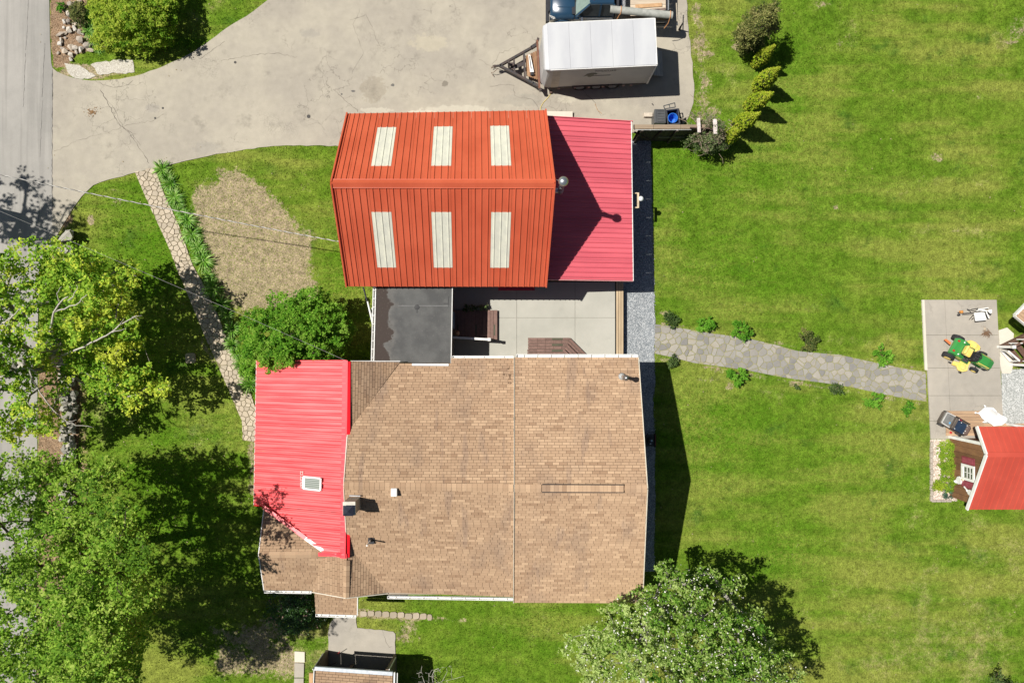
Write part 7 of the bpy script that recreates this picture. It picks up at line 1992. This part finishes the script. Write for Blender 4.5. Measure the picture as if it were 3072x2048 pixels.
make_tree('shade_tree', 'tree across the road whose dappled shade falls on road and driveway mouth', TO, .85, (-330, 560, 0), (-330, 560, 4), M_DARKL, M_BARKD, 60, .5, .15, 57, .24, up=.5)
# ---- flowering tree at the bottom
T3 = [(2050, 1780, 95, 50, 4, 5.6, .55), (1965, 1800, 60, 45, 3.8, 5.2, .4), (1900, 1850, 90, 55, 4, 5.6, .75), (1830, 1920, 85, 60, 4, 5.4, .75), (1770, 1980, 55, 50, 3.6, 4.6, .8), (2000, 1880, 100, 65, 5, 6.4, .45), (2120, 1860, 90, 65, 5, 6.4, .5), (2200, 1900, 75, 60, 4.6, 6, .45),
      (1930, 1970, 100, 60, 5, 6.4, .65), (2060, 1970, 110, 60, 5.2, 6.8, .5), (2190, 1980, 100, 60, 5, 6.4, .5), (2290, 1990, 60, 55, 4, 5.2, .55), (1860, 2040, 110, 60, 4.6, 6, .8), (2030, 2050, 120, 60, 5.4, 6.8, .5), (2200, 2050, 120, 60, 5, 6.4, .5), (2330, 2040, 55, 40, 3.8, 4.8, .6), (2000, 1725, 40, 26, 3.4, 4.2, .5), (1990, 1700, 16, 20, 3.2, 3.6, .6), (2085, 1725, 46, 26, 3.6, 4.4, .55), (2200, 1765, 32, 34, 3.8, 4.4, .6), (2245, 1850, 36, 30, 4, 4.6, .5), (1700, 1955, 18, 12, 3.2, 3.6, .8), (1722, 1925, 20, 12, 3.2, 3.8, .8), (2395, 2012, 18, 14, 3.2, 3.6, .6), (1860, 1800, 26, 14, 3.4, 3.8, .7), (2150, 1722, 20, 14, 3.4, 4, .6), (2360, 1985, 20, 12, 3.4, 4, .6), (1752, 1900, 14, 10, 3.4, 3.8, .8), (2275, 1905, 22, 16, 3.8, 4.2, .55), (2100, 2150, 300, 60, 5, 6.4)]
t3 = make_tree('blossom_tree', 'grey-green tree dotted with white blossom at the south-east house corner', T3, .52, (1965, 1830, 0), (1975, 1850, 2.2), M_FLOW, M_BARK, 90, .34, .115, 53, .2, up=.4, aspect=.5)
pts, _ = ell_points(T3, .36, 59, jz=.25)
R_ = np.random.RandomState(3); C3 = np.array([tuple(p + Vector((0, 0, .22))) for p in pts])
leaves('blossom', M_BLOS, C3, 2, .38, .055, t3, up=.75, seed=8, aspect=.95)
make_tree('shade_tree', 'tree beyond the bottom edge shading the lawn left of the blossom tree', [(1440, 2330, 130, 110, 4, 6), (1330, 2350, 90, 80, 3.5, 5), (1560, 2360, 80, 80, 3.5, 5)], .55, (1450, 2250, 0), (1450, 2250, 2.5), M_DARKL, M_BARKD, 90, .42, .11, 58, .12, up=.5)
# ---- rounded lilac-like bush at the red roof
T4 = [(800, 985, 72, 70, 1.4, 2.9), (760, 1055, 45, 50, .8, 2.3), (880, 925, 80, 50, 1.4, 3.0), (940, 900, 40, 38, 1.8, 2.8, .5), (960, 960, 80, 60, 1.6, 3.3, .5), (1010, 985, 48, 40, 1.6, 2.8, .55), (880, 1000, 90, 60, 2.4, 3.7), (960, 1030, 70, 40, 1.8, 3.2, .45), (850, 1060, 80, 32, 3.0, 3.7, .5), (930, 1065, 40, 18, 2.6, 3.2, .5), (800, 1085, 26, 22, 3.0, 3.4, .6), (850, 1090, 18, 14, 3.1, 3.4, .6), (755, 1110, 25, 35, .6, 1.8)]
make_tree('round_bush', 'big rounded bright green bush leaning over the corner of the red roof', T4, .36, (895, 1010, 0), (895, 1000, .8), M_LILAC, M_BARKD, 150, .27, .085, 61, .12, up=.5, jz=.18)
# ---- shrub in the bed by the road
T5 = [(400, 40, 85, 60, .8, 2.0, .55), (465, 65, 62, 66, .6, 1.5, .4), (350, 60, 70, 60, .7, 1.8, .7), (390, 110, 80, 45, .4, 1.2, .55), (330, 110, 45, 40, .3, .9, .85), (475, 15, 52, 46, .7, 1.5, .5), (430, 140, 45, 22, .2, .7, .45), (320, 30, 50, 60, .5, 1.4, .8), (500, 115, 30, 26, .2, .7, .4), (400, -60, 110, 60, .8, 2.0)]
make_tree('leafy_shrub', 'broad yellow-green shrub in the boulder-edged bed beside the road', T5, .33, (420, 70, 0), (420, 65, .6), M_SHRUB, M_BARKD, 120, .24, .078, 67, .09, up=.5, jz=.15)
# ---- bare dark brush in front of the bed, small ground plants
T5b = [(232, 40, 18, 30, .1, .5, .2), (225, 30, 16, 16, .1, .4, .3), (240, 62, 14, 16, .1, .4, .1)]
make_tree('low_shrub', 'low dark olive shrub among the boulders by the road', T5b, .2, (234, 45, 0), (234, 45, .1), M_EVER, M_BARKD, 90, .16, .05, 71, .02, jz=.05)
make_tree('grass_tuft', 'single dark green grass tuft in the mulch strip by the road', [(183, 22, 10, 10, .1, .25, .1)], .15, (183, 22, 0), (183, 22, .05), M_ROSE, M_BARKD, 120, .14, .05, 73, .01, jz=.02)

# ---- arborvitae, spindle shaped
def arborvitae(bx, by, tx, ty, h, R0, label, seed, mat=M_ARB, grp='arborvitae row beside the lawn', nm='arborvitae'):
    b = P(bx, by, 0); top = P(tx, ty, h)
    t_ = thing(nm, label, 'evergreen', b, group=grp)
    r = random.Random(seed); cs = []; sp = []; tn = []
    for i in range(760):
        f = r.random() ** .85
        rad = R0 * math.sin(math.pi * min(1, (f * .86 + .14))) ** 1.15 * (1.12 - .12 * f)
        a = r.uniform(0, 6.283); q = r.uniform(.72, 1.0)
        ax = b.lerp(top, f); p = ax + Vector((math.cos(a), math.sin(a), 0)) * rad * q; p.z = max(.08, f * h + r.gauss(0, .04))
        cs.append(tuple(p)); sp.append(.055); tn.append(min(1, max(0, .35 + .35 * f + .2 * (q - .7) + (-.0 if f > .3 else .25) + r.gauss(0, .12))))
    m = MB(); prof = []
    for i in range(9):
        f = i / 8; rad = R0 * math.sin(math.pi * min(1, (f * .86 + .14))) ** .75 * (1.15 - .25 * f) * .80; prof.append((max(.01, rad), f * h * .97 + .03))
    rings = []; vs = []; fs = []
    for i, (rd, z) in enumerate(prof):
        ax = b.lerp(top, i / 8)
        for k in range(10): an = 2 * math.pi * k / 10; rr = rd * (1 + .12 * math.sin(k * 2.3 + i)); vs.append((ax.x + math.cos(an) * rr, ax.y + math.sin(an) * rr, z))
    for i in range(8):
        fs += [(i * 10 + k, i * 10 + (k + 1) % 10, (i + 1) * 10 + (k + 1) % 10, (i + 1) * 10 + k) for k in range(10)]
    fs.append(tuple(range(9, -1, -1))); fs.append(tuple(range(80, 90)))
    m.add(vs, fs, .1); m.build('inner_branches', simple('inner_foliage', (.035, .05, .012), .95, .2, 9), t_, smooth=True)
    leaves('foliage', mat, cs, 12, sp, .07, t_, tn, up=.3, seed=seed, flat=1.2, aspect=.45)
    return t_
arborvitae(2263, 196, 2322, 138, 2.4, .30, 'smallest golden arborvitae, right under the brownish juniper', 81)
arborvitae(2266, 266, 2337, 204, 2.8, .385, 'largest golden arborvitae, second below the brownish juniper', 82)
arborvitae(2238, 320, 2317, 281, 2.7, .345, 'golden arborvitae in the middle of the row, third below the juniper', 83)
arborvitae(2200, 382, 2277, 341, 2.7, .35, 'golden arborvitae nearest the vine but one, with a clear oval shadow', 84)
arborvitae(2170, 418, 2215, 392, 2.2, .34, 'squat golden arborvitae tangled with the vine of the arbor', 85)
# juniper / brownish evergreen
T6 = [(2240, 118, 34, 32, .5, 1.6, .5), (2262, 88, 40, 36, 1.2, 2.6, .5), (2290, 62, 38, 38, 1.8, 3.2, .45), (2316, 38, 26, 24, 2.6, 3.4, .3), (2250, 140, 34, 20, .3, 1.0, .3), (2225, 105, 18, 20, .4, 1.2, .6), (2318, 62, 20, 22, 2.0, 3.0, .3)]
make_tree('juniper_tree', 'bushy brownish-green juniper at the top of the evergreen row', T6, .26, (2252, 122, 0), (2270, 100, 1.0), M_EVER, M_BARKD, 150, .27, .07, 87, .08, up=.35, jz=.18)
# vine on the arbor
T7 = [(2075, 410, 26, 26, .5, 1.5, .35), (2100, 425, 40, 24, .4, 1.5, .35), (2125, 420, 44, 32, .6, 1.9, .5), (2155, 400, 26, 34, .8, 2.0, .75), (2160, 430, 26, 20, .4, 1.2, .5), (2100, 360, 36, 14, 1.4, 2.0, .8), (2060, 412, 10, 8, .4, .8, .4), (2130, 372, 30, 14, 1.4, 2.05, .8)]
vn = make_tree('climbing_vine', 'straggly green and dry brown vine clambering over the small arbor', T7, .26, (2125, 430, 0), (2125, 420, .8), M_VINE, M_TWIG, 75, .25, .062, 89, .05, up=.45, jz=.15)
m = MB()
for i in range(90):
    p = P(rnd.gauss(2118, 34), rnd.gauss(392, 26), rnd.uniform(.8, 2.1)); q = p + Vector((rnd.gauss(0, .28), rnd.gauss(0, .28), rnd.gauss(0, .12)))
    m.tube([p, p.lerp(q, .5) + Vector((rnd.gauss(0, .05), rnd.gauss(0, .05), .04)), q], .009, 3)
for (a, b) in (((2150, 408, 1.6), (2130, 462, .4)), ((2152, 400, 1.8), (2148, 440, .6)), ((2095, 385, 1.9), (2070, 350, 1.6)), ((2145, 385, 1.9), (2175, 372, 1.7))):
    m.tube([P(*a), P(*a).lerp(P(*b), .5) + Vector((.08, .03, .05)), P(*b)], .016, 4)
tag(m.build('dry_stems', simple('dry_stem', (.36, .28, .20), .9, .2, 9), vn), kind='stuff')

# ---- daylilies along the flagstone path: one clump mesh, copied
def blade_clump(seed, n, L0, w0, name='blades', mat=M_LILY, lift=.5):
    r = np.random.RandomState(seed); V = []; F = []; T = []
    for i in range(n):
        a = r.uniform(0, 6.283); L_ = L0 * r.uniform(.6, 1.1); w = w0 * r.uniform(.7, 1.3); e = r.uniform(.35, 1.25); off = r.uniform(0, .06)
        d = np.array([math.cos(a), math.sin(a)]); s = np.array([-d[1], d[0]]); rr = off; z = 0; el = e; base = len(V); tn = r.uniform(.1, .9)
        for k in range(5):
            ww = w * [1, 1, .85, .6, .08][k]
            p = d * rr; V += [(p[0] - s[0] * ww / 2, p[1] - s[1] * ww / 2, z), (p[0] + s[0] * ww / 2, p[1] + s[1] * ww / 2, z)]; T += [tn + .1 * k / 4] * 2
            rr += L_ / 4 * math.cos(el); z = max(.015, z + L_ / 4 * math.sin(el)); el -= r.uniform(.35, .65)
            if k: F.append((base + 2 * k - 2, base + 2 * k - 1, base + 2 * k + 1, base + 2 * k))
    return np.array(V), np.array(F), np.clip(np.array(T), 0, 1)
LP = [(489, 510, 1.0), (514, 552, 1.0), (528, 592, 1.05), (543, 628, .7), (564, 662, 1.1), (578, 702, 1.15), (597, 742, .95), (614, 783, 1.2), (626, 826, .75), (643, 868, 1.1), (664, 912, 1.05), (682, 944, .85), (699, 988, 1.0), (698, 1030, .9), (708, 1058, .7), (727, 1086, .95), (751, 1150, 1.1), (738, 1120, .7), (536, 610, .8), (606, 764, .85), (634, 846, .8), (588, 722, .8), (503, 532, .8), (553, 645, .8)]
protos = []
lname = {0: 'daylily clump at the driveway end of the flagstone path', 16: 'daylily clump against the red-roofed wall at the path end', 15: 'daylily clump half under the rounded green bush', 3: 'small daylily clump where the white cable crosses the path', 7: 'largest daylily clump in the path border'}
for k_ in range(3):
    V, F, T = blade_clump(300 + k_, 85, .50, .030)
    protos.append((V, F, T))
pm_ = []
for i, (x, y, s) in enumerate(LP):
    c = P(x, y, 0); lb = lname.get(i) or {1: 'second daylily clump from the driveway beside the path', 2: 'third daylily clump from the driveway beside the path', 4: 'daylily clump just south of the white cable', 5: 'broad daylily clump opposite the left edge of the dirt patch', 6: 'daylily clump just before the largest one, counting from the driveway', 8: 'narrow daylily clump just past the largest one', 9: 'daylily clump two past the largest one in the path border', 10: 'daylily clump opposite the narrow south part of the dirt patch', 11: 'small daylily clump opposite the south tip of the dirt patch', 12: 'daylily clump first beside the rounded green bush', 13: 'daylily clump second beside the rounded green bush', 14: 'small daylily clump crowded by the rounded green bush', 17: 'small daylily clump last but one before the red roof', 18: 'small daylily filling the gap just north of the white cable', 19: 'small daylily filling the gap right before the largest clump', 20: 'small daylily filling the gap just past the narrow clump', 21: 'small daylily filling the gap opposite the left edge of the dirt patch', 22: 'small daylily between the first and second clump from the driveway', 23: 'small daylily filling the gap right under the white cable'}[i]
    if i < 3:
        V, F, T = protos[i]; o = np_mesh('daylily', V, F, M_LILY, tone=T); pm_.append(o)
    else:
        o = pm_[i % 3].copy(); COL.objects.link(o)
    o.location = c; s *= 1.22; o.scale = (s, s, s); o.rotation_euler = (0, 0, rnd.uniform(0, 6.28))
    tag(o, lb, 'daylily', 'daylilies along the flagstone path')
# iris/daylily leaves at the shrub bed
for j, (x, y, s) in enumerate(((275, 66, .9), (268, 98, 1.0), (283, 126, 1.0), (300, 148, .8), (262, 50, .8), (290, 90, .9), (262, 84, .7))):
    o = pm_[j % 3].copy(); COL.objects.link(o); o.location = P(x, y, 0); o.scale = (s * .9, s * .9, s); o.rotation_euler = (0, 0, rnd.uniform(0, 6.28))
    tag(o, ['strap-leaved plant near the brownish boulder by the road', 'strap-leaved plant beside the large round cream boulder', 'strap-leaved plant above the largest grey boulder', 'southernmost strap-leaved plant in the shrub bed', 'northernmost strap-leaved plant in the shrub bed', 'strap-leaved plant deepest under the yellow-green shrub', 'small strap-leaved plant right of the dark-sided boulder'][j], 'daylily', 'strap-leaved plants in the shrub bed')

# ---- rose bushes along the slate path
RB = [(2009, 958, 22, .45, .10, 'sparse dark bush by the gravel at the north side of the slate path', M_VINE, 55), (2112, 971, 27, .6, .5, 'second bush north of the slate path, light green with dark shadow', M_ROSE, 120), (2214, 992, 34, .75, .5, 'tall lush green bush third along the north side of the slate path', M_ROSE, 140),
      (2415, 1020, 34, .6, .15, 'dark olive bush alone on the north side midway along the slate path', M_EVER, 110), (2638, 1066, 36, .6, .55, 'bright green bush nearest the concrete pad north of the slate path', M_ROSE, 110), (2010, 1081, 17, .4, .2, 'small dark bush by the gravel south of the slate path', M_VINE, 60),
      (2201, 1125, 30, .75, .5, 'lush upright green bush south of the slate path near the house', M_ROSE, 150), (2500, 1166, 20, .4, .25, 'small half-bare bush south of the slate path', M_VINE, 40), (2614, 1200, 28, .55, .55, 'light green bush south of the slate path towards the pad', M_ROSE, 85), (2719, 1222, 20, .4, .2, 'tiny dark bush just below the slate path end', M_ROSE, 45), (2388, 1158, 9, .25, .2, 'tiny twiggy plant south of the slate path', M_VINE, 30)]
for i, (x, y, rp, h, tone, lb, mt, npr) in enumerate(RB):
    t_ = thing('garden_bush', lb, 'bush', P(x, y, 0), group='bushes lining the slate path')
    r = random.Random(500 + i); cs = []
    nb_ = 5 if rp < 12 else 14
    for k_ in range(nb_):
        a = r.uniform(0, 6.28); q = math.sqrt(r.random()) * rp / 64 * .85
        cs.append((P(x, y).x + math.cos(a) * q, P(x, y).y + math.sin(a) * q, h * r.uniform(.35, 1) * (1 - .4 * q / (rp / 64))))
    m = MB(); b = P(x, y, 0)
    for c in cs: m.tube([b + Vector((r.uniform(-.03, .03), r.uniform(-.03, .03), 0)), b.lerp(Vector(c), .5) + Vector((0, 0, .06)), Vector(c)], [.012, .009, .005], 4)
    m.build('stems', M_BARKD, t_)
    leaves('foliage', mt, cs, npr, .17 if rp > 12 else .08, .062, t_, [min(1, max(0, r.gauss(tone, .15))) for _ in cs], up=.5, seed=600 + i, flat=.7, aspect=.65)
# ---- playhouse bed plants
for i, (x, y, rp, lb, mt) in enumerate(((2828, 1346, 27, 'northernmost round lime-green bush in the playhouse gravel bed', M_SHRUB), (2833, 1391, 22, 'middle lime-green bush in the playhouse gravel bed', M_SHRUB), (2834, 1437, 28, 'southern large lime-green bush against the playhouse wall', M_SHRUB), (2806, 1457, 12, 'small yellow plant at the edge of the playhouse bed', M_ARB), (2842, 1473, 19, 'spiky blue-green plant at the south end of the playhouse bed', None))):
    t_ = thing('garden_bush', lb, 'bush', P(x, y, 0)); r = random.Random(700 + i); cs = []; h = .5 if rp > 20 else .25
    for k_ in range(22 if rp > 20 else 8):
        a = r.uniform(0, 6.28); q = math.sqrt(r.random()) * rp / 64 * 1.0; cs.append((P(x, y).x + math.cos(a) * q, P(x, y).y + math.sin(a) * q, h * (1 - .6 * (q / (rp / 64)) ** 2) * r.uniform(.8, 1)))
    if mt is None:
        mt = leaf_mat('blue_green_needle', [(.04, .09, .06), (.08, .15, .10), (.14, .22, .16)], .2)
        leaves('foliage', mt, cs, 160, .15, .10, t_, None, up=.2, seed=800 + i, flat=.6, aspect=.12)
    else:
        leaves('foliage', mt, cs, 190, .18, .06, t_, [min(1, max(0, r.gauss(.5, .14))) for _ in cs], up=.45, seed=800 + i, flat=.6, aspect=.3)
    m = MB(); b = P(x, y, 0)
    for c in cs: m.tube([b, Vector(c)], [.01, .004], 3)
    m.build('stems', M_BARKD, t_)
# ---- dark bush by the entry
T8 = [(860, 1800, 45, 36, .6, 1.7, .35), (900, 1790, 32, 26, .6, 1.6, .3), (850, 1845, 48, 36, .4, 1.5, .4), (905, 1840, 36, 40, .5, 1.5, .4), (880, 1880, 36, 20, .2, .9, .5), (950, 1855, 16, 20, .2, .8, .7)]
hb = make_tree('dark_bush', 'dark glossy bush with faded pink blooms beside the entry roof', T8, .28, (880, 1830, 0), (880, 1830, .4), leaf_mat('glossy_dark_leaf', [(.02, .06, .012), (.045, .12, .02), (.09, .19, .03)], .2, .35, .5), M_BARKD, 90, .26, .085, 91, .07, up=.5, aspect=.4, jz=.15)
pts, _ = ell_points(T8, .45, 93, jz=.1)
leaves('bloom', simple('faded_pink', (.34, .20, .17), .8), [tuple(p + Vector((0, 0, .15))) for p in pts], 5, .14, .06, hb, up=.6, seed=94, aspect=.9)
make_tree('low_shrub', 'dark low plants in deep shade along the north side of the door deck', [(1410, 924, 26, 6, .5, .8, .3), (1445, 922, 16, 7, .5, .8, .3)], .16, (1420, 925, 0), (1420, 925, .4), M_VINE, M_BARKD, 50, .12, .05, 96, .02, jz=.04)
# small dark shrub tip at the bottom right corner
make_tree('low_shrub', 'dark spiky shrub tip at the bottom edge near the right corner', [(3000, 2040, 14, 26, .4, 1.0, .2), (3040, 2052, 24, 12, .3, .8, .2), (2975, 2034, 10, 8, .2, .6, .3), (3020, 2090, 60, 30, .3, 1.2, .2)], .3, (3010, 2080, 0), (3010, 2080, .3), M_VINE, M_BARKD, 50, .24, .06, 95, .03, jz=.1)
# bare pale shrub beside the shed
bs = thing('bare_shrub', 'bare pale twiggy shrub beside the shed shadow at the bottom edge', 'shrub', P(1310, 2030, 0)); r = random.Random(97); tg = []
for k_ in range(90):
    tg.append(P(r.choice([r.gauss(1325, 26), r.gauss(1265, 16)]), r.uniform(1995, 2090), r.uniform(.4, 1.2)))
limbs('branches', P(1305, 2070, 0), tg, simple('bleached_twig', (.52, .48, .42), .9, .2, 15), bs, .03, .007, seed=97, seg=4, wig=.06, fork=.1)
m = MB(); m.tube([P(1298, 2048, .2), P(1296, 2025, .8), P(1304, 2008, 1.1), P(1315, 2004, 1.1), P(1322, 2015, .9)], .012, 5); m.build('hoop_stem', MATS['bleached_twig'], bs)

# litter of small fallen leaves and seeds in the lawn
n_ = 2600; lx = NR.uniform(-24, 24, n_); ly = NR.uniform(-16, 16, n_)
near = np.exp(-((lx + 17) ** 2 / 60 + (ly + 4) ** 2 / 120)) + np.exp(-((lx - 9) ** 2 / 20 + (ly + 14) ** 2 / 20)) * .8 + .12
kp = (NR.uniform(0, 1, n_) < near) & (lookup(HARD, lx, ly) > -40); lx, ly = lx[kp], ly[kp]; n_ = len(lx)
aa = NR.uniform(0, 6.28, n_); ss_ = NR.uniform(.015, .04, n_); zz = np.full(n_, .035)
V = np.empty((n_, 3, 3))
for k_ in range(3):
    V[:, k_, 0] = lx + np.cos(aa + k_ * 2.1) * ss_; V[:, k_, 1] = ly + np.sin(aa + k_ * 2.1) * ss_; V[:, k_, 2] = zz + NR.uniform(-.01, .02, n_)
tag(np_mesh('leaf_litter', V.reshape(-1, 3), np.arange(n_ * 3).reshape(n_, 3), simple('tan_leaf', (.42, .34, .2), .9, .3, 9)), 'scattered small tan fallen leaves in the lawn under the trees', 'leaf litter', kind='stuff')

# ================================================================= OVERHEAD CABLES
cb = thing('service_cable', 'twisted white overhead service cable running from the road to the barn', 'cable', P(1016, 724, 3.3))
a, b = P(-120, 500, 7.4), P(1018, 725, 3.35)
def catpt(a, b, t_, sag): return a.lerp(b, t_) - Vector((0, 0, sag * 4 * t_ * (1 - t_)))
n = 90; pts1 = []; pts2 = []
for i in range(n * 2 + 1):
    t_ = i / (n * 2); p = catpt(a, b, t_, .5); ph = i * 1.05
    pts1.append(p + Vector((0, math.cos(ph) * .012, math.sin(ph) * .012))); pts2.append(p - Vector((0, math.cos(ph) * .012, math.sin(ph) * .012)))
m = MB(); m.tube(pts1, .013, 5); m.build('white_strand', simple('white_cable', (.80, .76, .70), .5), cb)
m = MB(); m.tube(pts2, .012, 5); m.build('grey_strand', simple('grey_cable', (.20, .19, .18), .6), cb)
c2_ = [catpt(P(-80, 600, 6.2), P(1035, 1080, 4.1), i / 40, .35) for i in range(41)]
m = MB(); m.tube(c2_, .005, 5); tag(m.build('thin_wire', simple('thin_grey_wire', (.40, .38, .36), .5)), 'thin grey overhead wire passing the maple to the corner of the red roof', 'wire')
